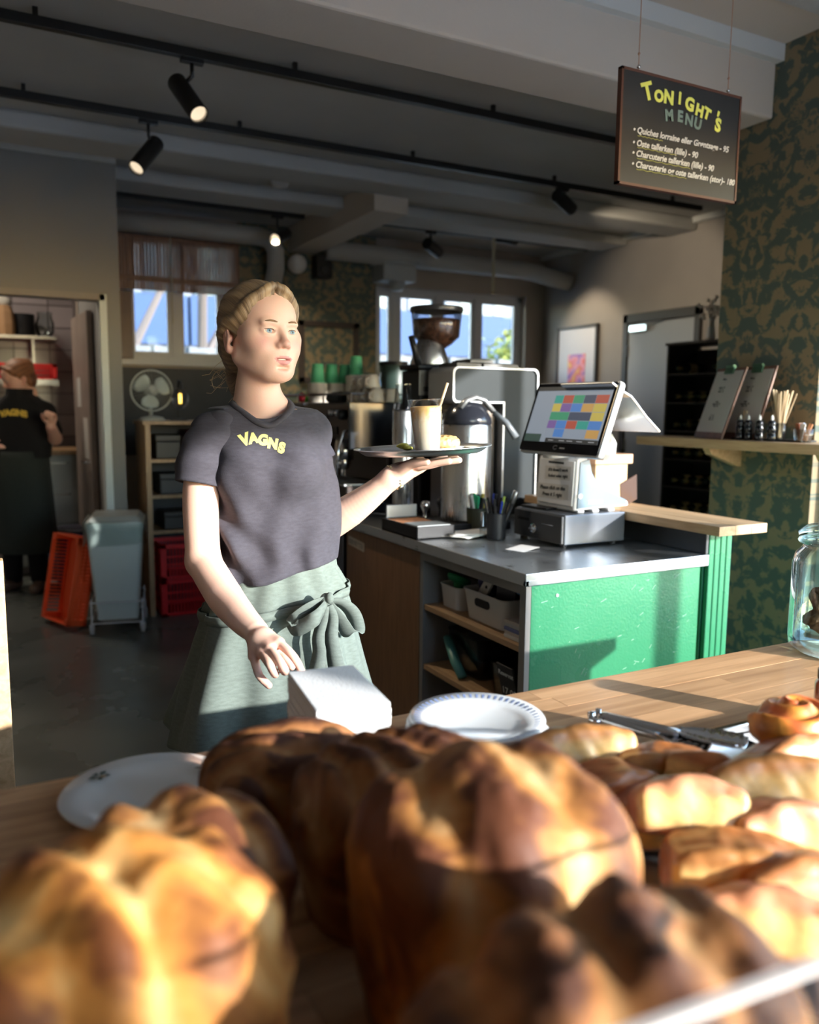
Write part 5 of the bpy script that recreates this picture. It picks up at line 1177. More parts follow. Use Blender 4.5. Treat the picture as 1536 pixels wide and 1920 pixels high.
# base cabinets
t=thing('kitchen_base_unit','white kitchen base unit with a wooden worktop beyond the opening','cabinet',(.21,7.35,0)); Mw_=mat('unit_white',(.50,.52,.50),.4)
obj('carcass',MB().bb(0,.62,.02,.6,.08,1.0),Mw_,t); obj('worktop',MB().bb(-.02,.63,-.02,.62,1.0,1.04),M_pine,t,bev=.003)
for i,(z0,z1) in enumerate(((.10,.42),(.43,.72),(.73,.98))): dd=obj('drawer',MB().bb(.01,.61,0,.02,z0,z1),Mw_,t,bev=.003); obj('handle',MB().bb(.25,.47,-.02,-.01,z1-.05,z1-.04).bb(.25,.26,-.02,0,z1-.05,z1-.04).bb(.46,.47,-.02,0,z1-.05,z1-.04),M_chrome,dd)
o=obj('wall_notice',MB().bb(0,.001,0,.19,0,.28),mat('notice_white',(.6,.58,.55),.7),loc=(.72,7.4,1.07));bpy.data.objects.remove(o)
# door leaf ajar on the right of the kitchen opening, with notices
t=thing('kitchen_inner_door','pale brown kitchen door standing open behind the partition jamb','door',(.775,6.30,0),R(2)); obj('door_leaf',MB().bb(-.04,0,0,.75,.01,2.08),mat('door_tan',(.30,.24,.21),.5,var=.1),t,bev=.002)
obj('notice',MB().bb(-.042,-.0405,.1,.32,1.02,1.32),mat('notice_white',(.62,.60,.56),.7),t)
obj('notice',MB().bb(-.042,-.0405,.38,.56,1.4,1.62),MATS['notice_white'],t); obj('door_handle',MB().tube([(-.04,.06,1.0),(-.08,.06,1.0),(-.08,.16,1.0)],.009),M_chrome,t)
# floor items in the kitchen
p=onz(135,1092,0); t=thing('blue_drum','dark blue round drum on the kitchen floor beside the orange crate','drum',(p.x+.06,p.y-.02,0)); obj('drum_body',MB().lathe([(.16,0),(.17,.01),(.17,.42),(.165,.44)],28),mat('drum_blue',(.03,.025,.11),.35),t,auto=40); obj('drum_rim',MB().tube([(.17*math.cos(a),.17*math.sin(a),.44) for a in np.linspace(0,2*PI,29)[:-1]],.009,6,closed=True),mat('rim_grey',(.3,.3,.34),.3,.6),t,smooth=True); obj('lid',MB().lathe([(.168,.44),(.14,.455),(.001,.46)],28),mat('drum_lid',(.04,.04,.07),.4),t,smooth=True)
p=onz(92,1083,0); t=thing('water_jug','translucent blue water canister on the kitchen floor','canister',(p.x,p.y,0)); obj('canister_body',MB().lathe([(.10,.0),(.11,.02),(.11,.24),(.08,.30),(.035,.33)],24),mat('jug_blue',(.07,.14,.2),.25),t,smooth=True); obj('cap',MB().lathe([(.035,.33),(.035,.36),(.001,.361)],16),M_white,t); obj('handle',MB().tube([(.08,0,.28),(.15,0,.26),(.155,0,.18),(.11,0,.12)],.01,8),mat('jug_blue2',(.09,.2,.26),.3),t,smooth=True)
# ================================================================== DISPLAY CASE AT THE LEFT EDGE
t=thing('display_case','black and steel display case with a wooden corner post at the left edge','display case',(-.30,2.0,0))
e=ony(0,1050,2.0); e2=ony(30,1490,2.0)
xe=e2.x+.30
e.z=e.z-.0
obj('corner_post',MB().bb(xe-.035,xe,-.01,.03,0,e.z),M_oak,t,bev=.003)
obj('case_side',MB().bb(xe-.50,xe-.04,0,.6,0,1.08),mat('case_black',(.02,.02,.022),.4),t,bev=.004)
obj('steel_frame',MB().bb(xe-.058,xe-.046,-.012,0,.35,1.06).bb(xe-.5,xe-.046,-.012,0,.33,.35).bb(xe-.5,xe-.046,-.012,0,1.05,1.07),M_chrome,t)
obj('grille',MB().bb(xe-.5,xe-.06,-.006,0,.36,1.04),mat('case_pattern',(.12,.06,.09),.4,var=.6,vscale=40),t)
obj('top_board',MB().bb(xe-.50,xe-.04,0,.6,1.081,1.10),M_blk,t)
# ================================================================== FRONT COUNTER
t=thing('front_counter','long oiled oak butcher block counter across the foreground','counter',(0,.08,0))
M_bb=wood('butcher_block',(.66,.39,.20),(.44,.235,.11),0,scale=1.0,rough=.4,rnd=.2,coat=.15)
sv=MB().bb(-.2995,.2995,-.0218,.0218,.878,.92).mesh('stave'); sv.materials.append(M_bb)
r=random.Random(11)
nrow=24
for j in range(nrow):
    x=-1.1-r.random()*.5; 
    while x<2.35:
        L=r.choice((.42,.6,.75,.9)); x1=min(x+L,2.36)
        if x1>-1.0 and x1-x>.05:
            xa=max(x,-1.0); o=bpy.data.objects.new('stave',sv); COL.objects.link(o); o.parent=t
            o.location=((xa+x1)/2,.0235+j*.0441,.0003*r.random()); o.scale=((x1-xa-.0006)/.599,1,1)
        x=x1
obj('edge_band',MB().bb(-1.0,2.36,1.058,1.064,.878,.9195).bb(-1.0,2.36,-.004,.001,.878,.9195),M_bb,t)
obj('cabinet_body',MB().bb(-.98,2.34,.06,.92,.08,.878),mat('body_taupe',(.22,.2,.18),.6),t)
obj('plinth',MB().bb(-.95,2.3,.1,.88,0,.08),M_blk,t)
CZ=.9205
# ------------------------------------------------------------------ loaves
def crust(name,pale,gold,dark,bias):
    m,nt,b=principled(name); N=nt.nodes;L=nt.links
    tc=N.new('ShaderNodeTexCoord'); oi=N.new('ShaderNodeObjectInfo'); ad=N.new('ShaderNodeVectorMath'); ad.operation='ADD'; L.new(tc.outputs['Object'],ad.inputs[0]); L.new(oi.outputs['Random'],ad.inputs[1])
    n=N.new('ShaderNodeTexNoise'); n.inputs['Scale'].default_value=13; n.inputs['Detail'].default_value=3; n.inputs['Distortion'].default_value=1.2; L.new(ad.outputs[0],n.inputs[0])
    at=N.new('ShaderNodeAttribute'); at.attribute_name='Col'
    sp=N.new('ShaderNodeSeparateColor'); L.new(at.outputs['Color'],sp.inputs[0])
    mx=N.new('ShaderNodeMath'); mx.operation='MULTIPLY_ADD'; mx.inputs[1].default_value=1.15; L.new(n.outputs[0],mx.inputs[0]); L.new(sp.outputs[0],mx.inputs[2])
    ad2=N.new('ShaderNodeMath'); ad2.operation='ADD'; ad2.inputs[1].default_value=bias; L.new(mx.outputs[0],ad2.inputs[0])
    cr=N.new('ShaderNodeValToRGB'); c=cr.color_ramp; c.elements[0].position=.28; c.elements[0].color=(*dark,1); c.elements[1].position=.86; c.elements[1].color=(*pale,1)
    e=c.elements.new(.5); e.color=(*gold,1); e=c.elements.new(.68); e.color=tuple((g*.5+p*.5) for g,p in zip(gold,pale))+(1,)
    L.new(ad2.outputs[0],cr.inputs[0]); L.new(cr.outputs[0],b.inputs['Base Color']); b.inputs['Roughness'].default_value=.6; b.inputs['Specular IOR Level'].default_value=.3
    n2=N.new('ShaderNodeTexNoise'); n2.inputs['Scale'].default_value=60; n2.inputs['Detail'].default_value=4; L.new(tc.outputs['Object'],n2.inputs[0])
    bp=N.new('ShaderNodeBump'); bp.inputs['Strength'].default_value=.5; bp.inputs['Distance'].default_value=.003; L.new(n2.outputs[0],bp.inputs['Height']); L.new(bp.outputs[0],b.inputs['Normal'])
    return m
Cr1=crust('crust_golden',(.80,.52,.21),(.60,.25,.055),(.20,.065,.02),-.02)
Cr2=crust('crust_tan',(.66,.46,.23),(.42,.18,.05),(.12,.04,.018),-.08)
Cr3=crust('crust_dark',(.52,.31,.14),(.30,.12,.04),(.085,.032,.018),-.08)
def tnoise(p,seed,f):
    r=np.random.RandomState(seed); s=np.zeros(len(p))
    for _ in range(6):
        k=r.normal(size=3)*f; s+=np.sin(p@k+r.uniform(0,6.28))
    return s/6
def loaf(lab,c,rx,ry,h,m,seed,folds=5,dirn=0.3,res=.0045,peak=0,grp='sourdough loaves'):
    V=Vol(); r=random.Random(seed)
    def core(p):
        z=p[:,2]; u=np.clip(z/h,0,1)
        prof=(.80+.22*np.sin(np.clip(u*1.9,0,PI)*.9))          # barrel flank
        k=((np.abs(p[:,0])/(rx*prof))**2.6+(np.abs(p[:,1])/(ry*prof))**2.6+np.maximum(0,(z-h*.45)/(h*.55))**2.6)**(1/2.6)
        return (k-1)*min(rx,ry)*.8
    V.fn(core,(-rx*1.15,-ry*1.15,0),(rx*1.15,ry*1.15,h*1.1),.01)
    V.fn(lambda p:.004-p[:,2],(-1,-1,-.1),(1,1,.004),.006,'-') if False else None
    def fold(p):
        a=dirn; s=p[:,0]*math.cos(a)+p[:,1]*math.sin(a); q=-p[:,0]*math.sin(a)+p[:,1]*math.cos(a)
        top=np.clip((p[:,2]-h*.20)/(h*.6),0,1); top=top*top*(3-2*top)
        w=s+.018*tnoise(p,seed,28)+.12*q*np.tanh(s/.03)
        rid=np.abs(np.sin(w*folds*PI/rx*.5+seed))
        return -top*(.0085*(np.sqrt(rid*rid+.08)-.45))-.0032*tnoise(p,seed+1,34)-.0022*tnoise(p,seed+2,85)-.0012*tnoise(p,seed+3,200)+peak*top*(q*.12)
    V.fn(fold,(-rx*1.3,-ry*1.3,-.02),(rx*1.3,ry*1.3,h*1.3),0,'d')
    V.cone((-.5,0,-.5),(.5,0,-.5),.5,.5,.008,'-')
    me=V.mesh(res,'bread_loaf')
    def col(p):
        a=dirn; s=p[:,0]*math.cos(a)+p[:,1]*math.sin(a); q=-p[:,0]*math.sin(a)+p[:,1]*math.cos(a)
        w=s+.018*tnoise(p,seed,28)+.12*q*np.tanh(s/.03); rid=np.abs(np.sin(w*folds*PI/rx*.5+seed))
        side=np.clip(1-p[:,2]/(h*.55),0,1)
        v=(.45-rid)*.38+.10*side+.12*tnoise(p,seed+5,30)
        return np.stack([v,v,v],1)
    vcol(me,col)
    o=obj('bread_loaf',me,m,loc=(c[0],c[1],CZ)); tag(o,lab,'bread',grp); return o
loaf('big golden-orange loaf with cream streaks, in front at the left edge',(.055,.495),.108,.090,.222,Cr1,3,folds=4,dirn=.35)
loaf('loaf mostly hidden behind the big golden-orange loaf',(.132,.650),.092,.078,.168,Cr2,7,folds=3,dirn=.1)
loaf('dark loaf at the back left with a torn crust, nearest the plain plate',(.285,.835),.092,.072,.142,Cr3,12,folds=5,dirn=1.2,peak=.3)
loaf('very dark loaf at the back, in front of the napkin stack',(.350,.690),.105,.074,.172,Cr3,15,folds=6,dirn=.2,peak=.3)
loaf('large tan loaf with a deep cleft, centre of the bread pile',(.345,.505),.112,.100,.224,Cr2,21,folds=3,dirn=-.2)
loaf('dark brown loaf at the front right of the bread pile',(.280,.292),.120,.088,.228,Cr3,26,folds=4,dirn=-.4)
loaf('golden loaf cut off by the bottom edge, closest to the camera',(.052,.300),.092,.080,.190,Cr1,31,folds=4,dirn=.6)
# ------------------------------------------------------------------ pastries on the steel tray
t=thing('baking_tray','shallow steel baking tray under the pastries','tray',(.93,.585,CZ))
obj('tray_base',MB().bb(-.43,.36,-.27,.245,0,.004),M_steel,t)
obj('tray_rim',MB().bb(-.43,.36,.238,.25,0,.022).bb(-.43,.36,-.275,-.265,0,.022).bb(-.435,-.425,-.27,.25,0,.022).bb(.355,.365,-.27,.25,0,.022),M_chrome,t,bev=.003)
o=obj('baking_paper',MB().grid([[Vector((x,y,.006+.004*abs(math.sin(x*25+y*10)))) for x in np.linspace(0,.30,10)] for y in np.linspace(0,.22,6)]),mp,loc=(1.0,.60,CZ),solid=.001); tag(o,'white baking paper on the far right of the steel tray','paper')
def pastmat(name,top,side):
    m,nt,b=principled(name); N=nt.nodes;L=nt.links
    at=N.new('ShaderNodeAttribute'); at.attribute_name='Col'; n=N.new('ShaderNodeTexNoise'); n.inputs['Scale'].default_value=38; n.inputs['Detail'].default_value=4
    tc=N.new('ShaderNodeTexCoord'); L.new(tc.outputs['Object'],n.inputs[0]); r=N.new('ShaderNodeMapRange'); r.inputs[1].default_value=.3; r.inputs[2].default_value=.7; r.inputs[3].default_value=.6; r.inputs[4].default_value=1.25; L.new(n.outputs[0],r.inputs[0])
    mx=N.new('ShaderNodeMix'); mx.data_type='RGBA'; mx.blend_type='MULTIPLY'; mx.inputs[0].default_value=1; L.new(at.outputs['Color'],mx.inputs[6]); L.new(r.outputs[0],mx.inputs[7]); L.new(mx.outputs[2],b.inputs['Base Color']); b.inputs['Roughness'].default_value=.38
    bp=N.new('ShaderNodeBump'); bp.inputs['Strength'].default_value=.5; bp.inputs['Distance'].default_value=.002; L.new(n.outputs[0],bp.inputs['Height']); L.new(bp.outputs[0],b.inputs['Normal'])
    return m
Mpa=pastmat('pastry_crust',0,0)
def slice_mesh(L,W,H,seed,kind):
    V=Vol()
    def f(p):
        q=np.abs(p-np.array([0,0,H/2]))-np.array([L/2-.012,W/2-.012,H/2-.008]); 
        # arched crust back
        arch=.018*(1-(p[:,0]/(L/2))**2)
        q[:,2]=np.abs(p[:,2]-(H+arch)/2)-((H+arch)/2-.008)
        return np.sqrt((np.maximum(q,0)**2).sum(1))+np.minimum(q.max(1),0)-.009
    V.fn(f,(-L/2,-W/2,0),(L/2,W/2,H+.02),.01)
    V.fn(lambda p:-.0022*tnoise(p,seed,90)-.0015*tnoise(p,seed+3,220),(-L/2-.02,-W/2-.02,-.02),(L/2+.02,W/2+.02,H+.04),0,'d')
    me=V.mesh(.0035,'cut_pastry')
    def col(p):
        top=np.clip((p[:,2]-H*.80)/(H*.25),0,1)[:,None]; bot=np.clip(1-p[:,2]/(H*.22),0,1)[:,None]
        cut=np.clip(-p[:,1]/(W/2)*1.25,0,1)[:,None]**3
        crustc=np.array({'q':(.50,.17,.045),'b':(.34,.09,.03),'h':(.55,.20,.12)}[kind]); crumb=np.array((.74,.47,.17))
        n=tnoise(p,seed+9,60)[:,None]
        c=crustc*(.9+.4*n)*np.ones((len(p),3)); inner=crumb*(1+.1*n)
        k=np.clip(cut*1.1,0,1)*(1-top*.8)*(1-bot); c=c*(1-k)+inner*k
        return np.clip(c,0.01,1)
    vcol(me,col); me.materials.append(Mpa); return me
S1=slice_mesh(.155,.07,.048,1,'q'); S2=slice_mesh(.13,.075,.045,2,'b'); S3=slice_mesh(.12,.085,.04,3,'h')
bits=[(1088,1432,S1,.55,.0,'cut pastry with a pale cheesy face, nearest the white plates'),
(1262,1452,S1,.15,.0,'long brown cut pastry in front of the tongs'),
(1345,1496,S2,-.7,.0,'cut pastry with a pale cream end, middle of the tray'),
(1455,1525,S1,.35,.008,'long pastry with a bright cut side at the right edge'),
(1235,1520,S3,.3,.0,'pinkish ham pastry half hidden beside the tan loaf'),
(1290,1580,S3,.25,.012,'pinkish ham pastry in the middle of the heap'),
(1472,1600,S3,.5,.006,'pastry slice with a pink glazed top low on the right'),
(1395,1660,S1,.2,.006,'cheesy cut pastry beside the dark front loaf'),
(1500,1455,S2,.9,.0,'torn pastry pieces under the round bun'),
(1520,1700,S2,.4,.0,'cut pastry at the lower right near the glass screen'),
(1150,1480,S2,1.0,.0,'dark brown pastry between the tan loaf and the plates'),
(1440,1760,S3,.1,.0,'pastry slice closest to the camera on the tray')]
for i,(px,py,m,rz,dz,l) in enumerate(bits):
    p=onz(px,py,.965); o=bpy.data.objects.new('cut_pastry',m); COL.objects.link(o); o.location=(p.x,p.y,CZ+.0055+dz*2.2+[.020,.004,.022][i%3]); o.rotation_euler=(R([-24,-6,-28][i%3]),R([-4,3,0][i%3]),rz*.7-.75); tag(o,l,'pastry','cut pastries on the tray')
V=Vol(); V.ell((0,0,.032),(.062,.052,.034),.02)
V.fn(lambda p:-.004*np.sin(np.arctan2(p[:,1],p[:,0])*2+np.sqrt(p[:,0]**2+p[:,1]**2)*260)-.002*tnoise(p,5,150),(-.08,-.07,-.01),(.08,.07,.08),0,'d')
me=V.mesh(.003,'round_bun'); vcol(me,lambda p: np.stack([.62+.25*np.sin(np.arctan2(p[:,1],p[:,0])*2+np.hypot(p[:,0],p[:,1])*260)*.3+0*p[:,0],.20+.06*np.sin(p[:,0]*200),.04+0*p[:,0]],1)*(1-.5*np.clip(1-p[:,2:3]/.02,0,1)))
p=onz(1488,1402,.965); o=obj('round_bun',me,Mpa,loc=(p.x,p.y,CZ+.045)); tag(o,'shiny orange-brown round bun on top of the pastries at the right','pastry')
# ------------------------------------------------------------------ plates
M_por=mat('porcelain',(.80,.82,.82),.16,coat=.4); M_porb=mat('porcelain_rim',(.18,.24,.42),.3)
def plate(loc,rad,lab,pattern=None,grp=None):
    t=thing('plate',lab,'plate',loc,group=grp)
    k=rad
    obj('plate_body',MB().lathe([(k*.52,0),(k*.56,.001),(k*.62,.004),(k*.98,.014),(k,.0155),(k*.985,.0175),(k*.70,.0095),(k*.60,.0062),(.001,.0055)],56),M_por,t,smooth=True)
    if pattern=='dash':
        mb=MB()
        for i in range(56):
            a=2*PI*i/56; c,s=math.cos(a),math.sin(a); r0,r1=k*.84,k*.93; w=.0016
            z=lambda r_: .0095+(r_/k-.70)/(.285)*.008+.0006
            mb.add([(r0*c-w*s,r0*s+w*c,z(r0)),(r0*c+w*s,r0*s-w*c,z(r0)),(r1*c+w*1.3*s,r1*s-w*1.3*c,z(r1)),(r1*c-w*1.3*s,r1*s+w*1.3*c,z(r1))],[(0,1,2,3)])
        obj('rim_pattern',mb,M_porb,t)
    if pattern=='flower':
        for a in (2.2,.4,4.2,5.6):
            c=Vector((k*.80*math.cos(a),k*.80*math.sin(a),.0135)); mb=MB(); mb2=MB()
            for j in range(5):
                b_=a+j*1.25; d=Vector((math.cos(b_),math.sin(b_),.0))*.009; q=Vector((-d.y,d.x,0))*.45
                mb.add([c+d*.2+Vector((0,0,.001)),c+d+q+Vector((0,0,.0015)),c+d*1.7+Vector((0,0,.0015)),c+d-q+Vector((0,0,.0015))],[(0,1,2,3)])
            mb2.ball(c+Vector((.004,-.003,.001)),(.005,.004,.001),8,5)
            obj('leaf_motif',mb,mat('motif_green',(.06,.10,.08),.4),t); obj('flower_motif',mb2,mat('motif_tan',(.5,.35,.2),.4),t)
    return t
pc=(.628,.975)
for i in range(5): plate((pc[0]+.004*math.sin(i*2)+ (.008 if i<2 else 0),pc[1]-.003*(i<2),CZ+i*.0082),.100 if i>1 else .104,('lowest white plate of the stack behind the bread','second lowest white plate of the stack behind the bread','middle white plate of the stack behind the bread','second highest white plate of the stack behind the bread','topmost plate of the stack, with a rim of short blue dashes')[i],'dash' if i==4 else None,'stacked plates')
plate((.172,1.025,CZ),.108,'plain white plate with small floral motifs behind the golden loaf','flower')
# ------------------------------------------------------------------ napkins
t=thing('napkin_stack','tall block of folded white paper napkins behind the dark loaves','napkins',(.420,1.003,CZ),R(-7))
Mn=mat('napkin_white',(.80,.80,.80),.85,bump=.3,bscale=300)
r=random.Random(2); nl=15; hz=.1195/nl
for i in range(nl):
    w=.050+r.uniform(-.0012,.0012); d=.084+r.uniform(-.0015,.0015)
    obj('napkin',MB().bb(-w,w,-d,d,i*hz+.0002,(i+1)*hz-.0002),Mn,t,bev=.0015)
# ------------------------------------------------------------------ tongs
h0=onz(1122,1338,.945); ta=onz(1445,1405,.955); tb=onz(1345,1408,.945)
t=thing('serving_tongs','steel serving tongs with scalloped ends lying between the plates and the bun','tongs',(h0.x,h0.y,CZ))
def arm(tip,zz,nm):
    a=Vector((0,0,.018)); b_=Vector((tip.x-h0.x,tip.y-h0.y,zz)); d=(b_-a); L=d.length; d.normalize(); s=d.cross(Vector((0,0,1))).normalized(); u=s.cross(d)
    rows=[]
    def sec(c,w,h_): return [c-s*w-u*h_,c-s*w*.95+u*h_*.3,c-s*w*.5+u*h_,c+s*w*.5+u*h_,c+s*w*.95+u*h_*.3,c+s*w-u*h_]
    for f,w,h_ in ((0,.009,.007),(.05,.011,.009),(.3,.010,.007),(.55,.009,.005),(.68,.010,.003)): rows.append(sec(a+d*L*f,w,h_))
    obj(nm,MB().grid(rows),M_steelx,t,smooth=True,solid=.0015)
    ed=[];n=30
    c0=a+d*L*.66
    for i in range(n+1):
        f=i/n; x=L*.50*f; w=(.009+.017*math.sin(min(1,f*1.25)*PI*.62))*(1 if f<.93 else .75); sc_=.0016*math.cos(f*n*1.4)*(f>.35)
        cc=c0+d*x; ed.append([cc-s*(w+sc_)+u*.006,cc-s*w*.6-u*.002,cc-u*.004,cc+s*w*.6-u*.002,cc+s*(w+sc_)+u*.006])
    hd=obj('scalloped_head',MB().grid(ed),M_chrome,t,smooth=True,solid=.0012)
arm(ta+(h0-ta)*.25,.030,'tong_arm'); arm(tb+(h0-tb)*.2,.022,'tong_arm')
obj('hinge',MB().tube([(-.006,-.012,.015),(-.014,0,.017),(-.006,.012,.019),(.01,.01,.018)],.006,8).cyl((0,0,.004),(0,0,.032),.0045,n=10),M_chrome,t,smooth=True)
# ------------------------------------------------------------------ cookie jar
jc=P(1578,1130,1.70)
t=thing('cookie_jar','large clear glass jar with a lid, holding dark biscuits at the right edge','jar',(jc.x,jc.y,CZ))
Gj=glass('jar_glass',(.86,.95,.93),.28)
obj('jar_body',MB().lathe([(.001,.0),(.080,.0),(.096,.012),(.098,.03),(.098,.185),(.092,.205),(.080,.218),(.078,.226),(.084,.234)],40,caps=False),Gj,t,smooth=True)
obj('jar_inner',MB().lathe([(.001,.012),(.078,.012),(.090,.03),(.091,.18),(.085,.20),(.074,.216)],40,caps=False),Gj,t,smooth=True)
obj('rim_ring',MB().tube([(.085*math.cos(a),.085*math.sin(a),.232) for a in np.linspace(0,2*PI,41)[:-1]],.005,8,closed=True),Gj,t,smooth=True)
obj('lid',MB().lathe([(.088,.240),(.090,.248),(.075,.262),(.035,.270),(.018,.276),(.016,.285),(.026,.30),(.020,.312),(.001,.315)],36,caps=False),Gj,t,smooth=True)
V=Vol(); V.ell((0,0,.012),(.034,.034,.013),.01); V.fn(lambda p:-.004*tnoise(p,3,160)-.002*tnoise(p,4,330),(-.05,-.05,-.02),(.05,.05,.04),0,'d'); ck=V.mesh(.0032,'biscuit'); ck.materials.append(mat('biscuit_brown',(.15,.065,.035),.8,var=.4,vscale=70,bump=1,bscale=120))
r=random.Random(3)
for i in range(11):
    a=i*2.1; q=.04*(.4+.6*((i*7)%5)/4); o=bpy.data.objects.new('biscuit',ck); COL.objects.link(o); o.location=(jc.x+q*math.cos(a),jc.y+q*math.sin(a),CZ+.022+i*.0105); o.rotation_euler=(r.uniform(-.9,.9),r.uniform(-.9,.9),r.uniform(0,6)); tag(o,'rough dark brown biscuit in the lidded glass jar','biscuit','biscuits in the jar')
jb=onz(1560,1320,.96); t=thing('jam_jar','amber jam jar at the right edge below the biscuit jar','jar',(jb.x+.01,jb.y,CZ)); obj('jar_glass',MB().lathe([(.028,0),(.032,.005),(.032,.07),(.026,.078)],24),mat('amber_jam',(.40,.08,.02),.1,coat=.6),t,smooth=True); obj('lid',MB().lathe([(.029,.078),(.029,.092),(.001,.093)],20),M_blk,t,auto=40)
# ------------------------------------------------------------------ acrylic sneeze guard edge, lower right
g0=P(1230,1928,.33); g1=P(1560,1780,.37)
d=(g1-g0); d.z=0; L=d.length; d.normalize()
t=thing('glass_screen','clear upright glass screen with a pale edge in front of the bread, lower right','screen',(g0.x,g0.y,CZ),math.atan2(d.y,d.x))
zg=(g0.z+g1.z)/2-CZ
obj('pane',MB().bb(-.02,L+.25,-.003,.003,.004,zg-.003),glass('guard_glass',(.96,.98,.97),.06),t); obj('pane_edge',MB().bb(-.02,L+.25,-.003,.003,zg-.003,zg),mat('edge_pale',(.60,.56,.54),.3),t)
obj('foot',MB().bb(-.02,L+.25,-.012,.012,0,.004),M_chrome,t)
# ================================================================== PEOPLE
def skinmat(name,rough=.48):
    m,nt,b=principled(name); N=nt.nodes;L=nt.links
    at=N.new('ShaderNodeAttribute'); at.attribute_name='Col'; L.new(at.outputs['Color'],b.inputs['Base Color'])
    b.inputs['Roughness'].default_value=rough; b.inputs['Subsurface Weight'].default_value=.12; b.inputs['Subsurface Radius'].default_value=(1,.3,.15); b.inputs['Subsurface Scale'].default_value=.006
    tc=N.new('ShaderNodeTexCoord'); n=N.new('ShaderNodeTexNoise'); n.inputs['Scale'].default_value=260; n.inputs['Detail'].default_value=2; L.new(tc.outputs['Object'],n.inputs[0])
    bp=N.new('ShaderNodeBump'); bp.inputs['Strength'].default_value=.12; bp.inputs['Distance'].default_value=.001; L.new(n.outputs[0],bp.inputs['Height']); L.new(bp.outputs[0],b.inputs['Normal'])
    return m
M_skin=skinmat('skin')
def clothmat(name,col,rough=.85,weave=420,wr=.0):
    m,nt,b=principled(name); N=nt.nodes;L=nt.links
    b.inputs['Base Color'].default_value=(*col,1); b.inputs['Roughness'].default_value=rough; b.inputs['Specular IOR Level'].default_value=.25
    b.inputs['Sheen Weight'].default_value=.04; b.inputs['Sheen Roughness'].default_value=.5
    tc=N.new('ShaderNodeTexCoord'); n=N.new('ShaderNodeTexNoise'); n.inputs['Scale'].default_value=weave; n.inputs['Detail'].default_value=2; L.new(tc.outputs['Object'],n.inputs[0])
    mp=N.new('ShaderNodeMapping'); mp.inputs['Scale'].default_value=(1,1,3.2); L.new(tc.outputs['Object'],mp.inputs[0])
    n2=N.new('ShaderNodeTexNoise'); n2.inputs['Scale'].default_value=60; n2.inputs['Detail'].default_value=5; L.new(mp.outputs[0],n2.inputs[0])
    r=N.new('ShaderNodeMapRange'); r.inputs[1].default_value=.3; r.inputs[2].default_value=.7; r.inputs[3].default_value=.86; r.inputs[4].default_value=1.14; L.new(n2.outputs[0],r.inputs[0])
    mx=N.new('ShaderNodeMix'); mx.data_type='RGBA'; mx.blend_type='MULTIPLY'; mx.inputs[0].default_value=1; mx.inputs[6].default_value=(*col,1); L.new(r.outputs[0],mx.inputs[7]); L.new(mx.outputs[2],b.inputs['Base Color'])
    bp=N.new('ShaderNodeBump'); bp.inputs['Strength'].default_value=.25; bp.inputs['Distance'].default_value=.0012; L.new(n.outputs[0],bp.inputs['Height']); L.new(bp.outputs[0],b.inputs['Normal'])
    return m
M_tee=clothmat('tshirt_charcoal',(.050,.047,.060)); M_apr=clothmat('apron_sage',(.135,.165,.145)); M_aprd=clothmat('apron_ties',(.12,.145,.13)); M_trs=clothmat('trousers_black',(.012,.012,.014))
SKIN=np.array((.72,.46,.36))
def A(v): return np.array(v,float)
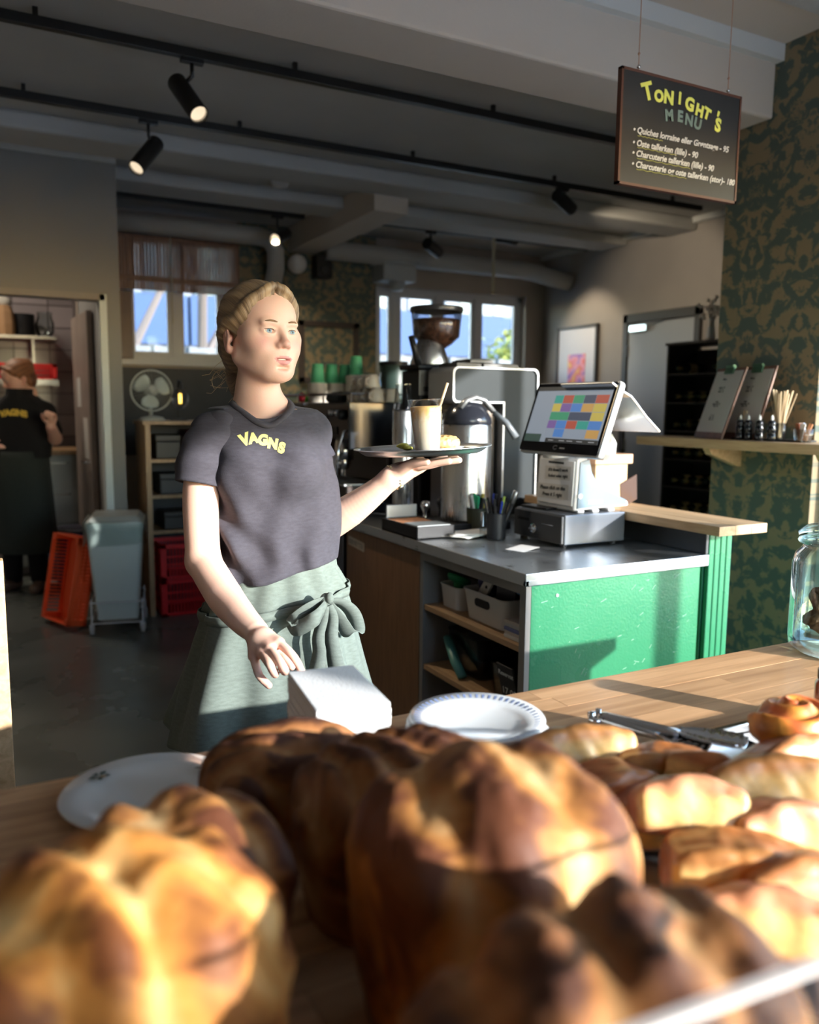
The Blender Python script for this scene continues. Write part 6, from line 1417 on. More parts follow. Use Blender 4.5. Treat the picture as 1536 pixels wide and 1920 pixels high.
def headops(V,c,yaw,s=1.0,tilt=0):
    """head blended into volume V; c = point between the ears at eye level, face turned by yaw from the viewer"""
    f=A((math.sin(yaw)*math.cos(tilt),-math.cos(yaw)*math.cos(tilt),math.sin(tilt))); rt=A((-math.cos(yaw),-math.sin(yaw),0)); up=np.cross(rt,f)
    if up[2]<0: up=-up
    Q=np.stack([rt,f,up],1)          # local -> frame columns
    c=A(c)
    T=lambda p: c+Q@(A(p)*s)
    def ell(p,r,k=.01,mode='+',rot=None):
        QQ=Q if rot is None else Q@rot
        V.ell(T(p),A(r)*s,k*s,mode,QQ)
    def cone(a,b,ra,rb,k=.01,mode='+'): V.cone(T(a),T(b),ra*s,rb*s,k*s,mode)
    ell((0,-.016,.030),(.073,.092,.082))
    ell((0,.028,-.022),(.0605,.060,.080),.03)
    ell((0,.040,.040),(.057,.046,.045),.025)
    for x in (-1,1):
        ell((x*.037,.055,-.034),(.027,.028,.030),.022)
        cone((x*.050,.004,-.052),(x*.022,.062,-.086),.023,.020,.028)
        ell((x*.028,.0795,.0170),(.018,.0065,.0055),.016)
        ell((x*.055,.045,-.010),(.016,.022,.018),.02)
    ell((0,.072,-.094),(.020,.0155,.0160),.018)
    ell((0,.068,-.058),(.032,.025,.030),.02)
    # eye sockets then lids
    for x in (-1,1):
        ell((x*.030,.098,.001),(.0165,.0105,.0085),.014,'-')
    for x in (-1,1):
        ell((x*.0300,.0735,-.001),(.0148,.0126,.0112),.007)
        cone((x*.018,.0830,-.001),(x*.044,.0745,.0005),.0030,.0030,.006)
    # nose
    cone((0,.084,.006),(0,.0985,-.024),.0062,.0082,.009)
    ell((0,.1015,-.0285),(.0108,.0095,.0092),.006)
    for x in (-1,1):
        ell((x*.0118,.0915,-.0315),(.0072,.0095,.0068),.005)
        ell((x*.0058,.0985,-.0385),(.0034,.0044,.0034),.003,'-')
    # mouth
    for x in (-1,1):
        cone((x*.0245,.0800,-.0600),(x*.005,.0900,-.0565),.0026,.0042,.005)
        cone((x*.0235,.0795,-.0618),(x*.002,.0888,-.0680),.0026,.0050,.005)
    ell((0,.0935,-.0612),(.0200,.0120,.0015),.0018,'-')
    ell((0,.088,-.079),(.014,.006,.004),.008,'-')
    for x in (-1,1):
        ell((x*.0302,.0885,-.0008),(.0152,.0100,.0042),.0020,'-')     # lid openings
    # ears
    ca,sa=math.cos(.30),math.sin(.30); Re=np.array([[1,0,0],[0,ca,-sa],[0,sa,ca]])
    cy,sy=math.cos(.35),math.sin(.35)
    for x in (-1,1):
        Rz=np.array([[cy,x*sy,0],[-x*sy,cy,0],[0,0,1]])
        ell((x*.0765,-.018,-.012),(.0065,.0175,.031),.006,'+',Rz@Re)
        ell((x*.083,-.014,-.008),(.0055,.0105,.020),.004,'-',Rz@Re)
        ell((x*.0755,-.004,-.014),(.005,.006,.008),.005)
        ell((x*.0745,-.010,-.037),(.0055,.008,.009),.006)
        ell((x*.079,-.016,-.003),(.003,.004,.014),.003,'+',Rz@Re)
    # neck
    cone((0,-.010,-.05),(0,-.016,-.13),.044,.044,.025)
    return T,Q
def eyes(T,Q,s,parent,look):
    base=Vector(parent['_b'])
    M_ew=mat('eye_white',(.62,.60,.58),.15); M_ir=mat('iris_blue',(.16,.26,.34),.15); M_pu=mat('pupil',(.01,.01,.012),.08)
    for x in (-1,1):
        c=Vector(T((x*.0302,.0722,-.001)))-base
        d=Vector(Q@A(look)); d.normalize()
        MM=Matrix.Translation(c)@d.to_track_quat('Z','Y').to_matrix().to_4x4()
        R_=.0122*s
        prs=[(R_*math.sin(a),-R_*math.cos(a)) for a in np.linspace(.02,PI-.02,17)]
        e=obj('eyeball',MB().lathe(prs,24,MM),M_ew,parent,smooth=True)
        a0=.50; obj('iris',MB().lathe([(R_*1.012*math.sin(a),R_*1.012*math.cos(a)) for a in np.linspace(a0,.19,5)],24,MM,caps=False),M_ir,e,smooth=True)
        obj('pupil',MB().lathe([(R_*1.014*math.sin(a),R_*1.014*math.cos(a)) for a in np.linspace(.2,.01,4)],18,MM),M_pu,e,smooth=True)
def brows(T,s,parent,col,dz=0):
    base=A(parent['_b'])
    for x in (-1,1):
        pts=[T((x*a,b_,c))-base for a,b_,c in ((.015,.0920,.0188+dz),(.022,.0922,.0202+dz),(.032,.0895,.0212+dz),(.041,.083,.0198+dz),(.048,.0745,.0165+dz))]
        obj('eyebrow',MB().tube(pts,[.0012*s,.0021*s,.0021*s,.0016*s,.0007*s],8,flat=1.2),mat('brow_'+col[0],col[1],.9),parent,smooth=True)
    for x in (-1,1):
        pts=[T((x*(.031+.0135*math.cos(a)),.0885-.006*abs(math.cos(a))**2-(.004 if math.cos(a)>0 else 0),.0045*math.sin(a)-.0003))-base for a in np.linspace(.12,PI-.12,9)]
        obj('eyelash',MB().tube(pts,.0008*s,5),mat('lash_brown',(.09,.055,.04),.8),parent,smooth=True)
def lipcol(T,Q,c,s):
    Qi=np.linalg.inv(Q)
    def f(p):
        q=(p-A(c))@Qi.T/s; col=np.tile(SKIN,(len(p),1))
        nz=.5+.5*tnoise(p,4,60)
        col=col*(1+.05*(nz[:,None]-.5))
        x,y,z=q[:,0],q[:,1],q[:,2]
        front=y>.05
        def bl(w,c2):
            nonlocal col; col=col*(1-w[:,None])+np.array(c2)*w[:,None]
        cheek=np.exp(-(((np.abs(x)-.042)/.020)**2+((z+.026)/.016)**2))*(y>.02); bl(cheek*.50,(.72,.28,.25))
        bl(np.exp(-((x/.013)**2+((z+.030)/.012)**2))*(y>.085)*.45,(.72,.28,.24))
        bl(np.exp(-((x/.014)**2+((z+.098)/.012)**2))*front*.25,(.70,.32,.27))
        up_=-.0535-.12*np.abs(x)*0-.0055*(np.abs(x)/.023)**2; lo_=-.0742+.0125*(np.abs(x)/.023)**2
        lip=((z<up_)&(z>lo_)&(np.abs(x)<.0235)&(y>.07)).astype(float); bl(lip*.85,(.56,.20,.20))
        ear=((np.abs(x)>.070)&(np.abs(y+.015)<.03)&(np.abs(z+.01)<.045)).astype(float); bl(ear*.35,(.72,.30,.24))
        inner=((np.abs(z+.0615)<.0022)&(np.abs(x)<.018)&(y>.07)&(y<.086)).astype(float); bl(inner*.6,(.25,.06,.06))
        return col
    return f
def hand(V,wrist,knuck,fingers,r0=.0085,pal=.014,k=.006,thumb=None):
    """palm as blended bones wrist->knuckles, each finger a chain from its knuckle"""
    w=A(wrist)
    for i,kn in enumerate(knuck):
        off=(w+(A(knuck[(0 if i<2 else 3)])-w)*.12) if True else w
        V.cone(off,kn,pal*1.02,pal*.78,.012)
    for kn,ch in zip(knuck,fingers):
        n=len(ch); rs=[r0*1.04]+[r0*(1-.14*(j+1)/n*1.4) for j in range(n)]
        V.chain([A(kn)]+[A(c) for c in ch],rs,.0035)
    if thumb: V.chain([A(t_) for t_ in thumb],[.0145,.0115,.0098,.0078],.006)
def nails(V_pts,parent):
    pass
# ------------------------------------------------------------------ the woman behind the counter
YB=1.93
bw=MF@G(520,1400,YB); base_w=Vector((bw.x,bw.y,0)); baseF=MF.inverted()@base_w
W=thing('person','woman in a charcoal t-shirt and sage apron carrying a round tray','person',base_w); W.rotation_euler=(0,0,-YAW); W['_b']=tuple(baseF)
bF=A(baseF)
def F(px,py,Y): return A(G(px,py,Y))
def child(name,me,m,parent=W,**k):
    me.transform(Matrix.Translation(-baseF)); return obj(name,me,m,parent,**k)
S_=1.0
hc=F(488,627,1.93)
V=Vol(); T,Q=headops(V,hc,R(43),1.02,.02)
# chest, neck root
nb=F(492,760,1.945)
V.cone(T((0,-.018,-.12)),nb+A((0,.01,-.03)),.044,.052,.025)
V.cone(T((0,-.02,-.13)),nb+A((-.06,.0,-.03)),.025,.028,.03); V.cone(T((0,-.02,-.13)),nb+A((.06,.02,-.03)),.025,.028,.03)
shR=F(392,806,1.87); shL=F(588,806,2.02)
V.cone(nb+A((0,.01,-.07)),shR+A((.012,0,-.014)),.045,.034,.02); V.cone(nb+A((0,.01,-.07)),shL+A((-.012,0,-.014)),.045,.034,.02)
V.cone(nb+A((0,.01,-.08)),F(520,1060,1.95),.075,.09,.05)
# near (her right) arm reaching down to the counter
eR=F(381,1052,1.80); mR=F(421,1118,1.71); wR=F(479,1183,1.585)
V.chain([shR+A((.004,0,-.010)),F(377,920,1.838),eR],[.036,.0405,.0375],.012)
V.chain([eR,mR,F(455,1160,1.63),wR],[.038,.0385,.031,.0245],.012)
kI,kM,kR_,kP=F(523,1205,1.525),F(506,1216,1.515),F(491,1224,1.52),F(476,1230,1.535)
hand(V,wR,[kI,kM,kR_,kP],
 [[F(544,1224,1.50),F(557,1241,1.495),F(566,1260,1.50)],
  [F(524,1240,1.475),F(534,1256,1.47),F(533,1259,1.495),F(527,1250,1.515)],
  [F(505,1245,1.475),F(515,1262,1.475),F(514,1263,1.50),F(508,1254,1.515)],
  [F(480,1248,1.505),F(487,1268,1.495),F(504,1285,1.49)]],r0=.0088,pal=.0150,thumb=[F(497,1192,1.56),F(520,1218,1.575),F(537,1236,1.56),F(547,1250,1.55)])
V.ell(F(492,1200,1.55),(.022,.014,.020),.015)
# far (her left) arm carrying the tray
eL=F(606,990,2.03); wL=F(731,898,1.98)
V.chain([shL+A((-.008,0,-.014)),F(594,900,2.03),eL],[.032,.036,.037],.012)
V.chain([eL,F(655,958,2.01),F(700,925,1.99),wL],[.042,.040,.031,.0255],.012)
tz=F(790,853,2.02)[2]
pm=F(762,881,1.99)
V.cone(wL,F(748,888,1.99),.0250,.024,.012); V.cone(F(742,892,1.985),F(785,872,1.985),.026,.021,.015); V.cone(F(750,884,2.03),F(788,869,2.04),.022,.018,.02)
def zset(p,z): p=A(p); p[2]=z; return p
zf=tz-.0125
for (a,b_,c_) in ((F(786,873,1.965),F(815,868,1.95),F(842,863,1.94)),(F(790,872,1.99),F(826,867,1.985),F(861,860,1.98)),(F(790,871,2.02),F(826,866,2.04),F(856,860,2.06)),(F(784,870,2.05),F(812,866,2.09),F(834,862,2.12))):
    V.chain([a,(a+b_)/2+A((0,0,-.002)),b_,zset(c_,zf+.003)],[.0125,.0105,.0095,.0080],.005)
V.chain([F(748,885,1.965),F(768,872,1.945),zset(F(785,866,1.93),zf-.001),zset(F(801,862,1.92),zf+.002)],[.0150,.0120,.0100,.0080],.008)
# hips and legs
for x,px in ((-1,480),(1,560)):
    h_=F(px,1150,1.95); V.chain([h_,A((h_[0],h_[1]+.01,.50)),A((h_[0]+x*.02,h_[1]+.03,.12)),A((h_[0]+x*.02,h_[1]+.03,.06))],[.095,.06,.045,.04],.03)
me=V.mesh(.0026,'person_body'); 
col=lipcol(T,Q,hc,1.02)
tips=[F(566,1260,1.50),F(504,1285,1.49),kI,kM,kR_,kP,F(534,1256,1.47),F(515,1262,1.475)]
def bodycol(p):
    c=col(p)
    for t_ in tips: w=np.exp(-((p-t_)**2).sum(1)/(.012**2))*.45; c=c*(1-w[:,None])+np.array((.72,.30,.24))*w[:,None]
    return c
vcol(me,bodycol)
body=child('body',me,M_skin)
eyes(T,Q,1.02,W,(-.02,1,.02)); brows(T,1.02,W,('fair',(.26,.16,.09)))
# teeth
obj('teeth',MB().ball(Vector(T((0,.083,-.0612)))-baseF,(.012,.004,.003),14,8,Matrix.Rotation(R(43),4,'Z')),mat('teeth_white',(.75,.72,.66),.25),W,smooth=True)
# ------------------------------------------------------------------ hair
def hairmat(name,c1,c2):
    m,nt,b=principled(name); N=nt.nodes;L=nt.links
    at=N.new('ShaderNodeAttribute'); at.attribute_name='Col'; sp=N.new('ShaderNodeSeparateColor'); L.new(at.outputs['Color'],sp.inputs[0])
    cr=N.new('ShaderNodeValToRGB'); c=cr.color_ramp; c.elements[0].position=.2; c.elements[0].color=(*c2,1); c.elements[1].position=.8; c.elements[1].color=(*c1,1); 
    cb=N.new('ShaderNodeCombineXYZ'); m1=N.new('ShaderNodeMath'); m1.operation='MULTIPLY'; m1.inputs[1].default_value=60; L.new(sp.outputs[1],m1.inputs[0]); L.new(m1.outputs[0],cb.inputs[0]); m2=N.new('ShaderNodeMath'); m2.operation='MULTIPLY'; m2.inputs[1].default_value=14; L.new(sp.outputs[2],m2.inputs[0]); L.new(m2.outputs[0],cb.inputs[1])
    nz=N.new('ShaderNodeTexNoise'); nz.inputs['Scale'].default_value=1.3; nz.inputs['Detail'].default_value=5; nz.inputs['Roughness'].default_value=.7; L.new(cb.outputs[0],nz.inputs[0])
    ma=N.new('ShaderNodeMath'); ma.operation='MULTIPLY_ADD'; ma.inputs[1].default_value=1.5; L.new(nz.outputs[0],ma.inputs[0]); L.new(sp.outputs[0],ma.inputs[2]); ms=N.new('ShaderNodeMath'); ms.operation='SUBTRACT'; ms.inputs[1].default_value=.75; L.new(ma.outputs[0],ms.inputs[0])
    L.new(ms.outputs[0],cr.inputs[0]); L.new(cr.outputs[0],b.inputs['Base Color']); b.inputs['Roughness'].default_value=.5
    bp=N.new('ShaderNodeBump'); bp.inputs['Strength'].default_value=.6; bp.inputs['Distance'].default_value=.002; L.new(nz.outputs[0],bp.inputs['Height']); L.new(bp.outputs[0],b.inputs['Normal'])
    return m
M_hair=hairmat('hair_dark_blonde',(.36,.245,.135),(.12,.075,.045))
def hair(parentF,T,Q,c,s,m,parent,bun,res=.0024):
    Qi=np.linalg.inv(Q); V=Vol(); c=A(c)
    loc=lambda p:(p-c)@Qi.T/s
    V.ell(T((0,-.018,.033)),A((.0800,.1010,.0890))*s,.01,'+',Q)
    V.ell(T((0,-.060,-.030)),A((.066,.052,.062))*s,.03,'+',Q)
    bun(V,T,s)
    # face opening
    V.ell(T((0,.112,-.030)),A((.078,.106,.104))*s,.008,'-',Q)
    V.ell(T((0,.085,-.100)),A((.14,.095,.088))*s,.010,'-',Q)
    for x in (-1,1): V.ell(T((x*.085,-.012,-.020)),A((.022,.020,.029))*s,.006,'-',Q)
    for x in (-1,1):
        V.chain([T((x*.006,.062,.101)),T((x*.030,.066,.088)),T((x*.056,.048,.062)),T((x*.073,.020,.030)),T((x*.078,-.012,.022)),T((x*.074,-.045,.0))],[.007*s,.010*s,.0135*s,.013*s,.011*s,.012*s],.014)
    def strand(p):
        q=loc(p); x,y,z=q[:,0],q[:,1],q[:,2]
        # angle around the axis from the parting to the nape
        ang=np.arctan2(np.abs(x)+.004,z+.055+y*.55); return ang,x,y,z
    def disp(p):
        a,x,y,z=strand(p)
        w=a+.02*np.sin(y*60)
        part=np.exp(-(x/.0035)**2)*(z>.05)*(y>-.03)*.0035
        return -.0006*np.sin(w*55+np.sin(y*30)*1.2)-.0004*np.sin(w*113+2)-.0012*np.sin(w*13+1)+part
    V.fn(disp,c-A((.2,.2,.25)),c+A((.2,.2,.2)),0,'d')
    me=V.mesh(res,'hair')
    def hc_(p):
        a,x,y,z=strand(p); v=.55+.14*np.sin(a*31+3*np.sin(y*15))
        v=v-.25*np.exp(-(x/.006)**2)*(z>.05)-.25*(y<-.06)*(z<.0)
        v=np.clip(v,0,1); return np.stack([v,a,y+.3*z],1)
    vcol(me,hc_); me.transform(Matrix.Translation(-Vector(parentF))); return obj('hair',me,m,parent)
def bun1(V,T,s):
    V.chain([T((0,-.080,-.030)),T((.006,-.088,-.065)),T((.014,-.082,-.100)),T((.018,-.066,-.140))],[.036,.030,.026,.011],.012)
    V.ell(T((.016,-.078,-.052)),A((.026,.024,.022)),.010); V.ell(T((-.006,-.094,-.078)),A((.022,.020,.020)),.008); V.ell(T((.022,-.078,-.094)),A((.018,.016,.020)),.008)
h_=hair(baseF,T,Q,hc,1.02,M_hair,W,bun1)
wm=MB(); r=random.Random(6)
for i in range(26):
    a=T((r.uniform(-.01,.05),r.uniform(-.10,-.07),r.uniform(-.12,-.05)))-bF; d=A((-1,r.uniform(-.3,.3),r.uniform(-.8,.2)))*r.uniform(.02,.055)
    p0=Vector(a); p1=p0+Vector(d)*.6+Vector((0,0,-.012)); p2=p0+Vector(d)+Vector((r.uniform(-.01,.01),0,r.uniform(-.02,.015)))
    wm.tube([p0,(p0+p1)/2+Vector((0,0,.004)),p1,p2],.00045,3)
q=Vector(T((.01,-.12,-.09))-bF)
wm.tube([q+Vector((-.032*math.cos(a)-.012,0,.030*math.sin(a)-.012)) for a in np.linspace(-.6,2.2,12)],.0007,4)
for i in range(14):   # loose strands combed over the temple and crown
    a=.15+i*.11; pts=[Vector(T((x_*.0805*math.sin(a)*1.0,y_,z_))-bF) for x_,y_,z_ in ()] 
obj('loose_strands',wm,mat('hair_wisps',(.42,.29,.17),.6),h_,kind='stuff')
# ------------------------------------------------------------------ t-shirt
V=Vol()
def lerp_tab(z,tab):
    zs=[t[0] for t in tab]; return [np.interp(z,zs,[t[i] for t in tab]) for i in range(1,len(tab[0]))]
psi=R(26); cps,sps=math.cos(psi),math.sin(psi)
def row(pyL,pxL,pxR,Y=1.94,b_=.105):
    l=F(pxL,pyL,Y); r_=F(pxR,pyL,Y); w=(r_[0]-l[0])/2; a=math.sqrt(max(1e-6,w*w-(b_*sps)**2))/cps
    return (l[2],(l[0]+r_[0])/2,Y,a,b_)
tabT=sorted([row(1100,420,630,b_=.108),row(1068,416,636,b_=.112),row(1040,412,637,b_=.108),row(1000,404,640,b_=.105),row(950,404,637,b_=.105),row(900,404,630,b_=.108),row(860,398,620,b_=.108),row(820,392,608,b_=.095),row(795,400,598,b_=.080),row(770,425,575,b_=.060)])
def torso(p):
    cx,cy,a,b_=lerp_tab(p[:,2],tabT); x=p[:,0]-cx; y=p[:,1]-cy; u=x*cps+y*sps; v=-x*sps+y*cps
    k=((np.abs(u)/a)**2.3+(np.abs(v)/b_)**2.3)**(1/2.3); return np.maximum((k-1)*np.minimum(a,b_)*.9,p[:,2]-ztop)
ztop=F(500,830,1.94)[2]; zb=F(520,1078,1.94)[2]; ztop=F(500,778,1.94)[2]
V.fn(torso,F(380,1110,1.78)-A((.02,.05,0)),F(660,755,2.10)+A((.02,.05,0)),.02)
# keep only hem..shoulder
V.cone(nb+A((-.02,0,-.055)),shR+A((.012,0,-.003)),.062,.052,.035); V.cone(nb+A((.02,.0,-.055)),shL+A((-.01,0,-.003)),.062,.052,.035)
V.cone(nb+A((0,.01,-.10)),nb+A((0,.005,-.035)),.105,.066,.03)
cR=F(373,909,1.835); cL=F(596,893,2.03)
SLV=1
V.ell(F(555,880,1.86),(.055,.045,.055),.05); V.ell(F(455,885,1.84),(.050,.045,.055),.05)
def folds(p):
    x,y,z=p[:,0]-bF[0],p[:,1],p[:,2]
    # drape folds: deeper at the waist on the near side, gathered at the hem
    low=np.clip((1.30-z)/.22,0,1); n1=tnoise(p,31,16); n2=tnoise(p,33,38)
    s=x*.8+.6*(z-1.1)
    d=-.010*low*np.exp(-((x+.10)/.07)**2)*np.sin(s*95+2*n1)-.0045*low*np.sin((x*1.0-.25*z)*70+3*n1)
    g=np.clip((1.16-z)/.07,0,1); d=d-.0025*g*np.sin(x*75+2*n2)-.0025*n2-.003*n1
    arm=np.exp(-((x+.13)/.03)**2)*np.clip((z-1.2)/.1,0,1); d=d+.006*arm
    d=d-.004*np.exp(-((z-1.30)/.02)**2)*np.exp(-((x-.02)/.10)**2)*np.sin(x*40+z*60)
    return d
V.fn(folds,A((-9,0,.8))+0*bF,A((9,9,1.41)),0,'d') if False else V.fn(folds,bF+A((-.35,-.35,.9)),bF+A((.4,.35,1.36)),0,'d')
# hem, cuffs, neckline cut away
tm_=MF.inverted()
V.fn(lambda p: -( (zb+.010*np.sin((p[:,0]-bF[0])*14)+.03*np.clip((p[:,0]-bF[0]-.0)/.15,0,1)) - p[:,2])*1.0 ,bF+A((-.5,-.5,.8)),bF+A((.5,.5,zb+.05)),.006,'-')
nc=nb+A((.004,-.012,.0))
V.cone(nc+A((0,-.02,.012)),nc+A((0,.01,.12)),.0635,.075,.006,'-')
me=V.mesh(.0032,'tshirt')
bmx=bmesh.new(); bmx.from_mesh(me)
me2=me
shirt=child('tshirt',me,M_tee)
bmx.free()
for s0,mid_,c_s,rs in ((shR+A((.030,0,-.008)),F(383,850,1.85),cR,[.052,.0545,.0545]),(shL+A((-.030,0,-.008)),F(588,850,2.03),cL,[.050,.0480,.0480])):
    V=Vol(); dn=(c_s-mid_)/np.linalg.norm(c_s-mid_); V.chain([s0,mid_,c_s+dn*.02],rs,.01)
    V.fn(lambda p,dn=dn,c_s=c_s:-.0035*tnoise(p,17,45)-.002*np.sin(((p-c_s)@dn)*110+3*tnoise(p,19,20)),np.minimum(s0,c_s)-.1,np.maximum(s0,c_s)+.1,0,'d')
    V.cone(c_s-dn*.05,c_s+dn*.12,rs[2]-.010,rs[2]-.007,.002,'-')
    V.fn(lambda p,dn=dn,c_s=c_s:-((p-c_s)@dn),c_s-.13,c_s+.13,.003,'-')
    me_=V.mesh(.003,'sleeve'); me_.transform(Matrix.Translation(-baseF)); obj('sleeve',me_,M_tee,shirt)
# collar band
def ringpts(c,r1,r2,tilt,n=40,rot=0):
    out=[]
    for i in range(n):
        a=2*PI*i/n; out.append((c[0]+r1*math.cos(a)*math.cos(rot)-r2*math.sin(a)*math.sin(rot),c[1]+r1*math.cos(a)*math.sin(rot)+r2*math.sin(a)*math.cos(rot),c[2]+tilt*math.sin(a)))
    return out
bvh=BVHTree.FromPolygons([v.co.copy() for v in shirt.data.vertices],[tuple(p.vertices) for p in shirt.data.polygons])
cpts=[]
for i in range(48):
    a=2*PI*i/48; o_=Vector(nc)+Vector((.068*math.cos(a),.068*math.sin(a)-.012,.10))-baseF
    h=bvh.ray_cast(o_,Vector((0,0,-1)),.3)
    if h[0]: cpts.append(h[0]+Vector((0,0,.001)))
if len(cpts)>30:
    # smooth
    for _ in range(6): cpts=[(cpts[i-1]+cpts[i]*2+cpts[(i+1)%len(cpts)])/4 for i in range(len(cpts))]
    obj('collar',MB().tube(cpts,.0062,8,closed=True,flat=1.5),clothmat('tshirt_rib',(.05,.047,.058)),shirt,smooth=True)
# printed word on the chest, laid onto the cloth
def chest_text():
    word=[('V',-.0455,.0080,.36,.034),('A',-.026,.0110,.16,.029),('G',-.004,.0070,-.02,.030),('N',.0185,-.0010,-.18,.029),('S',.0385,-.0100,-.26,.030)]
    c=Vector(F(496,833,1.80))-baseF
    right=Vector((cps,sps,0)); 
    for ch,u,v,rot,sz in word:
        me=text_mesh(ch,sz,bold=.0022,ext=0,res=6)
        bm=bmesh.new(); bm.from_mesh(me)
        bmesh.ops.triangulate(bm,faces=bm.faces[:]); bmesh.ops.subdivide_edges(bm,edges=[e for e in bm.edges if e.calc_length()>.003],cuts=2,use_grid_fill=False); bmesh.ops.triangulate(bm,faces=bm.faces[:]); bmesh.ops.subdivide_edges(bm,edges=[e for e in bm.edges if e.calc_length()>.003],cuts=1)
        for vv in bm.verts:
            x=vv.co.x*math.cos(rot)-vv.co.y*math.sin(rot)+u; y=vv.co.x*math.sin(rot)+vv.co.y*math.cos(rot)+v
            p=c+right*x+Vector((0,0,y)); dirn=Vector((-sps*.35,1,0)).normalized()
            h=bvh.ray_cast(p-dirn*.2,dirn,.6)
            vv.co=(h[0]-dirn*.0012) if h[0] else p
        bm.to_mesh(me); bm.free()
        obj('letter',me,mat('print_yellow',(.86,.78,.22),.7),shirt)
chest_text()
# ------------------------------------------------------------------ apron (wraps like a skirt)
psa=R(20); ca_,sa_=math.cos(psa),math.sin(psa)
def arow(py,l,r_,Y=1.945,b_=.115):
    a=F(l,py,Y); b2=F(r_,py,Y); w=(b2[0]-a[0])/2; aa=math.sqrt(max(1e-4,w*w-(b_*sa_)**2))/ca_; return (a[2],(a[0]+b2[0])/2,Y,aa,b_)
tabA=sorted([arow(1030,436,618,b_=.088),arow(1062,434,622,b_=.092),arow(1082,422,634,b_=.104),arow(1096,412,642,b_=.115),arow(1140,392,655,b_=.128),arow(1200,372,668,b_=.142),arow(1260,354,682,b_=.155),arow(1320,336,696,b_=.168),arow(1395,316,714,b_=.182),arow(1480,300,730,b_=.19)])
zt_=F(520,1048,1.945)[2]; zh=F(400,1398,1.83)[2]-.0
def apron_pt(a,z,off=0):
    cx,cy,aa,bb=lerp_tab(z,tabA); 
    t_=np.clip((1.02-z)/.35,0,1)
    fold=(.020*t_*math.sin(a*5+1.0)+.011*t_*math.sin(a*9+z*6)+.004*math.sin(a*14+3*z))*(1)
    # broad pleat at the near left
    fold+=.018*t_*math.exp(-((a-4.05)/.16)**2)-.014*t_*math.exp(-((a-4.35)/.10)**2)
    k=(abs(math.cos(a))**2.2+abs(math.sin(a))**2.2)**(-1/2.2)
    u=(aa+fold+off)*math.cos(a)*k; v=(bb+fold*.9+off)*math.sin(a)*k
    return Vector((cx+u*ca_-v*sa_,cy+u*sa_+v*ca_,z))-baseF
def apron_rows(z0f,z1f,a0,a1,na,nz,off):
    rows=[]
    for j in range(nz+1):
        rr_=[]
        for i in range(na+1):
            a=a0+(a1-a0)*i/na; z0=z0f(a); z1=z1f(a); rr_.append(apron_pt(a,z0+(z1-z0)*j/nz,off))
        rows.append(rr_)
    return rows
ap=obj('apron',MB().grid(apron_rows(lambda a:zt_,lambda a:zh+.012*math.sin(a*5+1),R(-250),R(80),150,60,.0)),M_apr,W,smooth=True,solid=.003)
# folded over waistband
wbz=lambda a: F(520,1128,1.945)[2]+.028*math.cos(a)+.0
obj('waistband',MB().grid(apron_rows(lambda a:zt_+.004,lambda a:wbz(a)+.016,R(-250),R(80),130,14,.006)),M_apr,ap,smooth=True,solid=.003)
st=[apron_pt(R(a),wbz(R(a))+.006,.011) for a in range(-250,81,5)]
def ribbon(name,pts,w,parent,m,thk=.0018,wdir=None,twist=None):
    pts=[Vector(p) for p in pts]; rows=[[],[],[]]
    n=len(pts)
    # smooth resample
    def cr(t_):
        i=min(int(t_),n-2); f=t_-i; p0,p1,p2,p3=pts[max(i-1,0)],pts[i],pts[i+1],pts[min(i+2,n-1)]
        return .5*((2*p1)+(p2-p0)*f+(2*p0-5*p1+4*p2-p3)*f*f+(3*p1-p0-3*p2+p3)*f**3)
    N=(n-1)*8; P_=[cr(i*(n-1)/N) for i in range(N+1)]
    for i,p in enumerate(P_):
        t_=(P_[min(i+1,N)]-P_[max(i-1,0)]).normalized(); wd=Vector(wdir(i/N) if callable(wdir) else (wdir or (0,0,1)))
        s=(wd-t_*wd.dot(t_)).normalized()*(w(i/N) if callable(w) else w); nn=t_.cross(s).normalized()*abs(s.length)*.25
        rows[0].append(p-s); rows[1].append(p+nn); rows[2].append(p+s)
    return obj(name,MB().grid(rows),m,parent,smooth=True,solid=thk)
ribbon('tie_strap',st[::2],.011,ap,M_apr)
def Aq(px,py,Y=1.80): return Vector(F(px,py,Y))-baseF
kn=Aq(612,1127,1.815)
knt=obj('tie_knot',MB().ball(kn,(.016,.014,.019),14,9).ball(kn+Vector((.008,-.006,.008)),(.010,.012,.014),10,7),M_aprd,ap,smooth=True)
ribbon('bow_loop',[kn,Aq(585,1138,1.79),Aq(560,1158,1.785),Aq(551,1172,1.79),Aq(562,1177,1.775),Aq(590,1160,1.77),kn+Vector((0,-.01,-.006))],lambda f:.013+.006*math.sin(f*PI),knt,M_aprd,wdir=lambda f:(.15,-.25 if f<.5 else .3,1))
ribbon('bow_loop',[kn,Aq(640,1130,1.83),Aq(662,1150,1.86),Aq(670,1182,1.88),Aq(655,1188,1.86),Aq(640,1165,1.83),kn+Vector((.006,-.012,-.004))],lambda f:.012+.007*math.sin(f*PI),knt,M_aprd,wdir=lambda f:(.9,-.3,.5))
ribbon('bow_tail',[kn+Vector((-.002,-.012,-.008)),Aq(606,1160,1.80),Aq(597,1195,1.79),Aq(599,1225,1.785),Aq(592,1262,1.78)],lambda f:.010+.009*f,knt,M_aprd,wdir=(1,-.3,.1))
ribbon('bow_tail',[kn+Vector((.006,-.012,-.008)),Aq(624,1158,1.80),Aq(622,1195,1.79),Aq(628,1235,1.785),Aq(636,1275,1.78)],lambda f:.010+.011*f,knt,M_aprd,wdir=(1,-.15,-.1))
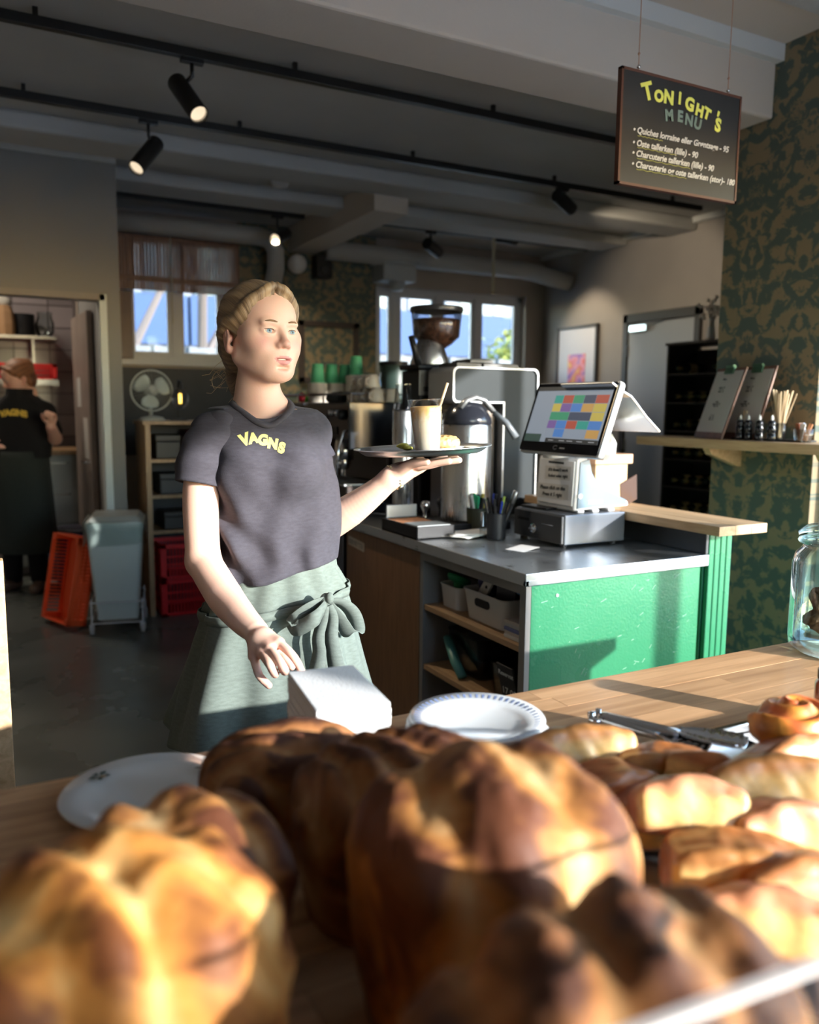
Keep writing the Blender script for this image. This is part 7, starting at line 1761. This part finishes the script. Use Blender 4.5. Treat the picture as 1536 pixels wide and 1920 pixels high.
# side gather near the left hip
q=Aq(398,1150,1.90); obj('side_knot',MB().ball(q,(.016,.018,.022),12,8).ball(q+Vector((.014,-.012,-.004)),(.012,.014,.018),10,7),M_apr,ap,smooth=True)
# trousers and shoes
V=Vol()
for x,px in ((-1,480),(1,560)):
    h_1=F(px,1150,1.95); V.chain([h_1,A((h_1[0],h_1[1]+.01,.50)),A((h_1[0]+x*.02,h_1[1]+.03,.10))],[.105,.075,.062],.02)
tr=V.mesh(.006,'trousers'); child('trousers',tr,M_trs)
for x,px in ((-1,480),(1,560)):
    h_1=F(px,1150,1.95); V=Vol(); c=A((h_1[0]+x*.02,h_1[1]+.03,0))
    V.cone(c+A((0,.02,.04)),c+A((x*.02,-.15,.035)),.042,.036,.02); V.cone(c+A((0,.02,.05)),c+A((0,.02,.10)),.045,.042,.02); V.cone(c+A((0,0,-.5)),c+A((0,0,-.5)),.5,.5,.002,'-')
    child('shoe',V.mesh(.004,'shoe'),mat('shoe_black',(.02,.02,.02),.5))
# watch / bracelet
wc=(A(wL)*.62+A(F(748,888,1.99))*.38); wdv=Vector(F(748,888,1.99)-wL).normalized()
MW=Matrix.Translation(Vector(wc)-baseF)@wdv.to_track_quat('Z','Y').to_matrix().to_4x4()
t=thing('bracelet','gold chain bracelet watch on the wrist beneath the tray','bracelet',MF@Vector(wc)); t.rotation_euler=(0,0,-YAW)
MWr=wdv.to_track_quat('Z','Y').to_matrix().to_4x4()
M_gold=mat('gold_pale',(.75,.64,.42),.22,1)
mb=MB()
lk=MB().ball((0,0,0),(.0042,.0038,.0028),8,5)
for i in range(24):
    a=2*PI*i/24; c=MWr@Vector((.0285*math.cos(a),.0285*math.sin(a),.002*(i%2)))
    if i: mb.ball(c,(.0040,.0036,.0038),8,5)
    else: mb.ball(c,(.004,.0036,.0038),8,5)
obj('chain',mb,M_gold,t,smooth=True)
a=-2.0; obj('watch_face',MB().cyl(MWr@Vector((.028*math.cos(a),.028*math.sin(a),0)),MWr@Vector((.0335*math.cos(a),.0335*math.sin(a),0)),.0095,n=20),M_gold,t,bev=.001)
# ------------------------------------------------------------------ tray, drink, pastry
tc=MF@Vector(F(793,850,2.02)); 
t=thing('serving_tray','round steel serving tray carried on her raised hand','tray',tc); 
q0=F(664,861,2.02); q1=F(922,842,2.02); tl=math.atan2(q1[2]-q0[2],q1[0]-q0[0])
RT=Matrix.Rotation(-YAW,4,'Z')@Matrix.Rotation(-tl*.55,4,'Y')
t.rotation_euler=RT.to_euler()
r_=(Vector(q1)-Vector(q0)).length/2
obj('tray_body',MB().lathe([(.001,.000),(r_*.84,.0),(r_*.90,.006),(r_*.94,.013),(r_*1.0,.014),(r_,.0165),(r_*.93,.0155),(r_*.885,.0075),(r_*.83,.0022),(.001,.002)],64),mat('tray_steel',(.72,.74,.76),.3,1),t,smooth=True)
def ont(u,v,z=.0025): return RT@Vector((u,v,z))+tc
def gdir(px,Y): 
    p=Vector(F(px,842,Y)); return p
v=Vector(F(802,842,1.97))-Vector(F(793,850,2.02))
p=ont(v.x,-.045)
t=thing('latte_glass','tall glass of iced milky coffee on the round tray','glass',p,group=None); t.rotation_euler=RT.to_euler()
zg=.098
Gg=glass('latte_glass_clear',(.98,.98,.98),.15)
N8=10
def facet(prof,n=10,caps=False):
    return MB().lathe(prof,n,caps=caps)
hgl=.128
obj('tumbler',MB().lathe([(.001,.0),(.0285,.0),(.031,.006),(.0365,.075),(.0385,.10),(.0435,hgl),(.0420,hgl),(.037,.10)],36,caps=False),Gg,t,smooth=True)
def milk():
    m,nt,b=principled('iced_latte'); N=nt.nodes;L=nt.links
    tc_=N.new('ShaderNodeTexCoord'); sp=N.new('ShaderNodeSeparateXYZ'); L.new(tc_.outputs['Object'],sp.inputs[0]); n=N.new('ShaderNodeTexNoise'); n.inputs['Scale'].default_value=32; n.inputs['Detail'].default_value=3; n.inputs['Distortion'].default_value=1.5; L.new(tc_.outputs['Object'],n.inputs[0])
    ma=N.new('ShaderNodeMath'); ma.operation='MULTIPLY_ADD'; ma.inputs[1].default_value=.075; L.new(n.outputs[0],ma.inputs[0]); L.new(sp.outputs['Z'],ma.inputs[2])
    mr=N.new('ShaderNodeMapRange'); mr.inputs[1].default_value=.04; mr.inputs[2].default_value=.165; L.new(ma.outputs[0],mr.inputs[0])
    cr=N.new('ShaderNodeValToRGB'); c=cr.color_ramp; c.elements[0].position=.0; c.elements[0].color=(.80,.74,.64,1); c.elements[1].position=1; c.elements[1].color=(.62,.36,.12,1); e=c.elements.new(.55); e.color=(.78,.68,.52,1); e=c.elements.new(.80); e.color=(.70,.47,.20,1)
    L.new(mr.outputs[0],cr.inputs[0]); L.new(cr.outputs[0],b.inputs['Base Color']); b.inputs['Roughness'].default_value=.3; b.inputs['Subsurface Weight'].default_value=.2; b.inputs['Subsurface Scale'].default_value=.01; return m
obj('iced_coffee',MB().lathe([(.001,.005),(.0275,.005),(.0300,.010),(.0352,.075),(.0370,.100),(.0385,.110),(.030,.113),(.001,.1125)],36),milk(),t,smooth=True)
obj('glass_rim',MB().tube([(.0428*math.cos(a),.0428*math.sin(a),hgl) for a in np.linspace(0,2*PI,33)[:-1]],.0013,6,closed=True),Gg,t,smooth=True)
# facets
for i in range(9):
    a=2*PI*i/9; obj('facet_rib',MB().tube([(.0318*math.cos(a),.0318*math.sin(a),.01),(.0372*math.cos(a),.0372*math.sin(a),.08),(.0383*math.cos(a+.05),.0383*math.sin(a+.05),.094)],.0009,5),Gg,t)
o=obj('wooden_straw',MB().cyl((-.004,0,.004),(.046,-.004,.160),.0035,n=10),mat('straw_kraft',(.62,.42,.24),.6),smooth=True); tag(o,'beige drinking straw leaning in the glass of iced coffee','straw'); o.location=p+Vector((0,0,.008)); o.rotation_euler=(0,0,-YAW)
# plate with pastry behind the glass
pp2=ont(.038,.030)
t=thing('pastry_plate','small white plate on the tray behind the glass','plate',pp2); t.rotation_euler=RT.to_euler()
obj('plate_body',MB().lathe([(.001,0),(.04,0),(.066,.008),(.0665,.0095),(.04,.003),(.001,.003)],36),M_por,t,smooth=True)
V=Vol(); V.ell((0,0,.016),(.036,.026,.019),.01); V.ell((.022,-.002,.014),(.018,.018,.016),.01); V.fn(lambda p_:-.0022*tnoise(p_,3,260)-.0015*tnoise(p_,5,520),(-.06,-.05,-.02),(.06,.05,.05),0,'d')
me=V.mesh(.0022,'seeded_bun'); vcol(me,lambda q_: np.array((.66,.42,.17))*(1+.35*tnoise(q_,8,330))[:,None]); o=obj('seeded_bun',me,Mpa,loc=pp2+Vector((.010,-.015,.006))); tag(o,'golden seeded bun on the small plate on the tray','pastry')
V=Vol(); 
for i in range(5): V.ell((.008*math.cos(i*1.3),.008*math.sin(i*1.3),.006+.003*i%.01),(.014,.009,.005),.003)
me=V.mesh(.002,'lettuce_leaf'); pl_=ont(-.045,.02); o=obj('salad_leaves',me,mat('salad_green',(.62,.60,.10),.5),loc=pl_+Vector((0,0,.004))); tag(o,'small heap of yellow-green salad on the tray left of the glass','salad')
# ------------------------------------------------------------------ the person in the kitchen
K0=onz(48,1106,0); K0F=MF.inverted()@K0; KD=K0F.y
Pk=thing('person','person in a black t-shirt looking down in the kitchen beyond the opening','person',K0); Pk.rotation_euler=(0,0,-YAW); Pk['_b']=tuple(K0F); kF=A(K0F)
def H_(px,py,dy=0): return A(G(px,py,KD+dy))
s2=1.12
hk=H_(33,708)
V=Vol(); T2,Q2=headops(V,hk,R(-50),s2,-.35)
nb2=H_(36,752,.03); 
V.cone(T2((0,-.03,-.12)),nb2,.056,.06,.03)
sR2=H_(-12,775,.0); sL2=H_(86,772,.05)
V.cone(nb2+A((0,0,-.06)),sR2,.06,.055,.03); V.cone(nb2+A((0,0,-.06)),sL2,.06,.055,.03); V.cone(nb2+A((0,0,-.1)),H_(35,900,.0),.10,.11,.05)
e2=H_(104,822,-.02); w2=H_(96,800,-.25)
V.chain([sL2,e2],[.052,.046],.02); V.chain([e2,w2],[.046,.034],.02)
hand(V,w2,[w2+A((.00+.014*i,-.02,.075-.006*i)) for i in range(4)],[[w2+A((.005+.016*i,-.05,.105-.006*i)),w2+A((.0+.016*i,-.085,.10-.006*i)),w2+A((.0+.014*i,-.095,.075-.006*i))] for i in range(4)],r0=.011,pal=.018,thumb=[w2+A((-.01,-.01,.02)),w2+A((-.035,-.03,.05)),w2+A((-.04,-.05,.075)),w2+A((-.03,-.07,.09))])
e3=H_(-30,850,-.02); w3=H_(-15,840,-.25); V.chain([sR2,e3,w3],[.052,.046,.034],.02)
hand(V,w3,[w3+A((.04,-.01-.02*i,.02)) for i in range(4)],[[w3+A((.075,-.02-.02*i,.02)),w3+A((.10,-.02-.02*i,.005))] for i in range(4)],r0=.011,pal=.018,thumb=[w3+A((0,0,.01)),w3+A((.03,.0,.045)),w3+A((.05,-.01,.055)),w3+A((.065,-.02,.055))])
for x in (-1,1): V.chain([A((kF[0]+x*.08,kF[1]+.02,.95)),A((kF[0]+x*.09,kF[1]+.02,.5)),A((kF[0]+x*.10,kF[1]+.03,.07))],[.10,.065,.045],.03)
me=V.mesh(.0065,'person_body'); vcol(me,lambda p: lipcol(T2,Q2,hk,s2)(p)*np.array((.95,.86,.85))); me.transform(Matrix.Translation(-K0F)); obj('body',me,M_skin,Pk)
eyes(T2,Q2,s2,Pk,(0,.8,-.6)); 
M_hair2=hairmat('hair_copper',(.33,.14,.06),(.10,.04,.02))
def bun2(V,T,s): V.ell(T((0,-.085,.06)),A((.042,.036,.040))*s,.02)
hair(K0F,T2,Q2,hk,s2,M_hair2,Pk,bun2,res=.006)
V=Vol()
tb2=sorted([(H_(0,y)[2],(H_(l,y)[0]+H_(r_,y)[0])/2,KD+.02,(H_(r_,y)[0]-H_(l,y)[0])/2,.13) for y,l,r_ in ((740,15,60),(765,-25,92),(800,-15,92),(850,-15,92),(905,-18,94))])
def torso2(p):
    cx,cy,a,b_=lerp_tab(p[:,2],tb2); k=((np.abs(p[:,0]-cx)/a)**2.4+(np.abs(p[:,1]-cy)/b_)**2.4)**(1/2.4); return (k-1)*np.minimum(a,b_)*.9
zb2=H_(0,858)[2]
V.fn(torso2,A((kF[0]-.4,kF[1]-.25,zb2-.1)),A((kF[0]+.4,kF[1]+.3,H_(0,745)[2])),.02)
c2=sL2+(e2-sL2)*.72; V.cone(sL2+A((-.01,0,0)),c2,.070,.072,.03); c3=sR2+(e3-sR2)*.72; V.cone(sR2,c3,.070,.072,.03); V.cone(nb2+A((0,0,-.07)),sL2,.075,.068,.04); V.cone(nb2+A((0,0,-.07)),sR2,.075,.068,.04)
V.fn(lambda p:-.006*tnoise(p,7,25),A((kF[0]-.4,kF[1]-.4,.9)),A((kF[0]+.4,kF[1]+.4,1.6)),0,'d')
V.fn(lambda p:p[:,2]-zb2,A((kF[0]-.5,kF[1]-.5,zb2-.3)),A((kF[0]+.5,kF[1]+.5,zb2)),.005,'-')
V.cone(nb2+A((0,-.02,-.03)),nb2+A((0,0,.12)),.078,.11,.01,'-')
me=V.mesh(.009,'tshirt'); me.transform(Matrix.Translation(-K0F)); s_=obj('tshirt',me,clothmat('tshirt_black',(.012,.012,.014)),Pk)
bv2=BVHTree.FromPolygons([v.co.copy() for v in me.vertices],[tuple(p.vertices) for p in me.polygons])
mt=text_mesh('VAGNS',.060,bold=.005,ext=0); bm=bmesh.new(); bm.from_mesh(mt); bmesh.ops.triangulate(bm,faces=bm.faces[:]); bmesh.ops.subdivide_edges(bm,edges=bm.edges[:],cuts=2)
c=Vector(H_(14,774,-.2))-K0F
for vv in bm.verts:
    p_=c+Vector((vv.co.x,0,vv.co.y+.25*vv.co.x*0-1.6*vv.co.x**2)); h=bv2.ray_cast(p_-Vector((0,.3,0)),Vector((0,1,0)),1); vv.co=(h[0]-Vector((0,.004,0))) if h[0] else p_
bm.to_mesh(mt); bm.free(); obj('lettering',mt,mat('print_yellow2',(.75,.50,.08),.7),s_)
mb=MB(); rows=[]
for z in np.linspace(H_(0,845)[2],.30,16):
    f=(H_(0,845)[2]-z)/1.0; rows.append([Vector((.02+(.19+.05*f)*math.cos(a)*(1+.03*math.sin(a*7)*f),.02+(.145+.05*f)*math.sin(a),z)) for a in np.linspace(0,2*PI,41)])
obj('apron',MB().grid(rows),clothmat('apron_dark',(.035,.042,.038)),Pk,smooth=True,solid=.003)
V=Vol()
for x in (-1,1): V.chain([A((kF[0]+x*.08,kF[1]+.02,.95)),A((kF[0]+x*.09,kF[1]+.02,.5)),A((kF[0]+x*.10,kF[1]+.03,.10))],[.10,.078,.066],.03)
me=V.mesh(.011,'trousers'); me.transform(Matrix.Translation(-K0F)); obj('trousers',me,M_trs,Pk)
for x in (-1,1):
    V=Vol(); c=A((kF[0]+x*.10,kF[1]+.03,0)); V.cone(c+A((0,.03,.04)),c+A((x*.03,-.16,.035)),.046,.04,.02); V.cone(c+A((0,.02,.05)),c+A((0,.02,.10)),.05,.05,.02); V.cone(c+A((0,0,-.5)),c+A((0,0,-.5)),.5,.5,.002,'-'); me=V.mesh(.006,'shoe'); me.transform(Matrix.Translation(-K0F)); obj('shoe',me,mat('shoe_tan',(.25,.18,.14),.6),Pk)
